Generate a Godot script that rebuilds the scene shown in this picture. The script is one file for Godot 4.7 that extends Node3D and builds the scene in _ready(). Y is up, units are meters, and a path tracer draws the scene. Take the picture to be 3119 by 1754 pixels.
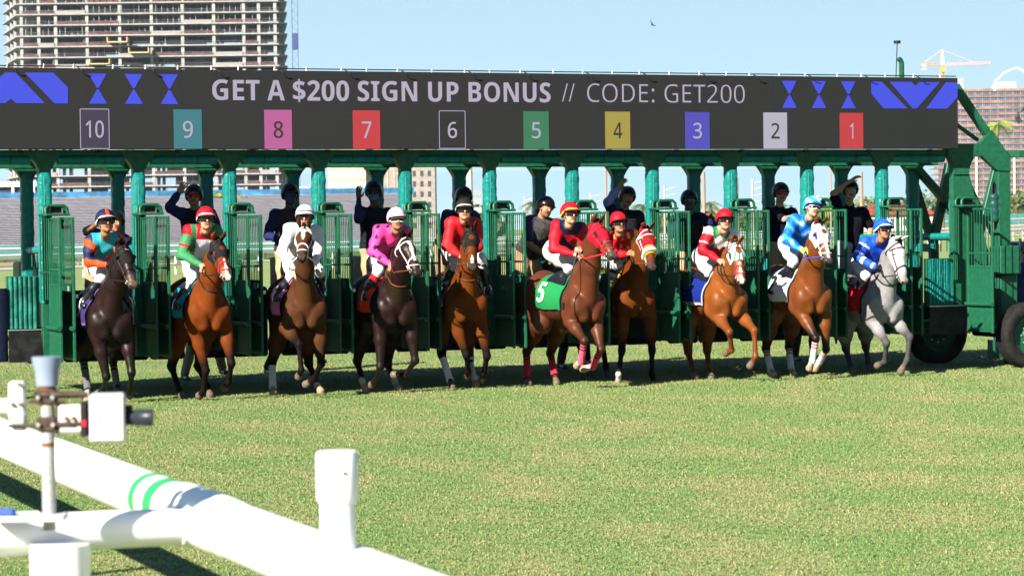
extends Node3D
# Start of a turf race: ten horses break from a green starting gate under a long display board.
# x runs along the gate, z points from the gate towards the camera's side, y is up, metres.
# ------------------------------------------------------------------ helpers
var used := {}
var M := {}
var UPV := Vector3(0, 1, 0)

func numbered(parent: Node, called: String) -> String:
	var key := str(parent.get_instance_id()) + "/" + called
	var k: int = used.get(key, -1) + 1
	used[key] = k
	return called if k == 0 else "%s_%03d" % [called, k]

func obj(called: String, mesh: Mesh, m: Material, parent: Node = self, xf := Transform3D()) -> MeshInstance3D:
	var o := MeshInstance3D.new()
	o.name = numbered(parent, called)
	o.mesh = mesh
	o.material_override = m
	o.transform = xf
	parent.add_child(o, true)
	return o

func thing(called: String, label: String, category: String, at := Vector3.ZERO, turn := 0.0, group := "") -> Node3D:
	var o := Node3D.new()
	o.name = numbered(self, called)
	add_child(o, true)
	o.position = at
	o.rotation.y = turn
	return tag(o, label, category, group)

func tag(o: Node, label: String, category: String, group := "", kind := "") -> Node:
	if label: o.set_meta("label", label)
	if category: o.set_meta("category", category)
	if group: o.set_meta("group", group)
	if kind: o.set_meta("kind", kind)
	return o

func srgb(r: float, g: float, b: float) -> Color:
	return Color(r, g, b).linear_to_srgb()

func noise_image(size: int, freq: float, lo: float, hi: float, sd: int, octaves := 4, tint := Color(1, 1, 1), tint2 := Color(1, 1, 1)) -> Image:
	var n := FastNoiseLite.new()
	n.seed = sd
	n.noise_type = FastNoiseLite.TYPE_SIMPLEX_SMOOTH
	n.frequency = freq
	n.fractal_octaves = octaves
	var src := n.get_seamless_image(size, size)
	src.convert(Image.FORMAT_L8)
	var im := Image.create(size, size, true, Image.FORMAT_RGB8)
	for y in size:
		for x in size:
			var v := src.get_pixel(x, y).r
			var k := lerpf(lo, hi, v)
			im.set_pixel(x, y, Color(k, k, k) * tint.lerp(tint2, v))
	return im

func tex(im: Image) -> ImageTexture:
	im.generate_mipmaps()
	return ImageTexture.create_from_image(im)

var grain: ImageTexture
var blotch: ImageTexture
var bumpy: ImageTexture
var wrinkle: ImageTexture

func mat(key: String, col: Color, rough := 0.6, metal := 0.0, grainy := 0.0, scale := 2.0) -> StandardMaterial3D:
	var m := StandardMaterial3D.new()
	m.albedo_color = srgb(col.r, col.g, col.b)
	m.roughness = rough
	m.metallic = metal
	m.metallic_specular = 0.28
	if grainy > 0.0:
		m.albedo_texture = blotch if grainy > 1.5 else grain
		m.uv1_triplanar = true
		m.uv1_world_triplanar = true
		m.uv1_scale = Vector3.ONE * scale
	M[key] = m
	return m

func vmat(key: String, rough: float, opts := {}) -> StandardMaterial3D:
	var m := StandardMaterial3D.new()
	m.vertex_color_use_as_albedo = true
	m.roughness = rough
	for k in opts: m.set(k, opts[k])
	M[key] = m
	return m

# ---- small mesh kit (SurfaceTool)
func st() -> SurfaceTool:
	var s := SurfaceTool.new()
	s.begin(Mesh.PRIMITIVE_TRIANGLES)
	return s

func tri(s: SurfaceTool, a: Vector3, b: Vector3, c: Vector3) -> void:
	s.add_vertex(a); s.add_vertex(b); s.add_vertex(c)

func quad(s: SurfaceTool, a: Vector3, b: Vector3, c: Vector3, d: Vector3) -> void:
	tri(s, a, b, c); tri(s, a, c, d)

func flat(s: SurfaceTool) -> ArrayMesh:
	s.generate_normals()
	return s.commit()

# box with chamfered edges, centre c, size z, optional basis
func box(s: SurfaceTool, c: Vector3, z: Vector3, bas := Basis(), ch := -1.0) -> void:
	s.set_smooth_group(-1)
	var h := z * 0.5
	var e := ch if ch >= 0.0 else minf(0.006, minf(h.x, minf(h.y, h.z)) * 0.3)
	if e <= 0.0005:
		var p := []
		for i in 8: p.append(c + bas * Vector3(h.x if i & 1 else -h.x, h.y if i & 2 else -h.y, h.z if i & 4 else -h.z))
		quad(s, p[0], p[2], p[3], p[1]); quad(s, p[4], p[5], p[7], p[6])
		quad(s, p[0], p[4], p[6], p[2]); quad(s, p[1], p[3], p[7], p[5])
		quad(s, p[0], p[1], p[5], p[4]); quad(s, p[2], p[6], p[7], p[3])
		return
	var ax := [Vector3(1, 0, 0), Vector3(0, 1, 0), Vector3(0, 0, 1)]
	var V := func(i: int, sx: Vector3) -> Vector3:
		var q := Vector3(sx.x * h.x, sx.y * h.y, sx.z * h.z)
		for j in 3:
			if j != i: q[j] -= sx[j] * e
		return c + bas * q
	for i in 3:
		var j := (i + 1) % 3
		var k := (i + 2) % 3
		for sg in [-1.0, 1.0]:
			var cs := []
			for w in [[-1.0, -1.0], [1.0, -1.0], [1.0, 1.0], [-1.0, 1.0]]:
				var v := Vector3.ZERO
				v[i] = sg; v[j] = w[0]; v[k] = w[1]
				cs.append(V.call(i, v))
			if sg > 0: quad(s, cs[0], cs[3], cs[2], cs[1])
			else: quad(s, cs[0], cs[1], cs[2], cs[3])
		# edges along axis i
		for a in [-1.0, 1.0]:
			for b in [-1.0, 1.0]:
				var v0 := Vector3.ZERO
				var v1 := Vector3.ZERO
				v0[i] = -1.0; v1[i] = 1.0
				v0[j] = a; v1[j] = a; v0[k] = b; v1[k] = b
				var q0: Vector3 = V.call(j, v0); var q1: Vector3 = V.call(j, v1)
				var q2: Vector3 = V.call(k, v1); var q3: Vector3 = V.call(k, v0)
				if a * b > 0: quad(s, q0, q1, q2, q3)
				else: quad(s, q3, q2, q1, q0)
	for a in [-1.0, 1.0]:
		for b in [-1.0, 1.0]:
			for d in [-1.0, 1.0]:
				var sv := Vector3(a, b, d)
				var t0: Vector3 = V.call(0, sv); var t1: Vector3 = V.call(1, sv); var t2: Vector3 = V.call(2, sv)
				if a * b * d > 0: tri(s, t0, t2, t1)
				else: tri(s, t0, t1, t2)

func boxm(c: Vector3, z: Vector3, ch := -1.0) -> ArrayMesh:
	var s := st()
	box(s, c, z, Basis(), ch)
	return flat(s)

func frame_of(d: Vector3) -> Basis:
	var y := d.normalized()
	var x := (Vector3(0, 0, 1) if absf(y.y) > 0.9 else UPV).cross(y).normalized()
	return Basis(x, y, x.cross(y))

# tube through points with a radius for each
func tube(s: SurfaceTool, pts: Array, rad, n := 10, closed := false, caps := true) -> void:
	s.set_smooth_group(0)
	var rings := []
	var cnt := pts.size()
	var x := Vector3.ZERO
	for i in cnt:
		var d: Vector3
		if closed: d = pts[(i + 1) % cnt] - pts[(i - 1 + cnt) % cnt]
		else: d = pts[mini(i + 1, cnt - 1)] - pts[maxi(i - 1, 0)]
		d = d.normalized()
		if i == 0: x = frame_of(d).x
		x = (x - d * x.dot(d)).normalized()
		var z := x.cross(d)
		var r: float = rad[i] if rad is Array else rad
		var ring := PackedVector3Array()
		for k in n:
			var a := TAU * k / n
			ring.append(pts[i] + (x * cos(a) + z * sin(a)) * r)
		rings.append(ring)
	var last := cnt if closed else cnt - 1
	for i in last:
		var A: PackedVector3Array = rings[i]
		var B: PackedVector3Array = rings[(i + 1) % cnt]
		for k in n:
			var k2 := (k + 1) % n
			quad(s, A[k], A[k2], B[k2], B[k])
	if caps and not closed:
		s.set_smooth_group(-1)
		for k in range(1, n - 1):
			tri(s, rings[0][0], rings[0][k + 1], rings[0][k])
			tri(s, rings[cnt - 1][0], rings[cnt - 1][k], rings[cnt - 1][k + 1])

func tubem(pts: Array, rad, n := 10, closed := false) -> ArrayMesh:
	var s := st()
	tube(s, pts, rad, n, closed)
	return flat(s)

# extruded polygon: pts (Vector2) in plane spanned by u,v at origin o, thickness t along w (centred)
func plate(s: SurfaceTool, pts: PackedVector2Array, o: Vector3, u: Vector3, v: Vector3, t: float) -> void:
	s.set_smooth_group(-1)
	var w := u.cross(v).normalized() * t * 0.5
	var idx := Geometry2D.triangulate_polygon(pts)
	var P := []
	for p in pts: P.append(o + u * p.x + v * p.y)
	for i in range(0, idx.size(), 3):
		tri(s, P[idx[i]] + w, P[idx[i + 2]] + w, P[idx[i + 1]] + w)
		tri(s, P[idx[i]] - w, P[idx[i + 1]] - w, P[idx[i + 2]] - w)
	var cw := Geometry2D.is_polygon_clockwise(pts)
	for i in pts.size():
		var a: Vector3 = P[i]
		var b: Vector3 = P[(i + 1) % pts.size()]
		if cw: quad(s, a + w, b + w, b - w, a - w)
		else: quad(s, a + w, a - w, b - w, b + w)

func platem(pts: PackedVector2Array, o: Vector3, u: Vector3, v: Vector3, t: float) -> ArrayMesh:
	var s := st()
	plate(s, pts, o, u, v, t)
	return flat(s)

# ------------------------------------------------------------------ distance-field bodies, meshed as surface nets
class Field:
	var a := PackedVector3Array()
	var ba := PackedVector3Array()
	var il := PackedFloat32Array()
	var ra := PackedFloat32Array()
	var dr := PackedFloat32Array()
	var kk := PackedFloat32Array()
	var fn := PackedVector3Array()
	var fs := PackedFloat32Array()
	var id := PackedInt32Array()
	var fold := 0.0
	var ff := Vector3(30, 23, 27)
	var lists := {}
	var all := PackedInt32Array()

	func cap(p: Vector3, q: Vector3, r0: float, r1: float, t := 0, k := 0.05, axis := Vector3.ZERO, s := 1.0) -> void:
		var b := q - p
		if b.length_squared() < 1e-6: b = Vector3(0, 0.002, 0)
		if s != 1.0: b += axis * (axis.dot(b) * (s - 1.0))
		a.append(p); ba.append(b); il.append(1.0 / b.length_squared())
		ra.append(r0); dr.append(r1 - r0); kk.append(k)
		fn.append(axis); fs.append(s - 1.0); id.append(t)
		all.append(all.size())

	func chain(pts: Array, rs: Array, t := 0, k := 0.05) -> void:
		for i in pts.size() - 1: cap(pts[i], pts[i + 1], rs[i], rs[i + 1], t, k)

	func one(i: int, p: Vector3) -> float:
		var pa := p - a[i]
		if fs[i] != 0.0: pa += fn[i] * (fn[i].dot(pa) * fs[i])
		var t := clampf(pa.dot(ba[i]) * il[i], 0.0, 1.0)
		return (pa - ba[i] * t).length() - ra[i] - dr[i] * t

	func ev(p: Vector3, l: PackedInt32Array) -> float:
		var d := 1e9
		for i in l:
			var pa := p - a[i]
			if fs[i] != 0.0: pa += fn[i] * (fn[i].dot(pa) * fs[i])
			var b := ba[i]
			var t := clampf(pa.dot(b) * il[i], 0.0, 1.0)
			var di := (pa - b * t).length() - ra[i] - dr[i] * t
			var k := kk[i]
			var h := k - absf(d - di)
			d = minf(d, di)
			if h > 0.0: d -= h * h / (4.0 * k)
		if fold > 0.0: d += fold * (sin(p.x * ff.x + 3.0 * sin(p.y * 11.0 + p.z * 5.0)) + sin(p.y * ff.y + 2.5 * sin(p.z * 13.0 - p.x * 7.0)) + 0.6 * sin(p.z * ff.z + 2.0 * sin(p.x * 17.0 + p.y * 9.0)))
		return d

	func near(p: Vector3) -> Array:
		var best := 1e9
		var bi := 0
		for i in all:
			var d := one(i, p)
			if d < best:
				best = d; bi = i
		var pa := p - a[bi]
		return [bi, clampf(pa.dot(ba[bi]) * il[bi], 0.0, 1.0)]

	func at(p: Vector3) -> float: return ev(p, all)

	# nets: returns {v, n, i, b (bone of each vertex), t}
	func mesh(h: float) -> Dictionary:
		lists = {}
		var lo := Vector3(1e9, 1e9, 1e9)
		for i in all:
			var r := maxf(ra[i], ra[i] + dr[i]) + 0.15
			lo = lo.min(a[i] - Vector3.ONE * r)
			lo = lo.min(a[i] + ba[i] - Vector3.ONE * r)
		var o := (lo / h).floor() * h
		const NX := 1
		const NY := 1024
		const NZ := 1048576
		var vals := {}
		var cells := {}
		var queue := PackedInt64Array()
		var seen := {}
		var hd := h * 4.0 * 0.866
		var off := PackedInt64Array([0, NX, NY, NX + NY, NZ, NX + NZ, NY + NZ, NX + NY + NZ])
		# seeds
		for i in all:
			var d := Vector3(0.31, 0.83, 0.46).normalized()
			d = (d - ba[i] * (d.dot(ba[i]) * il[i])).normalized()
			for sgn in [1.0, -1.0]:
				var p := a[i] + ba[i] * 0.5
				if fs[i] != 0.0: p = a[i]
				var g := 0
				while at(p) < 0.0 and g < 400:
					p += d * sgn * h * 0.7
					g += 1
				var q: Vector3 = ((p - d * sgn * h * 0.35 - o) / h).floor()
				queue.append(int(q.x) + int(q.y) * NY + int(q.z) * NZ)
		var V := PackedVector3Array()
		var N := PackedVector3Array()
		var bones := PackedInt32Array()
		var ts := PackedFloat32Array()
		var keys := PackedInt64Array()
		var head := 0
		var c := PackedFloat32Array()
		c.resize(8)
		while head < queue.size():
			var key := queue[head]
			head += 1
			if seen.has(key): continue
			seen[key] = true
			var cx := key & 1023
			var cy := (key >> 10) & 1023
			var cz := key >> 20
			var mask := 0
			for j in 8:
				var ck: int = key + off[j]
				var v: float
				if vals.has(ck): v = vals[ck]
				else:
					var ix := ck & 1023
					var iy := (ck >> 10) & 1023
					var iz := ck >> 20
					var bk := (ix >> 2) | ((iy >> 2) << 10) | ((iz >> 2) << 20)
					var l: PackedInt32Array
					if lists.has(bk): l = lists[bk]
					else:
						var bc := o + Vector3((ix >> 2) * 4 + 2, (iy >> 2) * 4 + 2, (iz >> 2) * 4 + 2) * h
						var ds := PackedFloat32Array()
						var m := 1e9
						for i in all:
							var d1 := one(i, bc)
							ds.append(d1)
							m = minf(m, d1)
						l = PackedInt32Array()
						for i in all:
							if ds[i] < m + 2.0 * hd * (1.0 + fs[i]) + kk[i]: l.append(i)
						lists[bk] = l
					v = ev(o + Vector3(ix, iy, iz) * h, l)
					if v == 0.0: v = 1e-6
					vals[ck] = v
				c[j] = v
				if v < 0.0: mask |= 1 << j
			if mask == 0 or mask == 255: continue
			var s := Vector3.ZERO
			var cnt := 0
			for e in 12:
				var j0: int
				var j1: int
				if e < 4: j0 = e * 2; j1 = j0 + 1
				elif e < 8:
					j0 = (e - 4) & 1 | ((e - 4) >> 1) << 2; j1 = j0 + 2
				else: j0 = e - 8; j1 = j0 + 4
				var v0 := c[j0]
				var v1 := c[j1]
				if (v0 < 0.0) != (v1 < 0.0):
					var t := v0 / (v0 - v1)
					s += Vector3(j0 & 1, (j0 >> 1) & 1, j0 >> 2)
					if e < 4: s.x += t
					elif e < 8: s.y += t
					else: s.z += t
					cnt += 1
			s /= cnt
			var g := Vector3(c[1] + c[3] + c[5] + c[7] - c[0] - c[2] - c[4] - c[6], c[2] + c[3] + c[6] + c[7] - c[0] - c[1] - c[4] - c[5], c[4] + c[5] + c[6] + c[7] - c[0] - c[1] - c[2] - c[3])
			cells[key] = V.size()
			keys.append(key)
			var P := o + (Vector3(cx, cy, cz) + s) * h
			V.append(P)
			N.append(g.normalized())
			var bl: PackedInt32Array = lists[(cx >> 2) | ((cy >> 2) << 10) | ((cz >> 2) << 20)] if lists.has((cx >> 2) | ((cy >> 2) << 10) | ((cz >> 2) << 20)) else all
			var best := 1e9
			var bi := 0
			for i in bl:
				var d2 := one(i, P)
				if d2 < best:
					best = d2; bi = i
			bones.append(id[bi])
			ts.append(clampf((P - a[bi]).dot(ba[bi]) * il[bi], 0.0, 1.0))
			# neighbours across faces whose corners differ
			var mx0 := mask & 0x55
			if mx0 != 0 and mx0 != 0x55: queue.append(key - NX)
			var mx1 := mask & 0xAA
			if mx1 != 0 and mx1 != 0xAA: queue.append(key + NX)
			var my0 := mask & 0x33
			if my0 != 0 and my0 != 0x33: queue.append(key - NY)
			var my1 := mask & 0xCC
			if my1 != 0 and my1 != 0xCC: queue.append(key + NY)
			var mz0 := mask & 0x0F
			if mz0 != 0 and mz0 != 0x0F: queue.append(key - NZ)
			var mz1 := mask & 0xF0
			if mz1 != 0 and mz1 != 0xF0: queue.append(key + NZ)
		var I := PackedInt32Array()
		for key in keys:
			var v0: float = vals[key]
			for ax in 3:
				var st1: int = [NX, NY, NZ][ax]
				var s2: int = [NY, NZ, NX][ax]
				var s3: int = [NZ, NX, NY][ax]
				var v1: float = vals[key + st1]
				if (v0 < 0.0) == (v1 < 0.0): continue
				if not (cells.has(key - s2) and cells.has(key - s3) and cells.has(key - s2 - s3)): continue
				var q0: int = cells[key]
				var q1: int = cells[key - s2]
				var q2: int = cells[key - s2 - s3]
				var q3: int = cells[key - s3]
				if v0 < 0.0: I.append_array([q0, q2, q1, q0, q3, q2])
				else: I.append_array([q0, q1, q2, q0, q2, q3])
		var S := N.duplicate()
		for q in range(0, I.size(), 3):
			var i0 := I[q]
			var i1 := I[q + 1]
			var i2 := I[q + 2]
			var nn := N[i0] + N[i1] + N[i2]
			S[i0] += nn
			S[i1] += nn
			S[i2] += nn
		for q in S.size(): S[q] = S[q].normalized()
		return {"v": V, "n": S, "i": I, "b": bones, "t": ts}

func blank() -> Dictionary:
	return {"v": PackedVector3Array(), "n": PackedVector3Array(), "i": PackedInt32Array(), "c": PackedColorArray()}

func join(dst: Dictionary, src: Dictionary, xf := Transform3D(), colors = null, flip := false) -> void:
	var n0: int = dst.v.size()
	var nb := xf.basis
	var sv: PackedVector3Array = src.v
	var sn: PackedVector3Array = src.n
	var dv: PackedVector3Array = dst.v
	var dn: PackedVector3Array = dst.n
	for k in sv.size():
		dv.append(xf * sv[k])
		dn.append((nb * sn[k]).normalized())
	dst.v = dv; dst.n = dn
	var dc: PackedColorArray = dst.c
	dc.append_array(colors if colors != null else src.c)
	dst.c = dc
	var di: PackedInt32Array = dst.i
	var si: PackedInt32Array = src.i
	for k in range(0, si.size(), 3):
		di.append(si[k] + n0)
		di.append(si[k + (2 if flip else 1)] + n0)
		di.append(si[k + (1 if flip else 2)] + n0)
	dst.i = di

func solid(d: Dictionary) -> ArrayMesh:
	var arr := []
	arr.resize(Mesh.ARRAY_MAX)
	arr[Mesh.ARRAY_VERTEX] = d.v
	arr[Mesh.ARRAY_NORMAL] = d.n
	if d.has("c") and d.c.size() == d.v.size(): arr[Mesh.ARRAY_COLOR] = d.c
	arr[Mesh.ARRAY_INDEX] = d.i
	var m := ArrayMesh.new()
	m.add_surface_from_arrays(Mesh.PRIMITIVE_TRIANGLES, arr)
	return m

func paint(d: Dictionary, fnc: Callable) -> PackedColorArray:
	var out := PackedColorArray()
	var V: PackedVector3Array = d.v
	for k in V.size(): out.append(fnc.call(V[k], d.b[k], d.t[k]))
	return out

func plainc(d: Dictionary, col: Color) -> PackedColorArray:
	var out := PackedColorArray()
	out.resize(d.v.size())
	out.fill(col)
	return out
const HORSES := {
	10: {"at": Vector3(0.597, 0.000, 0.722), "b": Vector3(-0.047, 0.855, 0.558), "hip": Vector3(0.047, 1.135, -0.558), "poll": Vector3(0.037, 1.935, 0.858), "nose": Vector3(0.097, 1.527, 1.251), "FR": [Vector3(-0.177, 0.815, 0.378), Vector3(-0.097, 0.345, 0.422), Vector3(-0.079, 0.179, 0.161), Vector3(-0.115, 0.125, 0.048)], "FL": [Vector3(0.173, 0.815, 0.378), Vector3(0.203, 0.392, 0.494), Vector3(0.231, 0.174, 0.276), Vector3(0.242, 0.101, 0.168)], "HR": [Vector3(-0.198, 0.524, -0.449), Vector3(-0.205, 0.201, -0.180), Vector3(-0.210, 0.045, -0.172)], "HL": [Vector3(0.332, 0.459, -1.141), Vector3(0.317, 0.147, -0.860), Vector3(0.304, 0.090, -0.722)]},
	9: {"at": Vector3(1.767, 0.000, 0.870), "b": Vector3(-0.007, 0.927, 0.560), "hip": Vector3(0.007, 1.207, -0.560), "poll": Vector3(0.002, 1.974, 0.860), "nose": Vector3(0.030, 1.604, 1.292), "FR": [Vector3(-0.161, 0.887, 0.380), Vector3(-0.056, 0.389, 0.435), Vector3(-0.048, 0.127, 0.269), Vector3(-0.065, 0.070, 0.154)], "FL": [Vector3(0.213, 0.887, 0.380), Vector3(0.247, 0.475, 0.529), Vector3(0.259, 0.231, 0.337), Vector3(0.240, 0.165, 0.227)], "HR": [Vector3(-0.194, 0.389, -0.765), Vector3(-0.179, 0.102, -0.459), Vector3(-0.173, 0.045, -0.320)], "HL": [Vector3(0.162, 0.377, -0.779), Vector3(0.201, 0.120, -0.449), Vector3(0.187, 0.045, -0.320)]},
	8: {"at": Vector3(3.037, 0.000, 0.924), "b": Vector3(-0.066, 0.930, 0.556), "hip": Vector3(0.066, 1.210, -0.556), "poll": Vector3(-0.170, 2.118, 0.856), "nose": Vector3(-0.354, 1.848, 1.323), "FR": [Vector3(-0.282, 0.890, 0.376), Vector3(-0.238, 0.705, 0.773), Vector3(-0.219, 0.381, 0.797), Vector3(-0.219, 0.307, 0.690)], "FL": [Vector3(0.151, 0.890, 0.376), Vector3(0.159, 0.430, 0.403), Vector3(0.134, 0.229, 0.169), Vector3(0.067, 0.166, 0.077)], "HR": [Vector3(-0.137, 0.396, -0.800), Vector3(-0.215, 0.105, -0.507), Vector3(-0.248, 0.045, -0.374)], "HL": [Vector3(0.365, 0.379, -0.829), Vector3(0.382, 0.105, -0.512), Vector3(0.381, 0.045, -0.374)]},
	7: {"at": Vector3(4.223, 0.000, 0.871), "b": Vector3(-0.027, 0.937, 0.559), "hip": Vector3(0.027, 1.217, -0.559), "poll": Vector3(-0.040, 1.983, 0.859), "nose": Vector3(0.020, 1.618, 1.293), "FR": [Vector3(-0.213, 0.897, 0.379), Vector3(-0.227, 0.363, 0.405), Vector3(-0.211, 0.178, 0.156), Vector3(-0.227, 0.121, 0.040)], "FL": [Vector3(0.191, 0.897, 0.379), Vector3(0.238, 0.430, 0.421), Vector3(0.174, 0.228, 0.194), Vector3(0.072, 0.238, 0.114)], "HR": [Vector3(-0.152, 0.379, -0.777), Vector3(-0.202, 0.148, -0.430), Vector3(-0.196, 0.045, -0.321)], "HL": [Vector3(0.279, 0.322, -0.818), Vector3(0.251, 0.121, -0.450), Vector3(0.249, 0.045, -0.321)]},
	6: {"at": Vector3(5.317, 0.000, 0.625), "b": Vector3(-0.076, 0.945, 0.555), "hip": Vector3(0.076, 1.225, -0.555), "poll": Vector3(-0.150, 2.092, 0.855), "nose": Vector3(-0.253, 1.650, 1.200), "FR": [Vector3(-0.206, 0.905, 0.375), Vector3(-0.076, 0.468, 0.446), Vector3(0.018, 0.240, 0.258), Vector3(0.036, 0.178, 0.145)], "FL": [Vector3(0.144, 0.905, 0.375), Vector3(0.217, 0.449, 0.427), Vector3(0.240, 0.201, 0.242), Vector3(0.258, 0.133, 0.133)], "HR": [Vector3(-0.079, 0.430, -0.486), Vector3(-0.073, 0.116, -0.206), Vector3(-0.089, 0.045, -0.075)], "HL": [Vector3(0.331, 0.373, -0.532), Vector3(0.268, 0.137, -0.190), Vector3(0.241, 0.045, -0.075)]},
	5: {"at": Vector3(6.609, 0.000, 1.229), "b": Vector3(0.099, 0.926, 0.551), "hip": Vector3(-0.099, 1.206, -0.551), "poll": Vector3(0.053, 2.133, 0.851), "nose": Vector3(0.125, 1.799, 1.307), "FR": [Vector3(-0.121, 0.886, 0.371), Vector3(-0.085, 0.651, 0.741), Vector3(-0.063, 0.389, 0.578), Vector3(-0.067, 0.326, 0.463)], "FL": [Vector3(0.230, 0.886, 0.371), Vector3(0.197, 0.526, 0.622), Vector3(0.174, 0.302, 0.409), Vector3(0.091, 0.269, 0.315)], "HR": [Vector3(-0.167, 0.438, -1.067), Vector3(-0.268, 0.134, -0.796), Vector3(-0.300, 0.045, -0.679)], "HL": [Vector3(0.195, 0.404, -1.109), Vector3(0.116, 0.154, -0.781), Vector3(0.102, 0.045, -0.679)]},
	4: {"at": Vector3(7.786, 0.000, 0.271), "b": Vector3(0.036, 0.936, 0.559), "hip": Vector3(-0.036, 1.216, -0.559), "poll": Vector3(0.008, 2.062, 0.859), "nose": Vector3(-0.028, 1.591, 1.178), "FR": [Vector3(-0.130, 0.896, 0.379), Vector3(-0.162, 0.445, 0.389), Vector3(-0.212, 0.126, 0.387), Vector3(-0.180, 0.025, 0.311)], "FL": [Vector3(0.256, 0.896, 0.379), Vector3(0.273, 0.433, 0.411), Vector3(0.262, 0.112, 0.426), Vector3(0.315, 0.001, 0.384)], "HR": [Vector3(-0.206, 0.500, -0.971), Vector3(-0.206, 0.170, -0.841), Vector3(-0.206, 0.045, -0.781)], "HL": [Vector3(0.134, 0.500, -0.971), Vector3(0.134, 0.170, -0.841), Vector3(0.134, 0.045, -0.781)]},
	3: {"at": Vector3(8.906, 0.000, 0.821), "b": Vector3(0.024, 0.924, 0.559), "hip": Vector3(-0.024, 1.204, -0.559), "poll": Vector3(-0.066, 1.859, 0.859), "nose": Vector3(-0.140, 1.413, 1.207), "FR": [Vector3(-0.106, 0.884, 0.379), Vector3(-0.131, 0.691, 0.774), Vector3(-0.026, 0.439, 0.626), Vector3(-0.041, 0.403, 0.502)], "FL": [Vector3(0.244, 0.884, 0.379), Vector3(0.234, 0.702, 0.780), Vector3(0.238, 0.354, 0.802), Vector3(0.197, 0.247, 0.741)], "HR": [Vector3(-0.029, 0.364, -0.727), Vector3(-0.116, 0.118, -0.398), Vector3(-0.147, 0.045, -0.271)], "HL": [Vector3(0.251, 0.378, -0.705), Vector3(0.121, 0.133, -0.390), Vector3(0.098, 0.045, -0.271)]},
	2: {"at": Vector3(10.100, 0.000, 1.020), "b": Vector3(-0.009, 0.944, 0.560), "hip": Vector3(0.009, 1.224, -0.560), "poll": Vector3(-0.121, 2.097, 0.860), "nose": Vector3(-0.140, 1.659, 1.225), "FR": [Vector3(-0.139, 0.904, 0.380), Vector3(-0.083, 0.576, 0.667), Vector3(-0.079, 0.283, 0.564), Vector3(-0.077, 0.183, 0.481)], "FL": [Vector3(0.205, 0.904, 0.380), Vector3(0.210, 0.408, 0.410), Vector3(0.248, 0.234, 0.156), Vector3(0.235, 0.144, 0.064)], "HR": [Vector3(-0.031, 0.374, -0.907), Vector3(-0.113, 0.091, -0.609), Vector3(-0.148, 0.045, -0.470)], "HL": [Vector3(0.323, 0.387, -0.894), Vector3(0.199, 0.114, -0.599), Vector3(0.167, 0.045, -0.470)]},
	1: {"at": Vector3(11.386, 0.000, 0.720), "b": Vector3(-0.017, 0.775, 0.560), "hip": Vector3(0.017, 1.055, -0.560), "poll": Vector3(-0.054, 1.856, 0.860), "nose": Vector3(-0.003, 1.339, 1.095), "FR": [Vector3(-0.147, 0.735, 0.380), Vector3(-0.155, 0.469, 0.730), Vector3(-0.092, 0.210, 0.571), Vector3(-0.128, 0.156, 0.458)], "FL": [Vector3(0.203, 0.735, 0.380), Vector3(0.183, 0.548, 0.777), Vector3(0.141, 0.234, 0.772), Vector3(0.070, 0.093, 0.741)], "HR": [Vector3(-0.033, 0.336, -0.633), Vector3(-0.144, 0.107, -0.299), Vector3(-0.190, 0.045, -0.170)], "HL": [Vector3(0.417, 0.337, -0.866), Vector3(0.267, 0.128, -0.533), Vector3(0.225, 0.045, -0.416)]},
}
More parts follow.
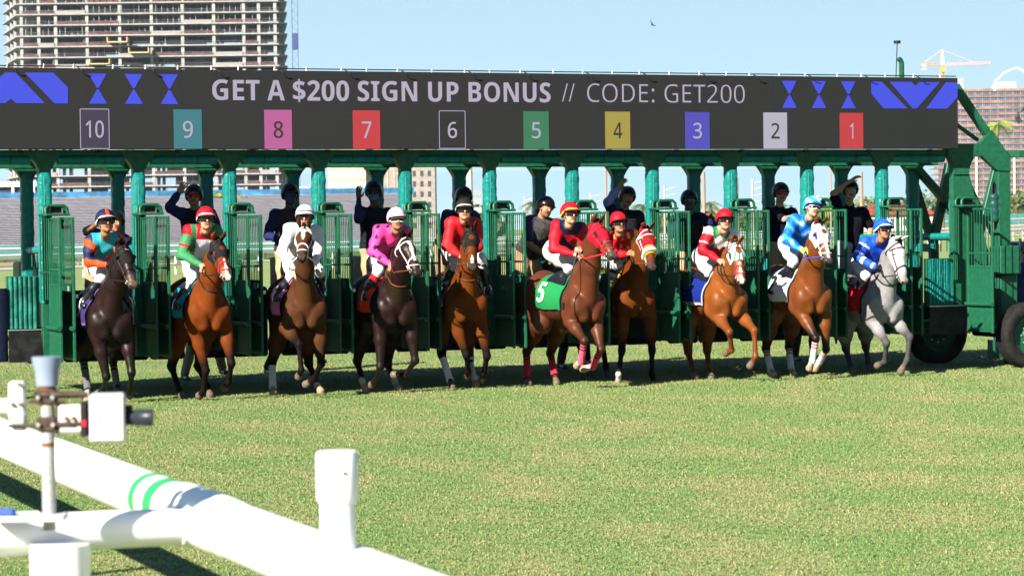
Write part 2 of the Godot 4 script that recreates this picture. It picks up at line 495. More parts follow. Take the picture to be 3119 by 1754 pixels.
const JOCKEYS := {
	10: {"hc": Vector3(-0.095, 2.300, 0.478), "ch": Vector3(-0.085, 2.083, 0.538), "sR": Vector3(-0.225, 2.016, 0.218), "sL": Vector3(0.125, 2.033, 0.218), "eR": Vector3(-0.252, 1.760, 0.248), "eL": Vector3(0.162, 1.787, 0.312), "wR": Vector3(-0.076, 1.715, 0.548), "wL": Vector3(-0.012, 1.740, 0.548), "pel": Vector3(0.003, 1.714, -0.149), "kR": Vector3(-0.065, 1.577, 0.158), "kL": Vector3(0.037, 1.577, 0.167), "aR": Vector3(-0.276, 1.255, -0.022), "aL": Vector3(0.276, 1.255, 0.025), "fd": Vector3(0.063, -0.180, 0.998)},
	9: {"hc": Vector3(-0.037, 2.317, 0.480), "ch": Vector3(-0.046, 2.079, 0.540), "sR": Vector3(-0.189, 2.114, 0.220), "sL": Vector3(0.161, 2.110, 0.220), "eR": Vector3(-0.290, 1.824, 0.246), "eL": Vector3(0.154, 1.813, 0.301), "wR": Vector3(-0.127, 1.698, 0.550), "wL": Vector3(-0.055, 1.673, 0.550), "pel": Vector3(-0.001, 1.802, -0.150), "kR": Vector3(-0.134, 1.488, 0.160), "kL": Vector3(0.130, 1.488, 0.163), "aR": Vector3(-0.312, 1.223, -0.020), "aL": Vector3(0.312, 1.223, -0.012), "fd": Vector3(-0.111, -0.180, 0.994)},
	8: {"hc": Vector3(-0.046, 2.327, 0.476), "ch": Vector3(-0.063, 2.148, 0.536), "sR": Vector3(-0.178, 2.120, 0.216), "sL": Vector3(0.172, 2.098, 0.216), "eR": Vector3(-0.281, 1.843, 0.246), "eL": Vector3(0.203, 1.836, 0.246), "wR": Vector3(-0.208, 1.586, 0.546), "wL": Vector3(-0.001, 1.642, 0.546), "pel": Vector3(0.025, 1.799, -0.153), "kR": Vector3(-0.135, 1.530, 0.156), "kL": Vector3(0.232, 1.594, 0.156), "aR": Vector3(-0.294, 1.290, -0.024), "aL": Vector3(0.305, 1.409, -0.024), "fd": Vector3(-0.365, -0.500, 0.931)},
	7: {"hc": Vector3(-0.012, 2.285, 0.479), "ch": Vector3(-0.014, 2.043, 0.539), "sR": Vector3(-0.160, 2.087, 0.219), "sL": Vector3(0.190, 2.082, 0.219), "eR": Vector3(-0.260, 1.825, 0.249), "eL": Vector3(0.168, 1.787, 0.302), "wR": Vector3(-0.129, 1.667, 0.549), "wL": Vector3(-0.066, 1.642, 0.549), "pel": Vector3(0.015, 1.774, -0.151), "kR": Vector3(-0.149, 1.589, 0.159), "kL": Vector3(0.133, 1.589, 0.173), "aR": Vector3(-0.287, 1.274, -0.021), "aL": Vector3(0.287, 1.274, 0.007), "fd": Vector3(-0.111, -0.180, 0.994)},
	6: {"hc": Vector3(-0.088, 2.401, 0.475), "ch": Vector3(-0.107, 2.150, 0.535), "sR": Vector3(-0.179, 2.178, 0.215), "sL": Vector3(0.170, 2.153, 0.215), "eR": Vector3(-0.253, 1.880, 0.244), "eL": Vector3(0.149, 1.860, 0.307), "wR": Vector3(-0.171, 1.752, 0.545), "wL": Vector3(-0.095, 1.724, 0.545), "pel": Vector3(0.029, 1.855, -0.154), "kR": Vector3(-0.095, 1.659, 0.155), "kL": Vector3(0.260, 1.716, 0.155), "aR": Vector3(-0.210, 1.348, -0.025), "aL": Vector3(0.401, 1.315, -0.025), "fd": Vector3(-0.282, -0.180, 0.959)},
	5: {"hc": Vector3(-0.155, 2.331, 0.471), "ch": Vector3(-0.165, 2.112, 0.531), "sR": Vector3(-0.237, 2.120, 0.211), "sL": Vector3(0.112, 2.094, 0.211), "eR": Vector3(-0.293, 1.832, 0.241), "eL": Vector3(0.120, 1.861, 0.280), "wR": Vector3(-0.119, 1.759, 0.541), "wL": Vector3(-0.040, 1.829, 0.541), "pel": Vector3(-0.060, 1.797, -0.165), "kR": Vector3(-0.025, 1.590, 0.151), "kL": Vector3(0.076, 1.590, 0.133), "aR": Vector3(-0.178, 1.311, -0.029), "aL": Vector3(0.157, 1.311, -0.089), "fd": Vector3(0.063, -0.180, 0.998)},
	4: {"hc": Vector3(-0.242, 2.205, 0.479), "ch": Vector3(-0.231, 2.028, 0.539), "sR": Vector3(-0.236, 1.959, 0.219), "sL": Vector3(0.113, 1.990, 0.219), "eR": Vector3(-0.207, 1.726, 0.255), "eL": Vector3(0.131, 1.768, 0.301), "wR": Vector3(-0.123, 1.742, 0.549), "wL": Vector3(-0.042, 1.767, 0.549), "pel": Vector3(-0.033, 1.665, -0.154), "kR": Vector3(-0.104, 1.605, 0.159), "kL": Vector3(0.124, 1.605, 0.144), "aR": Vector3(-0.074, 1.441, -0.021), "aL": Vector3(0.071, 1.441, -0.031), "fd": Vector3(-0.024, -0.180, 1.000)},
	3: {"hc": Vector3(-0.039, 2.229, 0.479), "ch": Vector3(-0.059, 2.011, 0.539), "sR": Vector3(-0.148, 2.008, 0.219), "sL": Vector3(0.202, 1.984, 0.219), "eR": Vector3(-0.263, 1.775, 0.249), "eL": Vector3(0.163, 1.715, 0.300), "wR": Vector3(-0.162, 1.637, 0.549), "wL": Vector3(-0.068, 1.646, 0.549), "pel": Vector3(-0.001, 1.686, -0.150), "kR": Vector3(-0.105, 1.452, 0.159), "kL": Vector3(0.118, 1.452, 0.150), "aR": Vector3(-0.176, 1.171, -0.021), "aL": Vector3(0.173, 1.171, -0.036), "fd": Vector3(-0.163, -0.180, 0.987)},
	2: {"hc": Vector3(-0.011, 2.386, 0.480), "ch": Vector3(-0.057, 2.157, 0.540), "sR": Vector3(-0.164, 2.163, 0.220), "sL": Vector3(0.185, 2.131, 0.220), "eR": Vector3(-0.304, 1.909, 0.250), "eL": Vector3(0.130, 1.855, 0.307), "wR": Vector3(-0.223, 1.769, 0.550), "wL": Vector3(-0.127, 1.779, 0.550), "pel": Vector3(0.007, 1.837, -0.150), "kR": Vector3(-0.140, 1.605, 0.160), "kL": Vector3(0.134, 1.605, 0.165), "aR": Vector3(-0.219, 1.335, -0.020), "aL": Vector3(0.219, 1.335, -0.013), "fd": Vector3(-0.024, -0.180, 1.000)},
	1: {"hc": Vector3(-0.053, 2.074, 0.480), "ch": Vector3(-0.069, 1.850, 0.540), "sR": Vector3(-0.187, 1.841, 0.220), "sL": Vector3(0.162, 1.821, 0.220), "eR": Vector3(-0.321, 1.647, 0.250), "eL": Vector3(0.126, 1.570, 0.308), "wR": Vector3(-0.166, 1.487, 0.550), "wL": Vector3(-0.116, 1.519, 0.550), "pel": Vector3(0.003, 1.521, -0.150), "kR": Vector3(-0.134, 1.401, 0.160), "kL": Vector3(0.123, 1.401, 0.168), "aR": Vector3(-0.198, 1.217, -0.020), "aL": Vector3(0.199, 1.217, -0.008), "fd": Vector3(0.150, -0.180, 0.989)},
}
const CREW := {
	10: {"at": Vector3(0.853, 0.930, -0.800), "hc": Vector3(0.142, 1.370, 0.350), "ch": Vector3(0.106, 1.167, 0.400), "sR": Vector3(-0.095, 1.162, 0.300), "sL": Vector3(0.295, 1.074, 0.300), "eR": Vector3(-0.273, 1.214, 0.501), "eL": Vector3(0.376, 0.832, 0.320), "wR": Vector3(-0.084, 1.300, 0.441), "wL": Vector3(0.258, 0.666, 0.450), "pel": Vector3(0.000, 0.698, 0.000), "kR": Vector3(-0.120, 0.278, 0.060), "kL": Vector3(0.120, 0.278, 0.060), "aR": Vector3(-0.150, 0.090, 0.010), "aL": Vector3(0.150, 0.090, 0.010), "fd": Vector3(0.235, -0.200, 0.972)},
	9: {"at": Vector3(2.142, 0.930, -0.770), "hc": Vector3(-0.037, 1.701, 0.070), "ch": Vector3(-0.049, 1.515, 0.120), "sR": Vector3(-0.200, 1.414, 0.020), "sL": Vector3(0.200, 1.410, 0.020), "eR": Vector3(-0.399, 1.502, 0.193), "eL": Vector3(0.308, 1.136, 0.040), "wR": Vector3(-0.270, 1.688, 0.170), "wL": Vector3(0.195, 0.891, 0.164), "pel": Vector3(0.000, 0.912, 0.000), "kR": Vector3(-0.120, 0.492, 0.060), "kL": Vector3(0.120, 0.492, 0.060), "aR": Vector3(-0.150, 0.090, 0.010), "aL": Vector3(0.150, 0.090, 0.010), "fd": Vector3(-0.365, -0.100, 0.931)},
	8: {"at": Vector3(3.417, 0.930, -0.770), "hc": Vector3(-0.003, 1.710, 0.070), "ch": Vector3(-0.013, 1.478, 0.120), "sR": Vector3(-0.200, 1.389, 0.020), "sL": Vector3(0.200, 1.385, 0.020), "eR": Vector3(-0.303, 1.115, 0.040), "eL": Vector3(0.238, 1.090, 0.040), "wR": Vector3(-0.177, 1.062, 0.208), "wL": Vector3(-0.007, 1.036, 0.170), "pel": Vector3(0.000, 0.887, 0.000), "kR": Vector3(-0.120, 0.467, 0.060), "kL": Vector3(0.120, 0.467, 0.060), "aR": Vector3(-0.150, 0.090, 0.010), "aL": Vector3(0.150, 0.090, 0.010), "fd": Vector3(-0.111, -0.150, 0.994)},
	7: {"at": Vector3(4.614, 0.930, -0.770), "hc": Vector3(-0.026, 1.738, 0.070), "ch": Vector3(-0.036, 1.521, 0.120), "sR": Vector3(-0.200, 1.408, 0.020), "sL": Vector3(0.200, 1.396, 0.020), "eR": Vector3(-0.297, 1.320, 0.253), "eL": Vector3(0.246, 1.083, 0.040), "wR": Vector3(-0.270, 1.601, 0.170), "wL": Vector3(0.040, 0.912, 0.168), "pel": Vector3(0.000, 0.902, 0.000), "kR": Vector3(-0.120, 0.482, 0.060), "kL": Vector3(0.120, 0.482, 0.060), "aR": Vector3(-0.150, 0.090, 0.010), "aL": Vector3(0.150, 0.090, 0.010), "fd": Vector3(-0.365, -0.150, 0.931)},
	6: {"at": Vector3(5.712, 0.930, -0.900), "hc": Vector3(0.123, 1.647, 0.350), "ch": Vector3(0.088, 1.428, 0.400), "sR": Vector3(-0.100, 1.363, 0.300), "sL": Vector3(0.300, 1.338, 0.300), "eR": Vector3(-0.231, 1.061, 0.319), "eL": Vector3(0.361, 1.068, 0.320), "wR": Vector3(-0.215, 0.793, 0.446), "wL": Vector3(0.300, 0.806, 0.447), "pel": Vector3(0.000, 0.931, 0.000), "kR": Vector3(-0.120, 0.511, 0.060), "kL": Vector3(0.120, 0.511, 0.060), "aR": Vector3(-0.150, 0.090, 0.010), "aL": Vector3(0.150, 0.090, 0.010), "fd": Vector3(-0.198, -0.600, 0.980)},
	5: {"at": Vector3(6.848, 0.930, -0.750), "hc": Vector3(0.127, 1.506, 0.350), "ch": Vector3(0.069, 1.236, 0.400), "sR": Vector3(-0.098, 1.278, 0.300), "sL": Vector3(0.298, 1.222, 0.300), "eR": Vector3(-0.106, 0.949, 0.318), "eL": Vector3(0.317, 0.940, 0.320), "wR": Vector3(0.099, 0.777, 0.446), "wL": Vector3(0.261, 0.738, 0.450), "pel": Vector3(0.000, 0.830, 0.000), "kR": Vector3(-0.120, 0.410, 0.060), "kL": Vector3(0.120, 0.410, 0.060), "aR": Vector3(-0.150, 0.090, 0.010), "aL": Vector3(0.150, 0.090, 0.010), "fd": Vector3(0.150, -0.550, 0.989)},
	4: {"at": Vector3(8.308, 0.930, -0.720), "hc": Vector3(0.011, 1.637, 0.070), "ch": Vector3(-0.054, 1.398, 0.120), "sR": Vector3(-0.199, 1.362, 0.020), "sL": Vector3(0.199, 1.324, 0.020), "eR": Vector3(-0.348, 1.520, 0.193), "eL": Vector3(0.270, 1.059, 0.040), "wR": Vector3(-0.177, 1.719, 0.170), "wL": Vector3(0.123, 0.853, 0.170), "pel": Vector3(0.000, 0.843, 0.000), "kR": Vector3(-0.120, 0.423, 0.060), "kL": Vector3(0.120, 0.423, 0.060), "aR": Vector3(-0.150, 0.090, 0.010), "aL": Vector3(0.150, 0.090, 0.010), "fd": Vector3(-0.232, -0.350, 0.973)},
	3: {"at": Vector3(9.294, 0.930, -0.720), "hc": Vector3(-0.026, 1.588, 0.070), "ch": Vector3(-0.052, 1.398, 0.120), "sR": Vector3(-0.200, 1.289, 0.020), "sL": Vector3(0.200, 1.285, 0.020), "eR": Vector3(-0.320, 1.054, 0.128), "eL": Vector3(0.384, 1.133, 0.045), "wR": Vector3(-0.173, 1.306, 0.170), "wL": Vector3(0.262, 1.301, 0.170), "pel": Vector3(0.000, 0.787, 0.000), "kR": Vector3(-0.120, 0.367, 0.060), "kL": Vector3(0.120, 0.367, 0.060), "aR": Vector3(-0.150, 0.090, 0.010), "aL": Vector3(0.150, 0.090, 0.010), "fd": Vector3(-0.282, -0.150, 0.959)},
	2: {"at": Vector3(10.735, 0.930, -0.720), "hc": Vector3(-0.015, 1.682, 0.070), "ch": Vector3(-0.043, 1.450, 0.120), "sR": Vector3(-0.200, 1.349, 0.020), "sL": Vector3(0.200, 1.337, 0.020), "eR": Vector3(-0.036, 1.253, 0.217), "eL": Vector3(0.280, 1.051, 0.040), "wR": Vector3(0.214, 1.287, 0.170), "wL": Vector3(0.147, 0.819, 0.169), "pel": Vector3(0.000, 0.843, 0.000), "kR": Vector3(-0.120, 0.423, 0.060), "kL": Vector3(0.120, 0.423, 0.060), "aR": Vector3(-0.150, 0.090, 0.010), "aL": Vector3(0.150, 0.090, 0.010), "fd": Vector3(-0.163, -0.200, 0.987)},
	1: {"at": Vector3(11.887, 0.930, -0.720), "hc": Vector3(-0.035, 1.713, 0.070), "ch": Vector3(-0.065, 1.469, 0.120), "sR": Vector3(-0.200, 1.339, 0.020), "sL": Vector3(0.200, 1.335, 0.020), "eR": Vector3(-0.299, 1.615, 0.040), "eL": Vector3(0.311, 1.109, 0.040), "wR": Vector3(-0.094, 1.788, 0.167), "wL": Vector3(0.190, 0.866, 0.161), "pel": Vector3(0.000, 0.837, 0.000), "kR": Vector3(-0.120, 0.417, 0.060), "kL": Vector3(0.120, 0.417, 0.060), "aR": Vector3(-0.150, 0.090, 0.010), "aL": Vector3(0.150, 0.090, 0.010), "fd": Vector3(-0.282, -0.200, 0.959)},
}
# ------------------------------------------------------------------ horses
const COAT := {
	10: {"base": Color(0.0121, 0.0061, 0.0043), "dark": Color(0.0057, 0.0043, 0.0036), "points": 1.0, "muz": Color(0.0857, 0.0607, 0.0429)},
	9: {"base": Color(0.1071, 0.0257, 0.0057), "dark": Color(0.0086, 0.0057, 0.005), "points": 1.0, "muz": Color(0.2143, 0.1429, 0.1214)},
	8: {"base": Color(0.0536, 0.0229, 0.01), "dark": Color(0.0086, 0.0057, 0.005), "points": 1.0, "muz": Color(0.0357, 0.025, 0.0214)},
	7: {"base": Color(0.0143, 0.0075, 0.0057), "dark": Color(0.0071, 0.005, 0.0043), "points": 0.7, "muz": Color(0.0214, 0.0143, 0.0129)},
	6: {"base": Color(0.0929, 0.0271, 0.0071), "dark": Color(0.0086, 0.0057, 0.005), "points": 1.0, "muz": Color(0.0357, 0.025, 0.0214)},
	5: {"base": Color(0.0714, 0.0221, 0.0086), "dark": Color(0.0214, 0.0086, 0.0057), "points": 0.6, "muz": Color(0.0643, 0.0429, 0.0357)},
	4: {"base": Color(0.0929, 0.0257, 0.0064), "dark": Color(0.0086, 0.0057, 0.005), "points": 1.0, "muz": Color(0.0429, 0.0286, 0.025)},
	3: {"base": Color(0.15, 0.0443, 0.01), "dark": Color(0.0929, 0.0257, 0.0071), "points": 0.5, "muz": Color(0.2357, 0.15, 0.1214)},
	2: {"base": Color(0.1071, 0.0321, 0.0079), "dark": Color(0.0114, 0.0064, 0.005), "points": 1.0, "muz": Color(0.0429, 0.0321, 0.0321)},
	1: {"base": Color(0.190, 0.190, 0.200), "dark": Color(0.030, 0.027, 0.027), "points": 0.85, "muz": Color(0.20, 0.175, 0.175)},
}
# blaze: [half width at forehead, half width at nose, from z, to z]
const BLAZE := {9: [0.0, 0.035, 0.24, 0.62], 8: [0.045, 0.0, 0.08, 0.34], 7: [0.028, 0.022, 0.10, 0.40], 6: [0.0, 0.02, 0.36, 0.50], 3: [0.012, 0.02, 0.30, 0.62], 2: [0.02, 0.02, 0.2, 0.52]}
# white on legs: FR, FL, HR, HL = how far up (0 none, 1 pastern, 2 half cannon)
const SOCKS := {10: [0, 0, 1, 0], 9: [0, 0, 0, 0], 8: [0, 0, 1, 1], 7: [0, 0, 1, 1], 6: [0, 0, 0, 2], 5: [1, 1, 0, 0], 4: [1, 0, 0, 0], 2: [1, 1, 1, 1]}

var horse_head: Dictionary
var head_field: Field
var man_head: Dictionary
var fist: Dictionary
var open_hand: Dictionary

func make_horse_head() -> void:
	var F := Field.new()
	var X := Vector3(1, 0, 0)
	F.cap(Vector3(0, -0.045, 0.0), Vector3(0, -0.04, 0.17), 0.088, 0.094, 0, 0.05, X, 1.12)
	F.cap(Vector3(0, -0.035, 0.17), Vector3(0, -0.075, 0.43), 0.082, 0.052, 0, 0.05)
	F.cap(Vector3(0, -0.085, 0.43), Vector3(0, -0.105, 0.535), 0.054, 0.050, 1, 0.04)
	for s in [-1.0, 1.0]:
		F.cap(Vector3(0.034 * s, -0.125, 0.09), Vector3(0.026 * s, -0.135, 0.24), 0.078, 0.052, 0, 0.05)
		F.cap(Vector3(0.022 * s, -0.135, 0.24), Vector3(0.012 * s, -0.150, 0.44), 0.044, 0.030, 0, 0.04)
		F.cap(Vector3(0.066 * s, -0.022, 0.165), Vector3(0.064 * s, -0.020, 0.195), 0.026, 0.024, 2, 0.035)
		F.cap(Vector3(0.031 * s, -0.085, 0.545), Vector3(0.031 * s, -0.097, 0.56), 0.027, 0.025, 1, 0.03)
		F.cap(Vector3(0.052 * s, 0.02, -0.01), Vector3(0.066 * s, 0.10, -0.01), 0.020, 0.030, 3, 0.03, Vector3(0.5 * s, 0, 0.86).normalized(), 1.7)
		F.cap(Vector3(0.066 * s, 0.10, -0.01), Vector3(0.060 * s, 0.20, 0.005), 0.030, 0.006, 3, 0.03, Vector3(0.5 * s, 0, 0.86).normalized(), 1.7)
	F.cap(Vector3(0, -0.158, 0.46), Vector3(0, -0.155, 0.515), 0.032, 0.030, 1, 0.03)
	head_field = F
	horse_head = F.mesh(0.0105)

func head_frame(poll: Vector3, nose: Vector3, tiltx := 0.0) -> Transform3D:
	var z := (nose - poll).normalized()
	var x := UPV.cross(z).normalized()
	var y := z.cross(x).normalized()
	return Transform3D(Basis(x, y, z).rotated(z, tiltx), poll)

# ring of points lying on the head, in a plane through (0,y0,z0) tilted by ang round x; offset off
func head_ring(z0: float, ang: float, off: float, n := 26, y0 := -0.08) -> Array:
	var out := []
	var o := Vector3(0, y0, z0)
	var v := Vector3(0, cos(ang), sin(ang))
	for k in n:
		var a := TAU * k / n
		var d := Vector3(1, 0, 0) * cos(a) + v * sin(a)
		out.append(head_hit(o, d, off))
	return out

func head_hit(o: Vector3, d: Vector3, off: float) -> Vector3:
	var t := 0.24
	for i in 24:
		var e := head_field.at(o + d * t)
		t -= e * 0.8
		if absf(e) < 0.001: break
	return o + d * (t + off)

func band(pts: Array, w: float, th: float, axis: Vector3, closed := true) -> ArrayMesh:
	# flat strap: quads of width w along axis, a little thick
	var s := st()
	s.set_smooth_group(0)
	var n := pts.size()
	for i in (n if closed else n - 1):
		var a: Vector3 = pts[i]
		var b: Vector3 = pts[(i + 1) % n]
		var c := Vector3.ZERO
		for p in pts: c += p
		c /= n
		var oa := (a - c).normalized() * th
		var ob := (b - c).normalized() * th
		var h := axis * w * 0.5
		quad(s, a + oa - h, b + ob - h, b + ob + h, a + oa + h)
		quad(s, a + oa + h, b + ob + h, b - ob * 0.5 + h, a - oa * 0.5 + h)
		quad(s, a - oa * 0.5 - h, b - ob * 0.5 - h, b + ob - h, a + oa - h)
	return flat(s)

func coat(n: int, P: Vector3, bone: int, t: float) -> Color:
	var C: Dictionary = COAT[n]
	var c: Color = C.base
	var k := 0.0
	if bone >= 100:
		var leg := (bone - 100) / 10
		var seg := bone % 10
		if seg == 0: k = clampf((t - 0.15) * 1.6, 0, 1) * C.points
		elif seg == 1: k = C.points
		elif seg == 2: k = C.points
		c = c.lerp(C.dark, k)
		var sk: int = SOCKS.get(n, [0, 0, 0, 0])[leg]
		if (sk >= 1 and seg == 2) or (sk == 2 and seg == 1 and t > 0.25): c = Color(0.4429, 0.4, 0.3571)
		if seg == 3: c = Color(0.1143, 0.0857, 0.0643) if sk == 0 else Color(0.3, 0.2143, 0.1429)
	var nz := sin(P.x * 9.0 + P.z * 4.0) * sin(P.y * 8.0 + P.z * 6.0)
	c = c * (1.0 + 0.10 * nz)
	if n == 1:
		var dap := sin(P.x * 47.0 + 2.0 * sin(P.z * 31.0)) * sin(P.y * 51.0 + 2.0 * sin(P.x * 23.0)) * sin(P.z * 43.0)
		if bone < 100: c = c * (1.0 + 0.14 * dap)
	return c

func build_horse(n: int, label: String) -> Dictionary:
	var D: Dictionary = HORSES[n]
	var root := thing("race_horse", label, "horse", D.at, 0.0, "race horses leaving the starting gate")
	var b: Vector3 = D.b
	var hip: Vector3 = D.hip
	var c := b + Vector3(0, 0.21, 0)
	var f := (c - hip).normalized()
	var ax := Vector3(f.x, 0, f.z).normalized()
	c -= ax * 0.14
	var lat := UPV.cross(ax).normalized()
	var up := ax.cross(lat) * -1.0
	up = f.cross(lat).normalized()
	if up.y < 0: up = -up
	var F := Field.new()
	var poll: Vector3 = D.poll
	var nose: Vector3 = D.nose
	var H := head_frame(poll, nose)
	# trunk
	F.cap(hip + up * 0.02, hip.lerp(c, 0.45) - up * 0.01, 0.260, 0.288, 0, 0.1)
	F.cap(hip.lerp(c, 0.45) - up * 0.01, c - f * 0.10 - up * 0.0, 0.288, 0.250, 0, 0.1)
	F.cap(c - f * 0.10, c + f * 0.00 - up * 0.02, 0.210, 0.14, 0, 0.08)
	var withers := c - f * 0.20 + up * 0.37
	F.cap(withers + up * -0.05, hip.lerp(c, 0.55) + up * 0.24, 0.085, 0.10, 0, 0.1)
	F.cap(hip + up * 0.16 - f * 0.02, hip - f * 0.20 + up * 0.05, 0.17, 0.16, 0, 0.1)
	for s in [-1.0, 1.0]:
		F.cap(c + lat * 0.098 * s + ax * 0.085 - up * 0.05, c + lat * 0.080 * s + ax * 0.095 - up * 0.19, 0.092, 0.076, 0, 0.012)
		F.cap(withers + lat * 0.06 * s - up * 0.12, c + lat * 0.168 * s + ax * 0.045 + up * 0.01, 0.090, 0.090, 0, 0.03)
		F.cap(c + lat * 0.168 * s + ax * 0.045 + up * 0.01, c + lat * 0.165 * s - ax * 0.10 - up * 0.20, 0.095, 0.09, 0, 0.035)
		F.cap(withers + lat * 0.09 * s - up * 0.20 - ax * 0.10, c + lat * 0.175 * s - ax * 0.14 - up * 0.16, 0.09, 0.095, 0, 0.025)
		F.cap(hip + lat * 0.12 * s + up * 0.08, hip + lat * 0.14 * s - ax * 0.14 - up * 0.12, 0.18, 0.17, 0, 0.08)
	# neck: crest line and throat line
	var jaw := H * Vector3(0, -0.10, 0.09)
	var nk := H * Vector3(0, -0.05, 0.0)
	var m1 := withers.lerp(nk, 0.52) + Vector3(0, 0.03, 0) + ax * 0.03
	F.cap(withers + up * -0.10 + ax * 0.02, m1, 0.125, 0.085, 1, 0.09, lat, 1.15)
	F.cap(m1, nk, 0.085, 0.070, 1, 0.08, lat, 1.05)
	var thr := c + ax * 0.06 + up * 0.10
	var m2 := thr.lerp(jaw, 0.5) - ax * 0.015
	F.cap(thr - up * 0.02, m2, 0.136, 0.098, 1, 0.05)
	F.cap(thr, c + ax * 0.07 - up * 0.15, 0.105, 0.05, 0, 0.03)
	F.cap(m2, jaw, 0.115, 0.080, 1, 0.07)
	F.cap(thr.lerp(withers, 0.5), m1.lerp(m2, 0.5), 0.150, 0.096, 1, 0.05)
	# fore legs
	var li := 0
	for key in ["FR", "FL"]:
		var s := -1.0 if key == "FR" else 1.0
		var L: Array = D[key]
		var e: Vector3 = L[0]; var k: Vector3 = L[1]; var t: Vector3 = L[2]; var hf: Vector3 = L[3]
		var id := 100 + li * 10
		var sh := c + lat * 0.15 * s + ax * 0.05 - up * 0.06
		F.cap(sh, e, 0.115, 0.090, id + 4, 0.04)
		var mid := e.lerp(k, 0.35)
		F.cap(e, mid, 0.090, 0.078, id + 4, 0.03)
		F.cap(e + lat * 0.03 * s + ax * 0.03, mid + ax * 0.022 + lat * 0.015 * s, 0.062, 0.050, id + 4, 0.015)
		F.cap(mid, k, 0.074, 0.046, id, 0.04)
		F.cap(k, k + (t - k) * 0.10, 0.050, 0.045, id + 1, 0.03)
		F.cap(k + (t - k) * 0.10, t, 0.037, 0.033, id + 1, 0.02)
		F.cap(t, t + (hf - t) * 0.05, 0.041, 0.040, id + 2, 0.02)
		F.cap(t, t + (hf - t) * 0.7, 0.036, 0.038, id + 2, 0.02)
		F.cap(t + (hf - t) * 0.75, hf + (hf - t) * 0.15, 0.042, 0.054, id + 3, 0.012)
		li += 1
	for key in ["HR", "HL"]:
		var s := -1.0 if key == "HR" else 1.0
		var L: Array = D[key]
		var k: Vector3 = L[0]; var t: Vector3 = L[1]; var hf: Vector3 = L[2]
		var id := 100 + li * 10
		var hj := hip + lat * 0.13 * s
		var sf := hip + lat * 0.17 * s + ax * 0.16 - UPV * 0.36
		F.cap(hj, sf, 0.20, 0.145, 0, 0.08)
		var mid := sf.lerp(k, 0.45) - ax * 0.03
		F.cap(hj - ax * 0.12 - UPV * 0.1, mid, 0.15, 0.09, 0, 0.08)
		F.cap(sf, mid, 0.13, 0.10, id + 4, 0.06)
		F.cap(mid, k, 0.10, 0.054, id, 0.05)
		F.cap(k + (k - t).normalized() * 0.03, k + (t - k) * 0.12, 0.056, 0.050, id + 1, 0.03)
		F.cap(k + (t - k) * 0.10, t, 0.041, 0.036, id + 1, 0.02)
		F.cap(t, t + (hf - t) * 0.05, 0.043, 0.042, id + 2, 0.02)
		F.cap(t, t + (hf - t) * 0.7, 0.037, 0.039, id + 2, 0.02)
		F.cap(t + (hf - t) * 0.75, hf + (hf - t) * 0.15, 0.042, 0.054, id + 3, 0.012)
		li += 1
	var d := F.mesh(0.020)
	var body := blank()
	join(body, d, Transform3D(), paint(d, func(P, bo, t): return coat(n, P, bo, t)))
	# head
	var C: Dictionary = COAT[n]
	var bl: Array = BLAZE.get(n, [])
	var hcol := paint(horse_head, func(P, bo, t):
		var col: Color = C.base
		if n == 1: col = Color(0.3714, 0.3643, 0.3714)
		var mz := clampf((P.z - 0.40) / 0.12, 0, 1)
		col = col.lerp(C.muz, mz)
		if bl.size() and P.y > -0.10 and P.z > bl[2] and P.z < bl[3]:
			var w: float = lerpf(bl[0], bl[1], (P.z - bl[2]) / (bl[3] - bl[2])) + 0.004 * sin(P.z * 60.0)
			if absf(P.x) < w: col = Color(0.5143, 0.4857, 0.4571)
		if Vector3(absf(P.x) - 0.085, P.y + 0.026, P.z - 0.180).length() < 0.021: col = Color(0.0043, 0.0036, 0.0036)
		if Vector3(absf(P.x) - 0.046, P.y + 0.085, P.z - 0.575).length() < 0.018: col = Color(0.0086, 0.0057, 0.0057)
		if P.z > 0.44 and absf(P.y + 0.132 + 0.05 * (P.z - 0.5)) < 0.008: col = Color(0.0214, 0.0107, 0.0086)
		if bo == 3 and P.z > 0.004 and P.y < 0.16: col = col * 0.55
		return col)
	join(body, horse_head, H, hcol)
	obj("body", solid(body), M.coat_wet if n in [10, 5, 2, 7, 3] else M.coat, root)
	# mane and tail
	var mf := Field.new()
	for k in 9:
		var u := k / 8.0
		var p := withers.lerp(m1, u * 2.0) if u < 0.5 else m1.lerp(nk + up * 0.03, u * 2.0 - 1.0)
		var top := p + (Vector3(0, 0.075, 0) - ax * 0.06)
		mf.cap(top, top + lat * (0.07 + 0.02 * sin(k * 2.3)) - Vector3(0, 0.15 + 0.03 * sin(k * 1.7), 0) - ax * 0.02, 0.028, 0.015, 0, 0.05)
	mf.cap(H * Vector3(0, 0.06, -0.02), H * Vector3(0.012, 0.045, 0.13), 0.024, 0.008, 0, 0.03)
	mf.fold = 0.004
	mf.ff = Vector3(60, 40, 60)
	var mm := mf.mesh(0.016)
	mm.c = plainc(mm, Color(0.0086, 0.0057, 0.0043) if n != 3 else Color(0.0714, 0.0229, 0.0071))
	obj("mane", solid(mm), M.hair, root)
	var tf := Field.new()
	var tb := hip - ax * 0.33 + up * 0.08
	tf.chain([tb, tb + Vector3(0, -0.05, 0) - ax * 0.12, tb + Vector3(0, -0.4, 0) - ax * 0.18, tb + Vector3(0, -0.75, 0) - ax * 0.15], [0.04, 0.06, 0.07, 0.02], 0, 0.05)
	var tm := tf.mesh(0.03)
	tm.c = plainc(tm, C.dark)
	obj("tail", solid(tm), M.hair, root)
	return {"root": root, "F": F, "H": H, "ax": ax, "lat": lat, "up": up, "c": c, "hip": hip, "withers": withers, "f": f, "D": D, "thr": thr, "jaw": jaw, "m1": m1, "m2": m2}

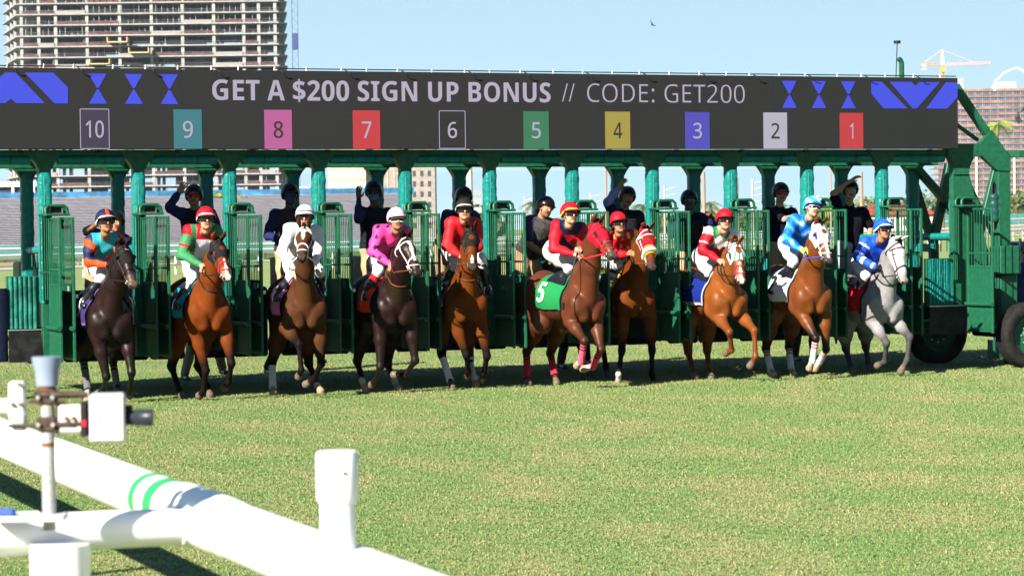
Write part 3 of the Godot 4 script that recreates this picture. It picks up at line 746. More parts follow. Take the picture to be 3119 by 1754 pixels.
# sheet draped over the trunk: s0..s1 metres behind the withers, down each side to angle a
func drape(K: Dictionary, s0: float, s1: float, a0: float, a1: float, off: float, ns := 10, na := 22, ripple := 0.0) -> Dictionary:
	var o0: Vector3 = K.c - K.f * (s0 - 0.05)
	var o1: Vector3 = K.c - K.f * (s1 - 0.05)
	var P := []
	for i in ns + 1:
		var row := []
		var o := o0.lerp(o1, float(i) / ns)
		for j in na + 1:
			var a := deg_to_rad(lerpf(a0, a1, float(j) / na))
			var d: Vector3 = K.up * cos(a) + K.lat * sin(a)
			row.append(drape_hit(K, o, d, off + ripple * absf(sin(a)) * (0.5 + 0.5 * sin(i * 1.9 + a * 3.0))))
		P.append(row)
	var out := blank()
	var V := PackedVector3Array(); var I := PackedInt32Array(); var N := PackedVector3Array()
	for lay in 2:
		for i in ns + 1:
			for j in na + 1:
				var du: Vector3 = P[mini(i + 1, ns)][j] - P[maxi(i - 1, 0)][j]
				var dv: Vector3 = P[i][mini(j + 1, na)] - P[i][maxi(j - 1, 0)]
				var nn := dv.cross(du).normalized()
				var outw: Vector3 = P[i][j] - o0.lerp(o1, float(i) / ns)
				if nn.dot(outw) < 0: nn = -nn
				V.append(P[i][j] - (nn * 0.006 if lay else Vector3.ZERO))
				N.append(nn if lay == 0 else -nn)
		var q := lay * (ns + 1) * (na + 1)
		for i in ns:
			for j in na:
				var k := q + i * (na + 1) + j
				I.append_array([k, k + 1, k + na + 2, k, k + na + 2, k + na + 1])
	out.v = V; out.n = N; out.i = facing(V, N, I)
	return out

func facing(V: PackedVector3Array, N: PackedVector3Array, I: PackedInt32Array) -> PackedInt32Array:
	for q in range(0, I.size(), 3):
		var g := (V[I[q + 2]] - V[I[q]]).cross(V[I[q + 1]] - V[I[q]])
		if g.dot(N[I[q]]) < 0.0:
			var t := I[q + 1]
			I[q + 1] = I[q + 2]
			I[q + 2] = t
	return I

func drape_hit(K: Dictionary, o: Vector3, d: Vector3, off: float) -> Vector3:
	var t := 0.55
	var F: Field = K.F
	if not K.has("trunk"):
		var l := PackedInt32Array()
		for i in F.all:
			if F.id[i] == 0: l.append(i)
		K.trunk = l
	for i in 20:
		var e := F.ev(o + d * t, K.trunk)
		t -= e * 0.85
		if absf(e) < 0.002: break
	return o + d * (t + off)

# digits on the right side of the cloth
func cloth_digit(K: Dictionary, root: Node, text: String, s_mid: float, a_mid: float, size: float, m: Material, side := -1.0) -> void:
	var tmsh := TextMesh.new()
	tmsh.text = text
	tmsh.font = F_BOLD
	tmsh.font_size = 64
	tmsh.pixel_size = size / 48.0
	tmsh.depth = 0.0
	var arr: Array = tmsh.get_mesh_arrays() if tmsh.get_surface_count() else []
	if arr.is_empty(): return
	var V: PackedVector3Array = arr[Mesh.ARRAY_VERTEX]
	var out := PackedVector3Array(); var N := PackedVector3Array()
	var o: Vector3 = K.c - K.f * (s_mid - 0.05)
	var T := PackedVector3Array()
	if arr[Mesh.ARRAY_INDEX] != null:
		for i in arr[Mesh.ARRAY_INDEX]: T.append(V[i])
	else: T = V
	for lev in 3:
		var T2 := PackedVector3Array()
		for q in range(0, T.size(), 3):
			var p0 := T[q]; var p1 := T[q + 1]; var p2 := T[q + 2]
			if maxf(p0.distance_to(p1), maxf(p1.distance_to(p2), p2.distance_to(p0))) < 0.06: T2.append_array([p0, p1, p2])
			else:
				var a01 := (p0 + p1) * 0.5; var a12 := (p1 + p2) * 0.5; var a20 := (p2 + p0) * 0.5
				T2.append_array([p0, a01, a20, a01, p1, a12, a20, a12, p2, a01, a12, a20])
		T = T2
	for v in T:
		var a := deg_to_rad(a_mid) - v.y / 0.33
		var oo: Vector3 = o + K.f * v.x
		var d: Vector3 = K.up * cos(a) + K.lat * side * sin(a)
		out.append(drape_hit(K, oo, d, 0.046))
		N.append(d)
	var idx := PackedInt32Array()
	for i in out.size(): idx.append(i)
	arr = []
	arr.resize(Mesh.ARRAY_MAX)
	arr[Mesh.ARRAY_VERTEX] = out
	arr[Mesh.ARRAY_NORMAL] = N
	arr[Mesh.ARRAY_INDEX] = facing(out, N, idx)
	var am := ArrayMesh.new()
	am.add_surface_from_arrays(Mesh.PRIMITIVE_TRIANGLES, arr)
	obj("number", am, m, root)

# hood: the head's own surface pushed out, with eye holes
func hood(K: Dictionary, col: Color, z_front: float, trim = null) -> ArrayMesh:
	var H: Transform3D = K.H
	var d := horse_head
	var keep := func(P: Vector3, bo: int) -> bool:
		if bo == 3 or P.y > 0.058: return false
		if P.z < -0.05: return false
		var lim := z_front + 0.05 * (P.y + 0.05) * 4.0
		if P.z > lim: return false
		if Vector3(0, P.y + 0.026, P.z - 0.180).length() < 0.036 and absf(P.x) > 0.045: return false
		return true
	var map := {}
	var out := blank()
	var V := PackedVector3Array(); var N := PackedVector3Array(); var Cc := PackedColorArray(); var I := PackedInt32Array()
	for q in range(0, d.i.size(), 3):
		var ok := true
		for e in 3:
			var vi: int = d.i[q + e]
			if not keep.call(d.v[vi], d.b[vi]): ok = false
		if not ok: continue
		for e in 3:
			var vi: int = d.i[q + e]
			if not map.has(vi):
				map[vi] = V.size()
				V.append(H * (d.v[vi] + d.n[vi] * 0.007))
				N.append((H.basis * d.n[vi]).normalized())
				var cc := col
				var P: Vector3 = d.v[vi]
				if trim is Callable: cc = trim.call(P, col)
				Cc.append(cc)
			I.append(map[vi])
	out.v = V; out.n = N; out.c = Cc; out.i = I
	return solid(out)

func eye_cup(s: SurfaceTool, H: Transform3D, side: float, r: float, open: float) -> void:
	# quarter cup behind the eye, open to the front
	var c := Vector3(0.078 * side, -0.026, 0.165)
	var n := 9
	var m := 6
	var g := []
	for i in n + 1:
		var row := []
		var a := lerpf(-1.45, 1.45, float(i) / n)
		for j in m + 1:
			var p := lerpf(0.0, open, float(j) / m)
			var q := Vector3(sin(p) * cos(a) * 1.1 * side, sin(a) * r * 18.0 / 18.0 / r, -cos(p) * cos(a))
			row.append(H * (c + Vector3(q.x * r * 0.9, q.y * r, q.z * r)))
		g.append(row)
	for i in n:
		for j in m:
			quad(s, g[i][j], g[i + 1][j], g[i + 1][j + 1], g[i][j + 1])

func bandage(K: Dictionary, key: String, col: Color, stripes, from := 0.15, to := 1.12) -> void:
	var L: Array = K.D[key]
	var fore: bool = key[0] == "F"
	var k: Vector3 = L[1] if fore else L[0]
	var t: Vector3 = L[2] if fore else L[1]
	var d := blank()
	var pts := []
	var n := 14
	var s := st()
	s.set_smooth_group(0)
	var bas := frame_of(t - k)
	var prev := []
	for i in n + 1:
		var u := lerpf(from, to, float(i) / n)
		var r := lerpf(0.044 if fore else 0.048, 0.043 if fore else 0.046, u) + 0.0015 * sin(i * 2.2)
		if u > 0.92: r += 0.004
		var ring := []
		for j in 13:
			var a := TAU * j / 12.0
			ring.append(k.lerp(t, u) + (bas.x * cos(a) + bas.z * sin(a)) * r)
		if i > 0:
			var cc := col
			if stripes != null and (i in [2, 4]): cc = stripes
			s.set_color(cc)
			for j in 12: quad(s, prev[j], prev[j + 1], ring[j + 1], ring[j])
		prev = ring
	obj("leg_bandage", flat(s), M.cloth_v, K.root)
# ------------------------------------------------------------------ people
func make_man_parts() -> void:
	var F := Field.new()
	F.cap(Vector3(0, 0.035, -0.022), Vector3(0, 0.045, 0.022), 0.084, 0.080, 0, 0.04)
	F.cap(Vector3(0, -0.01, 0.02), Vector3(0, -0.065, 0.035), 0.072, 0.052, 0, 0.04)
	F.cap(Vector3(-0.030, -0.075, 0.035), Vector3(0.030, -0.075, 0.035), 0.038, 0.038, 0, 0.03)
	F.cap(Vector3(0, -0.095, 0.062), Vector3(0, -0.100, 0.066), 0.022, 0.020, 0, 0.03)
	F.cap(Vector3(0, 0.008, 0.094), Vector3(0, -0.030, 0.112), 0.010, 0.014, 1, 0.018)
	F.cap(Vector3(-0.030, 0.018, 0.082), Vector3(0.030, 0.018, 0.082), 0.013, 0.013, 0, 0.02)
	F.cap(Vector3(-0.016, -0.066, 0.086), Vector3(0.016, -0.066, 0.086), 0.010, 0.010, 2, 0.012)
	for s in [-1.0, 1.0]:
		F.cap(Vector3(0.034 * s, -0.030, 0.066), Vector3(0.040 * s, -0.040, 0.050), 0.024, 0.024, 0, 0.03)
		F.cap(Vector3(0.082 * s, 0.012, -0.005), Vector3(0.080 * s, -0.030, 0.004), 0.014, 0.010, 3, 0.012)
	F.cap(Vector3(0, -0.06, -0.018), Vector3(0, -0.125, -0.035), 0.054, 0.050, 0, 0.03)
	man_head = F.mesh(0.0085)
	var xs := [0.033, 0.011, -0.011, -0.031]
	var ls := [0.92, 1.0, 0.94, 0.78]
	for kind in 2:
		var G := Field.new()
		G.cap(Vector3(0, 0, -0.04), Vector3(0, 0, 0.01), 0.027, 0.026, 0, 0.02)
		for i in 4:
			var x: float = xs[i]
			var l: float = ls[i]
			G.cap(Vector3(x * 0.55, 0, 0.01), Vector3(x, 0, 0.082), 0.017, 0.0125, 0, 0.014)
			if kind == 0:
				G.chain([Vector3(x, 0, 0.084), Vector3(x, -0.026, 0.108 * l + 0.008), Vector3(x, -0.052, 0.092), Vector3(x, -0.050, 0.068)], [0.0115, 0.0105, 0.0095, 0.0085], 0, 0.006)
			else:
				G.chain([Vector3(x, 0, 0.084), Vector3(x * 1.16, -0.006, 0.084 + 0.040 * l), Vector3(x * 1.22, -0.018, 0.084 + 0.068 * l), Vector3(x * 1.24, -0.034, 0.084 + 0.086 * l)], [0.0112, 0.0102, 0.0092, 0.0080], 0, 0.006)
		if kind == 0: G.chain([Vector3(0.026, -0.006, 0.02), Vector3(0.048, -0.022, 0.055), Vector3(0.034, -0.048, 0.082)], [0.015, 0.0125, 0.0095], 0, 0.01)
		else: G.chain([Vector3(0.026, -0.006, 0.02), Vector3(0.058, -0.016, 0.055), Vector3(0.072, -0.026, 0.088)], [0.015, 0.0122, 0.0092], 0, 0.01)
		var d := G.mesh(0.0062)
		if kind == 0: fist = d
		else: open_hand = d

func hand_frame(e: Vector3, w: Vector3, back: Vector3, left: bool) -> Transform3D:
	var z := (w - e).normalized()
	var y := (back - z * back.dot(z)).normalized()
	var x := y.cross(z)
	if left: x = -x
	return Transform3D(Basis(x, y, z), w)

# helmet shell with a peak, in head axes
func helmet(H: Transform3D, fnc: Callable, peak := 0.05, vents := false, deep := 0.0) -> Array:
	var s := st()
	s.set_smooth_group(0)
	var c := Vector3(0, 0.036, -0.008)
	var nt := 32
	var np := 12
	var g := []
	for i in nt:
		var th := TAU * i / nt
		var fr := sin(th)   # +1 front
		var end := deg_to_rad(84.0 if fr > 0.75 else lerpf(84.0, 112.0 + deep, clampf((0.75 - fr) / 0.9, 0, 1)))
		var row := []
		for j in np + 1:
			var ph := end * j / np
			var r := 1.0
			if vents and j > 1 and j < np - 1: r += 0.035 * maxf(0.0, cos(th * 7.0)) - 0.012
			row.append([H * (c + Vector3(sin(ph) * cos(th) * 0.122 * r, cos(ph) * 0.138 * r, sin(ph) * sin(th) * 0.148 * r)), th, float(j) / np])
		g.append(row)
	for i in nt:
		var i2 := (i + 1) % nt
		for j in np:
			s.set_color(fnc.call(g[i][j][1] + PI / nt, (j + 0.5) / np))
			if j == 0: tri(s, g[i][0][0], g[i2][1][0], g[i][1][0])
			else: quad(s, g[i][j][0], g[i2][j][0], g[i2][j + 1][0], g[i][j + 1][0])
	# rolled lower edge
	var shell := flat(s)
	var p := st()
	p.set_smooth_group(0)
	p.set_color(fnc.call(PI / 2, 2.0))
	var last := []
	for k in 15:
		var a := deg_to_rad(lerpf(22.0, 158.0, k / 14.0))
		var w := peak * pow(sin(a), 0.7)
		var base := c + Vector3(cos(a) * 0.122, 0.015 - 0.022 * (1.0 - sin(a)), sin(a) * 0.147)
		var tip := base + Vector3(cos(a) * w * 0.5, -0.012 * sin(a) - 0.3 * w * 0.5, sin(a) * w)
		var row := [H * (base + Vector3(0, 0.004, -0.004)), H * (tip + Vector3(0, 0.003, 0)), H * tip, H * (base - Vector3(0, 0.004, 0))]
		if last.size():
			for q in 3: quad(p, last[q], row[q], row[q + 1], last[q + 1])
		last = row
	return [shell, flat(p)]

func goggles(H: Transform3D, parent: Node, lens: Material, rim: Material, big := 1.0) -> void:
	var pt := func(a: float, y: float, r: float) -> Vector3:
		return H * Vector3(sin(a) * (0.080 + r), y, 0.020 + cos(a) * (0.082 + r))
	var s := st()
	s.set_smooth_group(0)
	var n := 16
	var A := 1.15
	for i in n:
		var a0 := lerpf(-A, A, float(i) / n)
		var a1 := lerpf(-A, A, float(i + 1) / n)
		var lo := func(a: float) -> float: return -0.034 * big + 0.016 * exp(-a * a * 40.0) + 0.008 * absf(a)
		var hi := 0.016 * big
		quad(s, pt.call(a0, hi, 0.012), pt.call(a1, hi, 0.012), pt.call(a1, lo.call(a1), 0.012), pt.call(a0, lo.call(a0), 0.012))
	var lensn := obj("goggle_lens", flat(s), lens, parent)
	var r := st()
	var top := []
	var bot := []
	for i in n + 1:
		var a := lerpf(-A, A, float(i) / n)
		top.append(pt.call(a, 0.017 * big, 0.011))
		bot.append(pt.call(a, -0.034 * big + 0.016 * exp(-a * a * 40.0) + 0.008 * absf(a), 0.011))
	tube(r, top, 0.0045, 6)
	tube(r, bot, 0.0045, 6)
	# strap round the head
	var strap := []
	for i in 15:
		var a := lerpf(A, TAU - A, i / 14.0)
		strap.append(H * Vector3(sin(a) * 0.096, -0.006, -0.006 + cos(a) * 0.112))
	tube(r, strap, 0.007, 6)
	obj("goggle_frame", flat(r), rim, parent)

func build_person(label: String, J: Dictionary, S: Dictionary, at: Vector3, group: String) -> Node3D:
	var root := thing("person", label, "person", at, 0.0, group)
	var sR: Vector3 = J.sR; var sL: Vector3 = J.sL
	var pel: Vector3 = J.pel
	var sh := (sR + sL) * 0.5
	var lat := (sL - sR).normalized()
	var ut := (sh - pel).normalized()
	lat = (lat - ut * lat.dot(ut)).normalized()
	var fw := lat.cross(ut)
	var hu := (Vector3(J.hc) - Vector3(J.ch)).normalized()
	var fd := Vector3(J.fd).normalized()
	var hz := (fd - hu * fd.dot(hu) * 0.8)
	hz = hz.normalized()
	var hx := hu.cross(hz).normalized()
	var H := Transform3D(Basis(hx, hz.cross(hx), hz), Vector3(J.hc) - hu * 0.068)
	var skin: Color = S.skin
	var jockey: bool = S.get("jockey", false)
	var bulk: float = S.get("bulk", 1.0)
	# continuous body
	var B := Field.new()
	var nb := H * Vector3(0, -0.105, -0.030)
	torso(B, pel, sh, lat, ut, fw, sR, sL, -0.02, bulk)
	B.cap(nb, sh + fw * -0.01 - ut * 0.02, 0.050, 0.065, 7, 0.05)
	B.cap(H * Vector3(0, -0.06, -0.02), nb, 0.052, 0.054, 7, 0.03)
	limbs(B, J, pel, lat, sR, sL, -0.012, true, jockey, bulk)
	var d := B.mesh(0.024)
	var body := blank()
	join(body, d, Transform3D(), plainc(d, skin))
	var lipc := Color(skin.r * 0.62, skin.g * 0.38, skin.b * 0.38)
	var mask = S.get("mask", null)
	var hc := paint(man_head, func(P, bo, t):
		var c := skin * (1.0 + 0.05 * sin(P.x * 90.0) * sin(P.y * 80.0))
		if bo == 2: c = lipc
		if mask != null and P.y < -0.018 - 0.12 * maxf(0.0, 0.05 - P.z): c = mask * (1.0 + 0.25 * sin(P.x * 120.0 + 40.0 * P.y) * sin(P.y * 140.0))
		elif absf(absf(P.x) - 0.031) < 0.013 and absf(P.y - 0.001) < 0.006 and P.z > 0.05: c = Color(0.0214, 0.0143, 0.0129) if absf(absf(P.x) - 0.031) < 0.006 else Color(0.3214, 0.3, 0.2857)
		elif absf(absf(P.x) - 0.032) < 0.020 and absf(P.y - 0.022) < 0.005 and P.z > 0.05: c = Color(0.0179, 0.0129, 0.01)
		elif bo == 2 and absf(P.y + 0.066) < 0.003: c = Color(0.0357, 0.0143, 0.0143)
		elif S.get("stubble", false) and P.y < -0.05 and P.z > -0.02: c = c.lerp(Color(0.0357, 0.025, 0.0214), 0.35)
		if P.y > 0.035 and P.z < 0.05 or (P.z < 0.0 and P.y > -0.03 and bo != 3): c = Color(0.0086, 0.0064, 0.0057)
		return c)
	join(body, man_head, H, hc)
	var gl = S.get("gloves", null)
	for side in ["R", "L"]:
		var left: bool = side == "L"
		var e: Vector3 = J["e" + side]; var w: Vector3 = J["w" + side]
		var open: bool = S.get("open" + side, false)
		var back: Vector3 = S.get("back" + side, UPV + lat * (0.6 if left else -0.6))
		var hd: Dictionary = open_hand if open else fist
		join(body, hd, hand_frame(e, w, back, left), plainc(hd, skin if gl == null else gl), left)
	obj("body", solid(body), M.skin, root)
	# top
	var T := Field.new()
	torso(T, pel, sh, lat, ut, fw, sR, sL, 0.020 if jockey else 0.010, bulk)
	T.cap(sh - ut * 0.035 - fw * 0.01, sh.lerp(nb, 0.55) - fw * 0.012, 0.088, 0.060, 0, 0.04)
	var short: bool = S.get("short", false)
	for side in ["R", "L"]:
		var id := 1 if side == "R" else 11
		var a: Vector3 = sR if side == "R" else sL
		var e: Vector3 = J["e" + side]; var w: Vector3 = J["w" + side]
		if jockey: bulk = 1.14
		T.cap(a - ut * 0.005, a.lerp(e, 0.5), 0.071 * bulk, 0.064 * bulk, id, 0.05)
		if short: T.cap(a.lerp(e, 0.5), a.lerp(e, 0.72), 0.064 * bulk, 0.066 * bulk, id, 0.02)
		else:
			T.cap(a.lerp(e, 0.5), e, 0.062 * bulk, 0.054 * bulk, id, 0.03)
			T.cap(e, e.lerp(w, 0.55), 0.055 * bulk, 0.048 * bulk, id + 1, 0.04)
			T.cap(e.lerp(w, 0.55), e.lerp(w, 0.93), 0.046 * bulk, 0.036, id + 1, 0.03)
	T.fold = S.get("fold", 0.0042)
	var td := T.mesh(0.0135 if jockey else 0.019)
	var top := blank()
	var fnc: Callable = S.top
	join(top, td, Transform3D(), paint(td, func(P, bo, t):
		var r: Vector3 = P - pel
		return fnc.call(r.dot(lat), r.dot(ut), r.dot(fw), bo, t, P)))
	obj("jacket" if jockey else "shirt", solid(top), M.silk if jockey else M.cloth_v, root)
	if S.has("vest"):
		var Vf := Field.new()
		torso(Vf, pel + ut * 0.05, sh, lat, ut, fw, sR - ut * 0.02 + lat * 0.05, sL - ut * 0.02 - lat * 0.05, 0.026, bulk)
		Vf.fold = 0.003
		var vd := Vf.mesh(0.018)
		vd.c = paint(vd, func(P, bo, t):
			var r: Vector3 = P - pel
			var q: Color = S.vest
			if absf(r.dot(lat)) < 0.008 and r.dot(fw) > 0: q = q * 0.4
			if sin(r.dot(ut) * 80.0) > 0.93: q = q * 0.5
			return q)
		obj("vest", solid(vd), M.cloth_v, root)
	# legs
	var Lg := Field.new()
	Lg.cap(pel - lat * 0.055 + ut * 0.02, pel + lat * 0.055 + ut * 0.02, 0.128 * bulk, 0.128 * bulk, 0, 0.06)
	for side in ["R", "L"]:
		var sg := -1.0 if side == "R" else 1.0
		var k: Vector3 = J["k" + side]; var a: Vector3 = J["a" + side]
		var hj := pel + lat * 0.08 * sg - ut * 0.02
		Lg.cap(hj, hj.lerp(k, 0.5), 0.105 * bulk, 0.086 * bulk, 4, 0.05)
		Lg.cap(hj.lerp(k, 0.5), k, 0.086 * bulk, 0.064, 4, 0.04)
		if jockey: Lg.cap(k, k.lerp(a, 0.25), 0.064, 0.058, 5, 0.03)
		else:
			Lg.cap(k, k.lerp(a, 0.5), 0.072, 0.066, 5, 0.04)
			Lg.cap(k.lerp(a, 0.5), k.lerp(a, 0.96), 0.066, 0.064, 5, 0.03)
	Lg.fold = 0.0022
	var ld := Lg.mesh(0.0155 if jockey else 0.02)
	var lc: Color = S.legs
	var lf = S.get("legs_fn", null)
	ld.c = paint(ld, func(P, bo, t): return lf.call(P, bo, t) if lf != null else lc)
	obj("breeches" if jockey else "trousers", solid(ld), M.cloth_v, root)
	for side in ["R", "L"]:
		var Bt := Field.new()
		var k: Vector3 = J["k" + side]; var a: Vector3 = J["a" + side]
		var toe: Vector3 = a + Vector3(S.get("toe", fw)) * 0.17 - UPV * 0.045
		var heel: Vector3 = a - Vector3(S.get("toe", fw)) * 0.03 - UPV * 0.05
		if jockey:
			Bt.cap(k.lerp(a, 0.16), k.lerp(a, 0.5), 0.060, 0.058, 5, 0.03)
			Bt.cap(k.lerp(a, 0.5), a, 0.058, 0.044, 5, 0.03)
		else: Bt.cap(k.lerp(a, 0.88), a, 0.05, 0.05, 5, 0.03)
		Bt.cap(a, heel, 0.045, 0.040, 6, 0.03)
		Bt.cap(heel, toe, 0.042, 0.036, 6, 0.03)
		var bd := Bt.mesh(0.015)
		var bc: Color = S.boots
		var cuff = S.get("cuff", null)
		bd.c = paint(bd, func(P, bo, t):
			if cuff != null and (P - k).length() < 0.16: return cuff
			return bc)
		obj("boot", solid(bd), M.leather_v, root)
	# head gear
	var hm: Array = helmet(H, S.helmet, S.get("peak", 0.045), S.get("vents", false), S.get("deep", 0.0))
	var shell := obj("helmet", hm[0], S.get("helmet_mat", M.silk), root)
	obj("peak", hm[1], S.get("helmet_mat", M.silk), shell)
	var cs := st()
	tube(cs, [H * Vector3(-0.090, 0.01, 0.0), H * Vector3(-0.074, -0.06, 0.03), H * Vector3(-0.03, -0.115, 0.058), H * Vector3(0.03, -0.115, 0.058), H * Vector3(0.074, -0.06, 0.03), H * Vector3(0.090, 0.01, 0.0)], 0.006, 6)
	obj("chin_strap", flat(cs), M.black_cloth, root)
	if S.has("lens"): goggles(H, root, S.lens, S.rim, S.get("big", 1.0))
	return root

func torso(F: Field, pel: Vector3, sh: Vector3, lat: Vector3, ut: Vector3, fw: Vector3, sR: Vector3, sL: Vector3, g: float, bulk: float) -> void:
	var L := (sh - pel).length()
	F.cap(pel - lat * 0.05, pel + lat * 0.05, 0.118 * bulk + g, 0.118 * bulk + g, 0, 0.06, fw, 1.12)
	F.cap(pel, pel + ut * L * 0.5, 0.118 * bulk + g, 0.120 * bulk + g, 0, 0.06)
	F.cap(pel + ut * L * 0.42 - lat * 0.045, pel + ut * L * 0.80 - lat * 0.060, 0.105 * bulk + g, 0.110 * bulk + g, 0, 0.08)
	F.cap(pel + ut * L * 0.42 + lat * 0.045, pel + ut * L * 0.80 + lat * 0.060, 0.105 * bulk + g, 0.110 * bulk + g, 0, 0.08)
	F.cap(sR + lat * 0.03 - ut * 0.01, sL - lat * 0.03 - ut * 0.01, 0.066 * bulk + g, 0.066 * bulk + g, 0, 0.07)

func limbs(F: Field, J: Dictionary, pel: Vector3, lat: Vector3, sR: Vector3, sL: Vector3, g: float, feet: bool, jockey: bool, bulk: float) -> void:
	for side in ["R", "L"]:
		var sg := -1.0 if side == "R" else 1.0
		var a: Vector3 = sR if side == "R" else sL
		var e: Vector3 = J["e" + side]; var w: Vector3 = J["w" + side]
		F.cap(a, e, 0.058 * bulk + g, 0.050 * bulk + g, 1, 0.04)
		F.cap(e, e.lerp(w, 0.35), 0.056 + g, 0.055 + g, 2, 0.02)
		F.cap(e.lerp(w, 0.35), w, 0.055 + g, 0.038 + g, 2, 0.02)
		var k: Vector3 = J["k" + side]; var an: Vector3 = J["a" + side]
		F.cap(pel + lat * 0.08 * sg, k, 0.09 + g, 0.056 + g, 4, 0.05)
		F.cap(k, an, 0.052 + g, 0.040 + g, 5, 0.03)
		F.cap(an, an + Vector3(0, -0.05, 0.05), 0.036 + g, 0.036 + g, 6, 0.03)
# ------------------------------------------------------------------ starting gate
const PITCH := 1.2
var F_BOLD: Font
var F_LIGHT: Font
var F_PLAIN: Font

func rounded_pad(c: Vector3, z: Vector3, sd: int) -> ArrayMesh:
	# vinyl sleeve: a rounded box with sagging creases
	var s := st()
	s.set_smooth_group(0)
	var n := 26
	var m := 20
	var rng := RandomNumberGenerator.new()
	rng.seed = sd
	var o := [rng.randf() * 9.0, rng.randf() * 9.0, rng.randf() * 9.0]
	var prev := []
	for i in n + 1:
		var y := c.y - z.y * 0.5 + z.y * i / n
		var ring := []
		for j in m:
			var a := TAU * j / m
			var q := Vector2(cos(a), sin(a))
			var k := pow(pow(absf(q.x), 5.0) + pow(absf(q.y), 5.0), -0.2)
			var wr := 0.0045 * sin(y * 37.0 + q.x * 3.0 + o[0]) * sin(y * 13.0 + q.y * 2.0 + o[1]) + 0.003 * sin(y * 61.0 + a * 2.0 + o[2])
			if i == 0 or i == n: wr -= 0.006
			ring.append(Vector3(c.x + q.x * k * (z.x * 0.5 + wr), y, c.z + q.y * k * (z.z * 0.5 + wr)))
		if i > 0:
			for j in m:
				var j2 := (j + 1) % m
				quad(s, prev[j], ring[j], ring[j2], prev[j2])
		prev = ring
	return flat(s)

func gusset(c: Vector3, half0: float, half1: float, y0: float, y1: float, dz: float) -> ArrayMesh:
	var p := PackedVector2Array()
	var n := 8
	for i in n + 1:
		var t := float(i) / n
		p.append(Vector2(half0 + (half1 - half0) * pow(t, 1.45), y0 + (y1 - y0) * t))
	var q := PackedVector2Array()
	for v in p: q.append(v)
	for i in range(n, -1, -1): q.append(Vector2(-p[i].x, p[i].y))
	return platem(q, c, Vector3(1, 0, 0), UPV, dz)

func make_door() -> Array:
	# door in its own axes: hinge at z 0, swings out to z 0.68; y 0.52 to 2.31
	var fr := st()
	var L := 0.68
	box(fr, Vector3(0, 1.415, 0.018), Vector3(0.034, 1.79, 0.036))
	box(fr, Vector3(0, 1.415, L - 0.018), Vector3(0.034, 1.79, 0.036))
	box(fr, Vector3(0, 2.295, L * 0.5), Vector3(0.030, 0.030, L - 0.074))
	box(fr, Vector3(0, 1.66, L * 0.5), Vector3(0.026, 0.026, L - 0.074))
	box(fr, Vector3(0, 1.47, L * 0.5), Vector3(0.030, 0.030, L - 0.074))
	box(fr, Vector3(0, 0.55, L * 0.5), Vector3(0.028, 0.03, L - 0.074))
	var bars := st()
	for i in 7:
		var z := 0.036 + (L - 0.072) * (i + 1) / 8.0
		tube(bars, [Vector3(0, 1.486, z), Vector3(0, 2.279, z)], 0.0065, 6, false, false)
	var pan := st()
	box(pan, Vector3(0, 1.20, L * 0.5), Vector3(0.018, 0.508, L - 0.074))
	box(pan, Vector3(0, 0.74, L * 0.5), Vector3(0.018, 0.346, L - 0.074))
	var rail := st()
	tube(rail, [Vector3(-0.03, 0.93, -0.03), Vector3(-0.03, 0.93, L + 0.02)], 0.03, 10)
	return [flat(fr), flat(bars), flat(pan), flat(rail)]

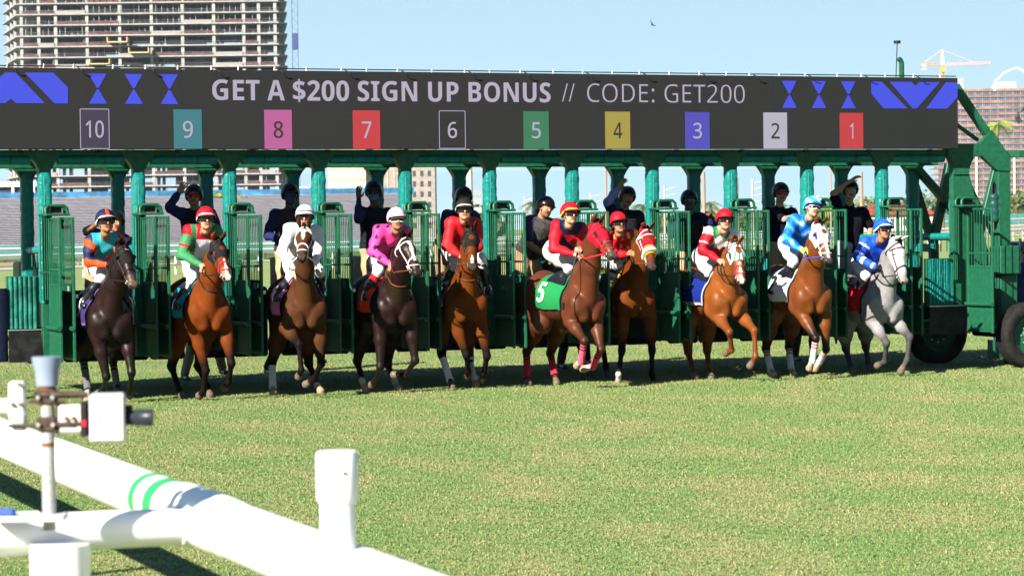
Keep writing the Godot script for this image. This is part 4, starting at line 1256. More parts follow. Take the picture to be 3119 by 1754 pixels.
func build_gate() -> void:
	var g := thing("starting_gate", "long green steel starting gate with teal padded posts and open barred doors", "starting gate", Vector3.ZERO)
	# main beams
	obj("front_beam", boxm(Vector3(6.0, 3.125, -0.02), Vector3(15.2, 0.07, 0.12)), M.gate, g)
	obj("rear_beam", boxm(Vector3(6.0, 3.06, -1.19), Vector3(15.2, 0.20, 0.16)), M.gate, g)
	for k in 14: obj("roof_tie", boxm(Vector3(-1.2 + 1.2 * k, 3.10, -0.60), Vector3(0.10, 0.10, 1.02)), M.gate, g)
	for k in 12:
		var x0 := -1.2 + PITCH * k
		var pts := []
		for i in 7: pts.append(Vector3(x0 + 0.17 + (PITCH - 0.34) * i / 6.0, 3.035, -0.015 + 0.004 * sin(i * 2.0 + k)))
		var s := st()
		tube(s, pts, 0.060, 12)
		var pad := obj("beam_pad", flat(s), M.teal, g)
		for i in 2:
			var x := x0 + PITCH * (0.38 + 0.26 * i)
			obj("pad_strap", tubem([Vector3(x, 3.035, -0.015), Vector3(x + 0.012, 3.035, -0.015)], 0.0645, 14), M.gate, pad)
	var pads := [rounded_pad(Vector3(0, 2.06, 0), Vector3(0.165, 1.64, 0.165), 1), rounded_pad(Vector3(0, 2.06, 0), Vector3(0.168, 1.64, 0.165), 2), rounded_pad(Vector3(0, 2.06, 0), Vector3(0.163, 1.64, 0.168), 3)]
	var gus := gusset(Vector3.ZERO, 0.09, 0.27, 2.92, 3.16, 0.14)
	var gus2 := gusset(Vector3.ZERO, 0.075, 0.21, 2.80, 3.00, 0.13)
	var post_low := boxm(Vector3(0, 0.885, 0), Vector3(0.12, 0.71, 0.12))
	var post_top := boxm(Vector3(0, 2.895, 0), Vector3(0.15, 0.09, 0.135))
	for k in range(-1, 12):
		var x := PITCH * k
		var at := Transform3D(Basis(), Vector3(x, 0, 0))
		if k < 11:
			var p := obj("front_post", post_low, M.gate, g, at)
			obj("post_top", post_top, M.gate, p)
			obj("gusset", gus, M.gate, p)
			obj("post_pad", pads[(k + 1) % 3], M.teal, p)
			# laced seam down the sleeve
			obj("pad_seam", boxm(Vector3(-0.02, 2.06, 0.086), Vector3(0.006, 1.55, 0.004)), M.teal_light, p)
		var r := obj("rear_post", post_low, M.gate, g, Transform3D(Basis(), Vector3(x, 0, -1.19)))
		obj("gusset", gus2, M.gate, r)
		obj("post_pad", pads[(k + 2) % 3], M.teal, r)
	# doors: two at each post, swung open to the front
	var dm := make_door()
	var hood_s := st()
	for zz in [0.0, 0.16]:
		tube(hood_s, [Vector3(-0.04, 2.33, 0.1 + zz), Vector3(-0.04, 2.42, 0.1 + zz), Vector3(-0.01, 2.455, 0.1 + zz), Vector3(0.19, 2.455, 0.1 + zz), Vector3(0.225, 2.42, 0.1 + zz), Vector3(0.235, 2.35, 0.1 + zz)], 0.022, 8)
	box(hood_s, Vector3(0.11, 2.345, 0.18), Vector3(0.30, 0.03, 0.24))
	var hood_m := flat(hood_s)
	var dark_box := boxm(Vector3(0.10, 2.40, 0.17), Vector3(0.14, 0.07, 0.10))
	var wing_s := st()
	for i in 4: tube(wing_s, [Vector3(-0.085 + 0.028 * i, 1.28, 0.11), Vector3(-0.085 + 0.028 * i, 2.33, 0.11)], 0.008, 6)
	box(wing_s, Vector3(-0.045, 2.34, 0.11), Vector3(0.12, 0.025, 0.025))
	box(wing_s, Vector3(-0.045, 1.62, 0.11), Vector3(0.12, 0.022, 0.02))
	var wing_m := flat(wing_s)
	var latch_m := boxm(Vector3(0.205, 1.405, 0.46), Vector3(0.05, 0.105, 0.12), 0.012)
	var tag_m := boxm(Vector3(0.235, 1.33, 0.72), Vector3(0.03, 0.045, 0.05), 0.006)
	var rod_m := tubem([Vector3(0.235, 1.33, 0.70), Vector3(0.235, 1.20, 0.55), Vector3(0.232, 1.10, 0.50)], 0.009, 6)
	var part_m := boxm(Vector3(0.11, 1.13, -1.28), Vector3(0.13, 1.22, 2.52), 0.03)
	var ledge_m := boxm(Vector3(-0.08, 0.905, -0.85), Vector3(0.24, 0.05, 1.5), 0.01)
	var rear_m := boxm(Vector3(0.27, 0.84, 0), Vector3(0.49, 0.98, 0.10), 0.03)
	for k in range(-1, 12):
		var at := Transform3D(Basis(), Vector3(PITCH * k, 0, 0))
		if k >= 0 and k < 12:
			var xs := [0.03, 0.195] if k < 11 else [0.15]
			for dx in xs:
				var d := obj("stall_door", dm[0], M.gate, g, Transform3D(Basis(), Vector3(PITCH * k + dx, 0, 0.10)))
				obj("bars", dm[1], M.gate, d)
				obj("panel", dm[2], M.gate, d)
				obj("kick_rail", dm[3], M.gate, d)
			obj("hinge_hood", hood_m, M.gate, g, at)
			obj("hinge_motor", dark_box, M.black_metal, g, at)
			obj("wing_bars", wing_m, M.gate, g, at)
			if k < 11:
				obj("latch_box", latch_m, M.grey_paint, g, at)
				obj("latch_tag", tag_m, M.white_paint, g, at)
				obj("latch_rod", rod_m, M.steel, g, at)
		if k >= 0 and k < 11:
			obj("stall_partition", part_m, M.rubber_green, g, at)
			obj("ledge", ledge_m, M.gate, g, at)
		if k >= 0 and k < 10:
			obj("tail_door", rear_m, M.rubber, g, Transform3D(Basis(), Vector3(PITCH * k + 0.20, 0, -2.62)))
			obj("tail_door", rear_m, M.rubber, g, Transform3D(Basis(), Vector3(PITCH * k + 0.71, 0, -2.62)))
		# cross tie between front and rear posts
		if k >= 0:
			var tie := tubem([Vector3(PITCH * k, 1.90, -0.09), Vector3(PITCH * k, 1.90, -1.10)], 0.055, 10)
			obj("tie_pad", tie, M.teal, g)
			var tb := st()
			for i in 5: tube(tb, [Vector3(PITCH * k, 1.68, -0.22 - 0.17 * i), Vector3(PITCH * k, 1.86, -0.22 - 0.17 * i)], 0.010, 6)
			obj("tie_bars", flat(tb), M.gate, g)
	# blank bays at both ends: ribbed pads facing out, dark apron below
	for e in [[-0.47, -0.11, 0.92, 1.57], [12.76, 13.35, 0.92, 1.58]]:
		var w: float = e[1] - e[0]
		var cnt := int(round(w / 0.062))
		for i in cnt:
			var x: float = e[0] + w * (i + 0.5) / cnt
			var pts := []
			for j in 6: pts.append(Vector3(x, lerpf(e[2], e[3], j / 5.0), -0.02 + 0.004 * sin(j * 2.1 + i)))
			obj("end_pad_rib", tubem(pts, w / cnt * 0.52, 10), M.teal_worn if e[0] < 0 else M.teal, g)
		obj("end_pad_back", boxm(Vector3(e[0] + w * 0.5, (e[2] + e[3]) * 0.5, -0.07), Vector3(w + 0.04, e[3] - e[2] + 0.02, 0.08)), M.gate, g)
		var ap := st()
		plate(ap, PackedVector2Array([Vector2(e[0] - 0.02, 0.90), Vector2(e[1] + 0.02, 0.90), Vector2(e[1] + 0.06, 0.50), Vector2(e[0] - 0.02, 0.50)]), Vector3(0, 0, 0.05), Vector3(1, 0, 0), UPV, 0.02)
		obj("end_apron", flat(ap), M.rubber_grey, g)
		obj("end_apron_edge", boxm(Vector3(e[0] + w * 0.5, 0.905, 0.06), Vector3(w + 0.06, 0.014, 0.03)), M.steel, g)
	obj("side_curtain", rounded_pad(Vector3(-0.86, 0.97, 0.0), Vector3(0.74, 0.92, 0.10), 7), M.navy_vinyl, g)
	# end frame on the right
	var P2 := func(a: Array) -> PackedVector2Array:
		var o := PackedVector2Array()
		for i in range(0, a.size(), 2): o.append(Vector2(a[i], a[i + 1]))
		return o
	var X := Vector3(1, 0, 0)
	obj("end_post", platem(P2.call([13.15, 2.86, 13.40, 2.86, 13.72, 1.70, 13.80, 0.9, 13.16, 0.9]), Vector3.ZERO, X, UPV, 0.12), M.gate, g)
	obj("end_post_cap", platem(P2.call([13.05, 3.16, 13.55, 3.16, 13.42, 2.93, 13.40, 2.80, 13.15, 2.80, 13.15, 2.93]), Vector3(0, 0, 0.01), X, UPV, 0.15), M.gate, g)
	obj("end_post_pad", rounded_pad(Vector3(13.30, 2.02, -0.12), Vector3(0.19, 0.86, 0.17), 9), M.teal, g)
	obj("end_beam", boxm(Vector3(13.36, 3.15, 0.0), Vector3(0.62, 0.19, 0.16)), M.gate, g)
	obj("end_gusset", platem(P2.call([13.56, 3.22, 13.785, 3.44, 14.095, 3.04, 14.095, 2.85, 13.88, 2.85, 13.58, 3.09]), Vector3(0, 0, 0.04), X, UPV, 0.10), M.gate, g)
	obj("end_upright", boxm(Vector3(14.0, 2.05, 0.0), Vector3(0.20, 1.62, 0.14)), M.gate, g)
	var beamz := func(name: String, a: Vector3, b: Vector3, w: float, dz: float, m: Material) -> void:
		var s := st()
		box(s, (a + b) * 0.5, Vector3(w, (b - a).length(), dz), frame_of(b - a))
		obj(name, flat(s), m, g)
	beamz.call("diagonal_brace", Vector3(13.22, 4.08, 0.0), Vector3(13.76, 3.38, 0.0), 0.13, 0.10, M.gate)
	beamz.call("diagonal_brace", Vector3(12.9, 3.78, -0.1), Vector3(13.66, 3.30, -0.1), 0.055, 0.05, M.gate)
	beamz.call("diagonal_brace", Vector3(13.36, 2.98, -0.12), Vector3(14.02, 1.70, -0.12), 0.06, 0.05, M.gate)
	beamz.call("diagonal_brace", Vector3(13.93, 2.88, -0.06), Vector3(13.62, 1.80, -0.06), 0.10, 0.08, M.gate)
	beamz.call("diagonal_brace", Vector3(13.22, 2.92, -1.10), Vector3(13.84, 2.30, -1.10), 0.14, 0.10, M.gate)
	beamz.call("diagonal_brace", Vector3(13.88, 2.98, -1.25), Vector3(13.60, 1.88, -1.25), 0.13, 0.10, M.gate)
	beamz.call("diagonal_brace", Vector3(13.26, 2.75, -1.28), Vector3(13.56, 1.88, -1.28), 0.12, 0.10, M.gate)
	beamz.call("diagonal_brace", Vector3(13.56, 1.90, -1.2), Vector3(13.56, 0.7, -1.2), 0.13, 0.10, M.gate)
	beamz.call("chassis_rail", Vector3(13.2, 1.74, -0.62), Vector3(13.2, 1.74, -1.1), 0.12, 0.12, M.teal)
	beamz.call("chassis_rail", Vector3(12.2, 0.62, -1.9), Vector3(14.6, 0.62, -1.9), 0.16, 0.14, M.gate)
	beamz.call("chassis_rail", Vector3(12.2, 0.62, -0.25), Vector3(14.6, 0.62, -0.25), 0.16, 0.14, M.gate)
	obj("power_box", boxm(Vector3(13.98, 1.55, 0.10), Vector3(0.36, 0.42, 0.3), 0.02), M.gate, g)
	obj("side_panel", boxm(Vector3(14.03, 0.98, 0.02), Vector3(0.30, 0.72, 0.2), 0.02), M.gate, g)
	obj("lever", tubem([Vector3(14.22, 1.62, 0.1), Vector3(14.24, 1.86, 0.1)], 0.022, 8), M.black_metal, g)
	var bag := st()
	var bp := []
	var br := []
	for i in 17:
		bp.append(Vector3(13.86, 2.52 - 0.42 * i / 16.0, 0.0))
		br.append(0.072 + 0.012 * absf(sin(i * PI / 4.0)) - (0.02 if i == 0 or i == 16 else 0.0))
	tube(bag, bp, br, 14)
	obj("hanging_buffer", flat(bag), M.vinyl_dark, g)
	obj("buffer_eye", tubem([Vector3(13.83, 2.52, 0), Vector3(13.83, 2.64, 0), Vector3(13.86, 2.68, 0), Vector3(13.89, 2.64, 0), Vector3(13.89, 2.52, 0)], 0.016, 8), M.black_metal, g)
	wheel(g, Vector3(14.02, 0.475, 0.62), 0.475, 0.30)
	wheel(g, Vector3(13.50, 0.475, -1.05), 0.475, 0.30)
	obj("axle", tubem([Vector3(14.02, 0.475, 0.44), Vector3(14.02, 0.475, -0.8)], 0.06, 10), M.black_metal, g)
	obj("axle_arm", boxm(Vector3(13.76, 0.55, -0.75), Vector3(0.62, 0.14, 0.12)), M.gate, g)

func wheel(parent: Node, c: Vector3, r: float, w: float) -> void:
	var prof := [[0.60, -0.36], [0.66, -0.46], [0.86, -0.5], [0.96, -0.44], [1.0, -0.34], [1.005, 0.0], [1.0, 0.34], [0.96, 0.44], [0.86, 0.5], [0.66, 0.46], [0.60, 0.36]]
	var s := st()
	s.set_smooth_group(0)
	var n := 48
	for i in n:
		for j in prof.size() - 1:
			var q := []
			for e in [[i, j], [i, j + 1], [i + 1, j + 1], [i + 1, j]]:
				var a: float = TAU * e[0] / n
				var rr: float = prof[e[1]][0] * r
				if e[1] in [4, 6] and int(e[0]) % 2 == 0: rr -= 0.014
				q.append(c + Vector3(cos(a) * rr, sin(a) * rr, prof[e[1]][1] * w))
			quad(s, q[0], q[1], q[2], q[3])
	var t := obj("wheel", flat(s), M.tyre, parent)
	var h := st()
	h.set_smooth_group(0)
	var hp := [[0.60, 0.36], [0.56, 0.30], [0.42, 0.10], [0.20, 0.14], [0.18, 0.34], [0.0, 0.36]]
	for i in n:
		for j in hp.size() - 1:
			var q := []
			for e in [[i, j], [i, j + 1], [i + 1, j + 1], [i + 1, j]]:
				var a: float = TAU * e[0] / n
				q.append(c + Vector3(cos(a) * hp[e[1]][0] * r, sin(a) * hp[e[1]][0] * r, hp[e[1]][1] * w))
			quad(h, q[0], q[1], q[2], q[3])
	obj("rim", flat(h), M.gate, t)
	for i in 8:
		var a := TAU * i / 8
		obj("wheel_nut", boxm(c + Vector3(cos(a) * 0.30 * r, sin(a) * 0.30 * r, 0.13 * w + 0.012), Vector3(0.02, 0.02, 0.025)), M.steel, t)

# ------------------------------------------------------------------ display board
func text_mesh(t: String, f: Font, x0: float, x1: float, y0: float, y1: float, z: float, parent: Node, m: Material, called: String) -> void:
	var tm := TextMesh.new()
	tm.text = t
	tm.font = f
	tm.font_size = 96
	tm.pixel_size = 0.01
	tm.depth = 0.0
	tm.curve_step = 0.8
	var ab := tm.get_aabb()
	var sc := Vector3((x1 - x0) / ab.size.x, (y1 - y0) / ab.size.y, 1)
	var o := obj(called, tm, m, parent)
	o.transform = Transform3D(Basis().scaled(sc), Vector3(x0 - ab.position.x * sc.x, y0 - ab.position.y * sc.y, z))

func build_board() -> void:
	var b := thing("display_screen", "long black lit display screen on top of the gate with numbers and lettering", "display board", Vector3(0, 0, 0))
	obj("screen_panel", boxm(Vector3(5.33, 3.665, 0.27), Vector3(15.46, 1.01, 0.16)), M.led_face, b)
	for k in 13: obj("panel_joint", boxm(Vector3(-1.9 + 1.2 * k, 3.665, 0.3505), Vector3(0.004, 1.0, 0.001), 0.0), M.black_metal, b)
	obj("screen_back", boxm(Vector3(5.33, 3.66, 0.10), Vector3(15.4, 0.96, 0.16)), M.black_metal, b)
	var z := 0.3535
	var X := Vector3(1, 0, 0)
	var boxes := [[10, 0.394, 0.758, "led_navy", "led_white", true], [9, 1.587, 1.955, "led_cyan", "led_white", false], [8, 2.778, 3.146, "led_pink", "led_dark", false], [7, 3.971, 4.345, "led_red", "led_white", false], [6, 5.167, 5.531, "", "led_white", true], [5, 6.361, 6.728, "led_green", "led_white", false], [4, 7.551, 7.921, "led_yellow", "led_dark", false], [3, 8.745, 9.117, "led_blue2", "led_white", false], [2, 9.943, 10.312, "led_pale", "led_dark", false], [1, 11.14, 11.514, "led_red", "led_white", false]]
	for q in boxes:
		var x0: float = q[1]; var x1: float = q[2]
		if q[3] != "": obj("number_tile", boxm(Vector3((x0 + x1) * 0.5, 3.413, z), Vector3(x1 - x0, 0.50, 0.002), 0.0), M[q[3]], b)
		if q[5]:
			for e in [[(x0 + x1) * 0.5, 3.661, x1 - x0, 0.010], [(x0 + x1) * 0.5, 3.166, x1 - x0, 0.010], [x0, 3.413, 0.010, 0.49], [x1, 3.413, 0.010, 0.49]]:
				obj("tile_edge", boxm(Vector3(e[0], e[1], z + 0.003), Vector3(e[2], e[3], 0.002), 0.0), M.led_white, b)
		var mid := (x0 + x1) * 0.5
		var hw := 0.065 if int(q[0]) < 10 else 0.115
		if q[0] == 1: hw = 0.028
		text_mesh(str(q[0]), F_PLAIN, mid - hw, mid + hw, 3.300, 3.517, z + 0.006, b, M[q[4]], "number")
	text_mesh("GET A $200 SIGN UP BONUS", F_BOLD, 2.097, 6.759, 3.765, 4.062, z, b, M.led_white, "lettering")
	text_mesh("//", F_LIGHT, 6.925, 7.11, 3.795, 4.037, z, b, M.led_white, "lettering")
	text_mesh("CODE: GET200", F_LIGHT, 7.293, 9.66, 3.790, 4.040, z, b, M.led_white, "lettering")
	for h in [[0.508, 0.739], [0.966, 1.197], [1.425, 1.654], [10.238, 10.468], [10.701, 10.933], [11.168, 11.400]]:
		var m: float = (h[0] + h[1]) * 0.5
		obj("pattern", platem(PackedVector2Array([Vector2(h[0], 4.105), Vector2(h[1], 4.105), Vector2(m + 0.012, 3.925), Vector2(m - 0.012, 3.925)]), Vector3(0, 0, z), X, UPV, 0.002), M.led_blue, b)
		obj("pattern", platem(PackedVector2Array([Vector2(h[0], 3.727), Vector2(h[1], 3.727), Vector2(m + 0.012, 3.905), Vector2(m - 0.012, 3.905)]), Vector3(0, 0, z), X, UPV, 0.002), M.led_blue, b)
	for poly in [[-0.532, 4.107, -0.401, 4.107, -0.045, 3.729, -0.404, 3.727, -0.461, 3.783, -0.535, 3.727, -0.95, 3.727, -0.95, 3.70 + 0.05], [-0.291, 4.108, 0.064, 4.110, 0.247, 3.928, 0.243, 3.727, 0.077, 3.727], [11.647, 4.107, 11.818, 4.107, 12.231, 3.730, 11.846, 3.730, 11.652, 3.93], [11.946, 4.107, 12.30, 4.107, 12.364, 4.052, 12.429, 4.107, 12.764, 4.107, 12.382, 3.73, 12.317, 3.73], [12.862, 4.106, 13.052, 4.106, 13.050, 3.893, 12.88, 3.73, 12.533, 3.73]]:
		var v := PackedVector2Array()
		for i in range(0, poly.size(), 2): v.append(Vector2(poly[i], poly[i + 1]))
		obj("pattern", platem(v, Vector3(0, 0, z), X, UPV, 0.002), M.led_blue, b)
	# safety wire, clips and cable tails along the top
	obj("top_wire", tubem([Vector3(-2.4, 4.20, 0.25), Vector3(13.09, 4.20, 0.25)], 0.008, 6), M.black_metal, b)
	var rng := RandomNumberGenerator.new()
	rng.seed = 5
	for k in 32:
		var x := -0.5 + 0.43 * k + rng.randf_range(-0.05, 0.05)
		obj("wire_clip", tubem([Vector3(x, 4.165, 0.25), Vector3(x + 0.01, 4.225, 0.25)], 0.012, 6), M.steel, b)
		if k % 2 == 0:
			obj("cable_tail", tubem([Vector3(x + 0.05, 4.19, 0.27), Vector3(x + 0.07, 4.16, 0.36), Vector3(x + 0.11, 4.10, 0.363), Vector3(x + 0.16, 4.075, 0.363), Vector3(x + 0.20, 4.08, 0.363)], 0.007, 5), M.black_metal, b)
	for k in 14: obj("under_bracket", boxm(Vector3(-0.35 + 1.0 * k, 3.135, 0.26), Vector3(0.07, 0.04, 0.06)), M.black_metal, b)
	var a := thing("antenna_mast", "short green antenna mast with a dark disc behind the display board", "antenna", Vector3(12.52, 3.2, -0.3))
	obj("mast", tubem([Vector3(0, 0, 0), Vector3(0, 1.22, 0), Vector3(-0.02, 1.26, 0), Vector3(-0.05, 1.28, 0)], 0.038, 10), M.gate, a)
	obj("rod", tubem([Vector3(-0.10, 0.9, 0), Vector3(-0.07, 1.5, 0)], 0.008, 6), M.black_metal, a)
	obj("disc", tubem([Vector3(-0.07, 1.50, 0), Vector3(-0.07, 1.54, 0)], 0.05, 12), M.black_metal, a)
# ------------------------------------------------------------------ tack, riders, gate crew
const WHITE := Color(0.42, 0.42, 0.43)
const BLACK := Color(0.0071, 0.0071, 0.0079)

func tack(n: int, K: Dictionary, o: Dictionary) -> void:
	var root: Node3D = K.root
	var H: Transform3D = K.H
	var to := func(pts: Array) -> Array:
		var r := []
		for p in pts: r.append(H * p)
		return r
	var strap: Material = o.strap
	var br := Node3D.new()
	br.name = "bridle"
	root.add_child(br)
	if o.has("hood"):
		var hd := obj("hood", hood(K, o.hood, o.get("hood_z", 0.27), o.get("trim")), M.cloth_v, root)
		if o.has("cup"):
			var s := st()
			eye_cup(s, H, 1.0, 0.052, o.get("cup_open", 1.5))
			eye_cup(s, H, -1.0, 0.052, o.get("cup_open", 1.5))
			obj("eye_cups", flat(s), o.cup, hd)
		if o.has("rim"):
			for sd in [-1.0, 1.0]:
				var pts := []
				for i in 16:
					var a := TAU * i / 16
					pts.append(head_hit(Vector3(0, -0.026 + 0.038 * sin(a), 0.180 + 0.038 * cos(a)), Vector3(sd, 0, 0), 0.010))
				obj("eye_rim", tubem(to.call(pts), 0.006, 6, true), o.rim, hd)
	obj("noseband", tubem(to.call(head_ring(0.37, -0.12, 0.004)), 0.010, 7, true), o.nose, br)
	if o.get("eight", false):
		obj("noseband", tubem(to.call(head_ring(0.40, 0.75, 0.004, 26, -0.10)), 0.008, 7, true), o.nose, br)
	obj("crown_strap", tubem(to.call(head_ring(0.075, -0.28, 0.008)), 0.009, 7, true), strap, br)
	if o.get("brow", true): obj("brow_band", tubem(to.call(head_ring(0.10, 0.10, 0.006).slice(0, 14)), 0.009, 7), strap, br)
	for sd in [-1.0, 1.0]:
		var pts := []
		for i in 6:
			var t := i / 5.0
			pts.append(head_hit(Vector3(0, lerpf(-0.03, -0.125, t), lerpf(0.09, 0.44, t)), Vector3(sd, 0, 0), 0.006))
		obj("cheek_strap", tubem(to.call(pts), 0.007, 6), strap, br)
		var bit := []
		for i in 14:
			var a := TAU * i / 14
			bit.append(H * Vector3(0.052 * sd, -0.135 + 0.026 * sin(a), 0.455 + 0.026 * cos(a)))
		obj("bit_ring", tubem(bit, 0.0045, 6, true), M.steel, br)
	if o.has("roll"):
		var ring := []
		for p in head_ring(0.33, -0.10, 0.016): ring.append(H * p)
		obj("shadow_roll", tubem(ring, 0.030, 9, true), M.fleece, br)
	var J: Dictionary = JOCKEYS[n]
	for sd in [-1.0, 1.0]:
		var a: Vector3 = H * Vector3(0.055 * sd, -0.14, 0.44)
		var b: Vector3 = Vector3(J.wR if sd < 0 else J.wL)
		b += (a - b).normalized() * 0.09
		var mid: Vector3 = a.lerp(b, 0.5) + K.lat * sd * 0.10 - Vector3(0, 0.06, 0)
		obj("rein", tubem([a, a.lerp(mid, 0.5) + K.lat * sd * 0.03, mid, mid.lerp(b, 0.5) + K.lat * sd * 0.02, b], 0.0095, 6), o.rein, br)
	if o.get("martingale", false):
		var c: Vector3 = K.c + K.ax * 0.20 + K.up * 0.16
		obj("rein_loop", tubem([H * Vector3(-0.06, -0.15, 0.40), c + K.lat * -0.10 + K.up * 0.12, c - K.lat * 0.02 + K.ax * 0.04, c + K.lat * 0.12 + K.up * 0.16, H * Vector3(0.06, -0.15, 0.40)], 0.011, 6), o.rein, br)
	if o.has("yoke"):
		var oc: Vector3 = K.thr.lerp(K.jaw, 0.16).lerp(K.m1, 0.30)
		var axn: Vector3 = (K.jaw - K.thr).normalized()
		var bs := frame_of(axn)
		var ring := []
		for i in 24:
			var a := TAU * i / 24
			var d: Vector3 = bs.x * cos(a) + bs.z * sin(a)
			var t := 0.4
			for q in 18:
				var er: float = K.F.at(oc + d * t)
				t -= er * 0.8
				if absf(er) < 0.002: break
			ring.append(oc + d * (t + 0.006))
		obj("neck_strap", tubem(ring, 0.010, 6, true), o.yoke, root)
	# saddle cloth, saddle, girth
	var cl := drape(K, 0.22, 0.80, -112, 112, 0.026, 12, 26, 0.010)
	var nv: int = cl.v.size() / 2
	var cc := PackedColorArray()
	for i in cl.v.size():
		var row: int = (i % nv) / 27
		var colm: int = (i % nv) % 27
		cc.append(o.get("cloth_edge", o.cloth) if row == 0 or row == 12 or colm == 0 or colm == 26 else o.cloth)
	cl.c = cc
	var cloth := obj("saddle_cloth", solid(cl), M.cloth_v, root)
	if o.has("digit"):
		cloth_digit(K, cloth, str(n), 0.60, 74.0, 0.26, o.digit)
	var sd2 := drape(K, 0.24, 0.60, -46, 46, 0.046, 8, 14)
	sd2.c = plainc(sd2, BLACK)
	obj("saddle", solid(sd2), M.leather_v, root)
	var gi := drape(K, 0.22, 0.31, -178, 178, 0.014, 2, 40)
	gi.c = plainc(gi, o.get("girth", Color(0.0143, 0.0143, 0.0214)))
	obj("girth", solid(gi), M.cloth_v, root)
	for key in ["aR", "aL"]:
		var f: Vector3 = J[key]
		var sgn := -1.0 if key == "aR" else 1.0
		var top: Vector3 = K.withers - K.f * 0.14 + K.lat * sgn * 0.14 + K.up * -0.04
		var iron := []
		for i in 10:
			var a := PI * i / 9.0
			iron.append(f + Vector3(0, -0.075 + 0.13 * sin(a), 0) + K.ax * 0.05 + K.lat * 0.055 * cos(a))
		var stp := obj("stirrup", tubem(iron, 0.008, 6), M.steel, root)
		obj("stirrup_leather", tubem([top, f + Vector3(0, 0.055, 0) + K.ax * 0.05], 0.011, 6), M.black_leather, stp)

func plain(c: Color) -> Callable:
	return func(_u, _v, _w, _b, _t, _P): return c

func cap_of(c: Color, edge: Color, peak = null) -> Callable:
	var pk: Color = c if peak == null else peak
	return func(_th, f): return pk if f > 1.5 else (edge if f > 0.91 else c)

func diamond(x: float, y: float, a: float, b: float) -> float:
	return absf(fposmod(x / a, 1.0) - 0.5) + absf(fposmod(y / b, 1.0) - 0.5)

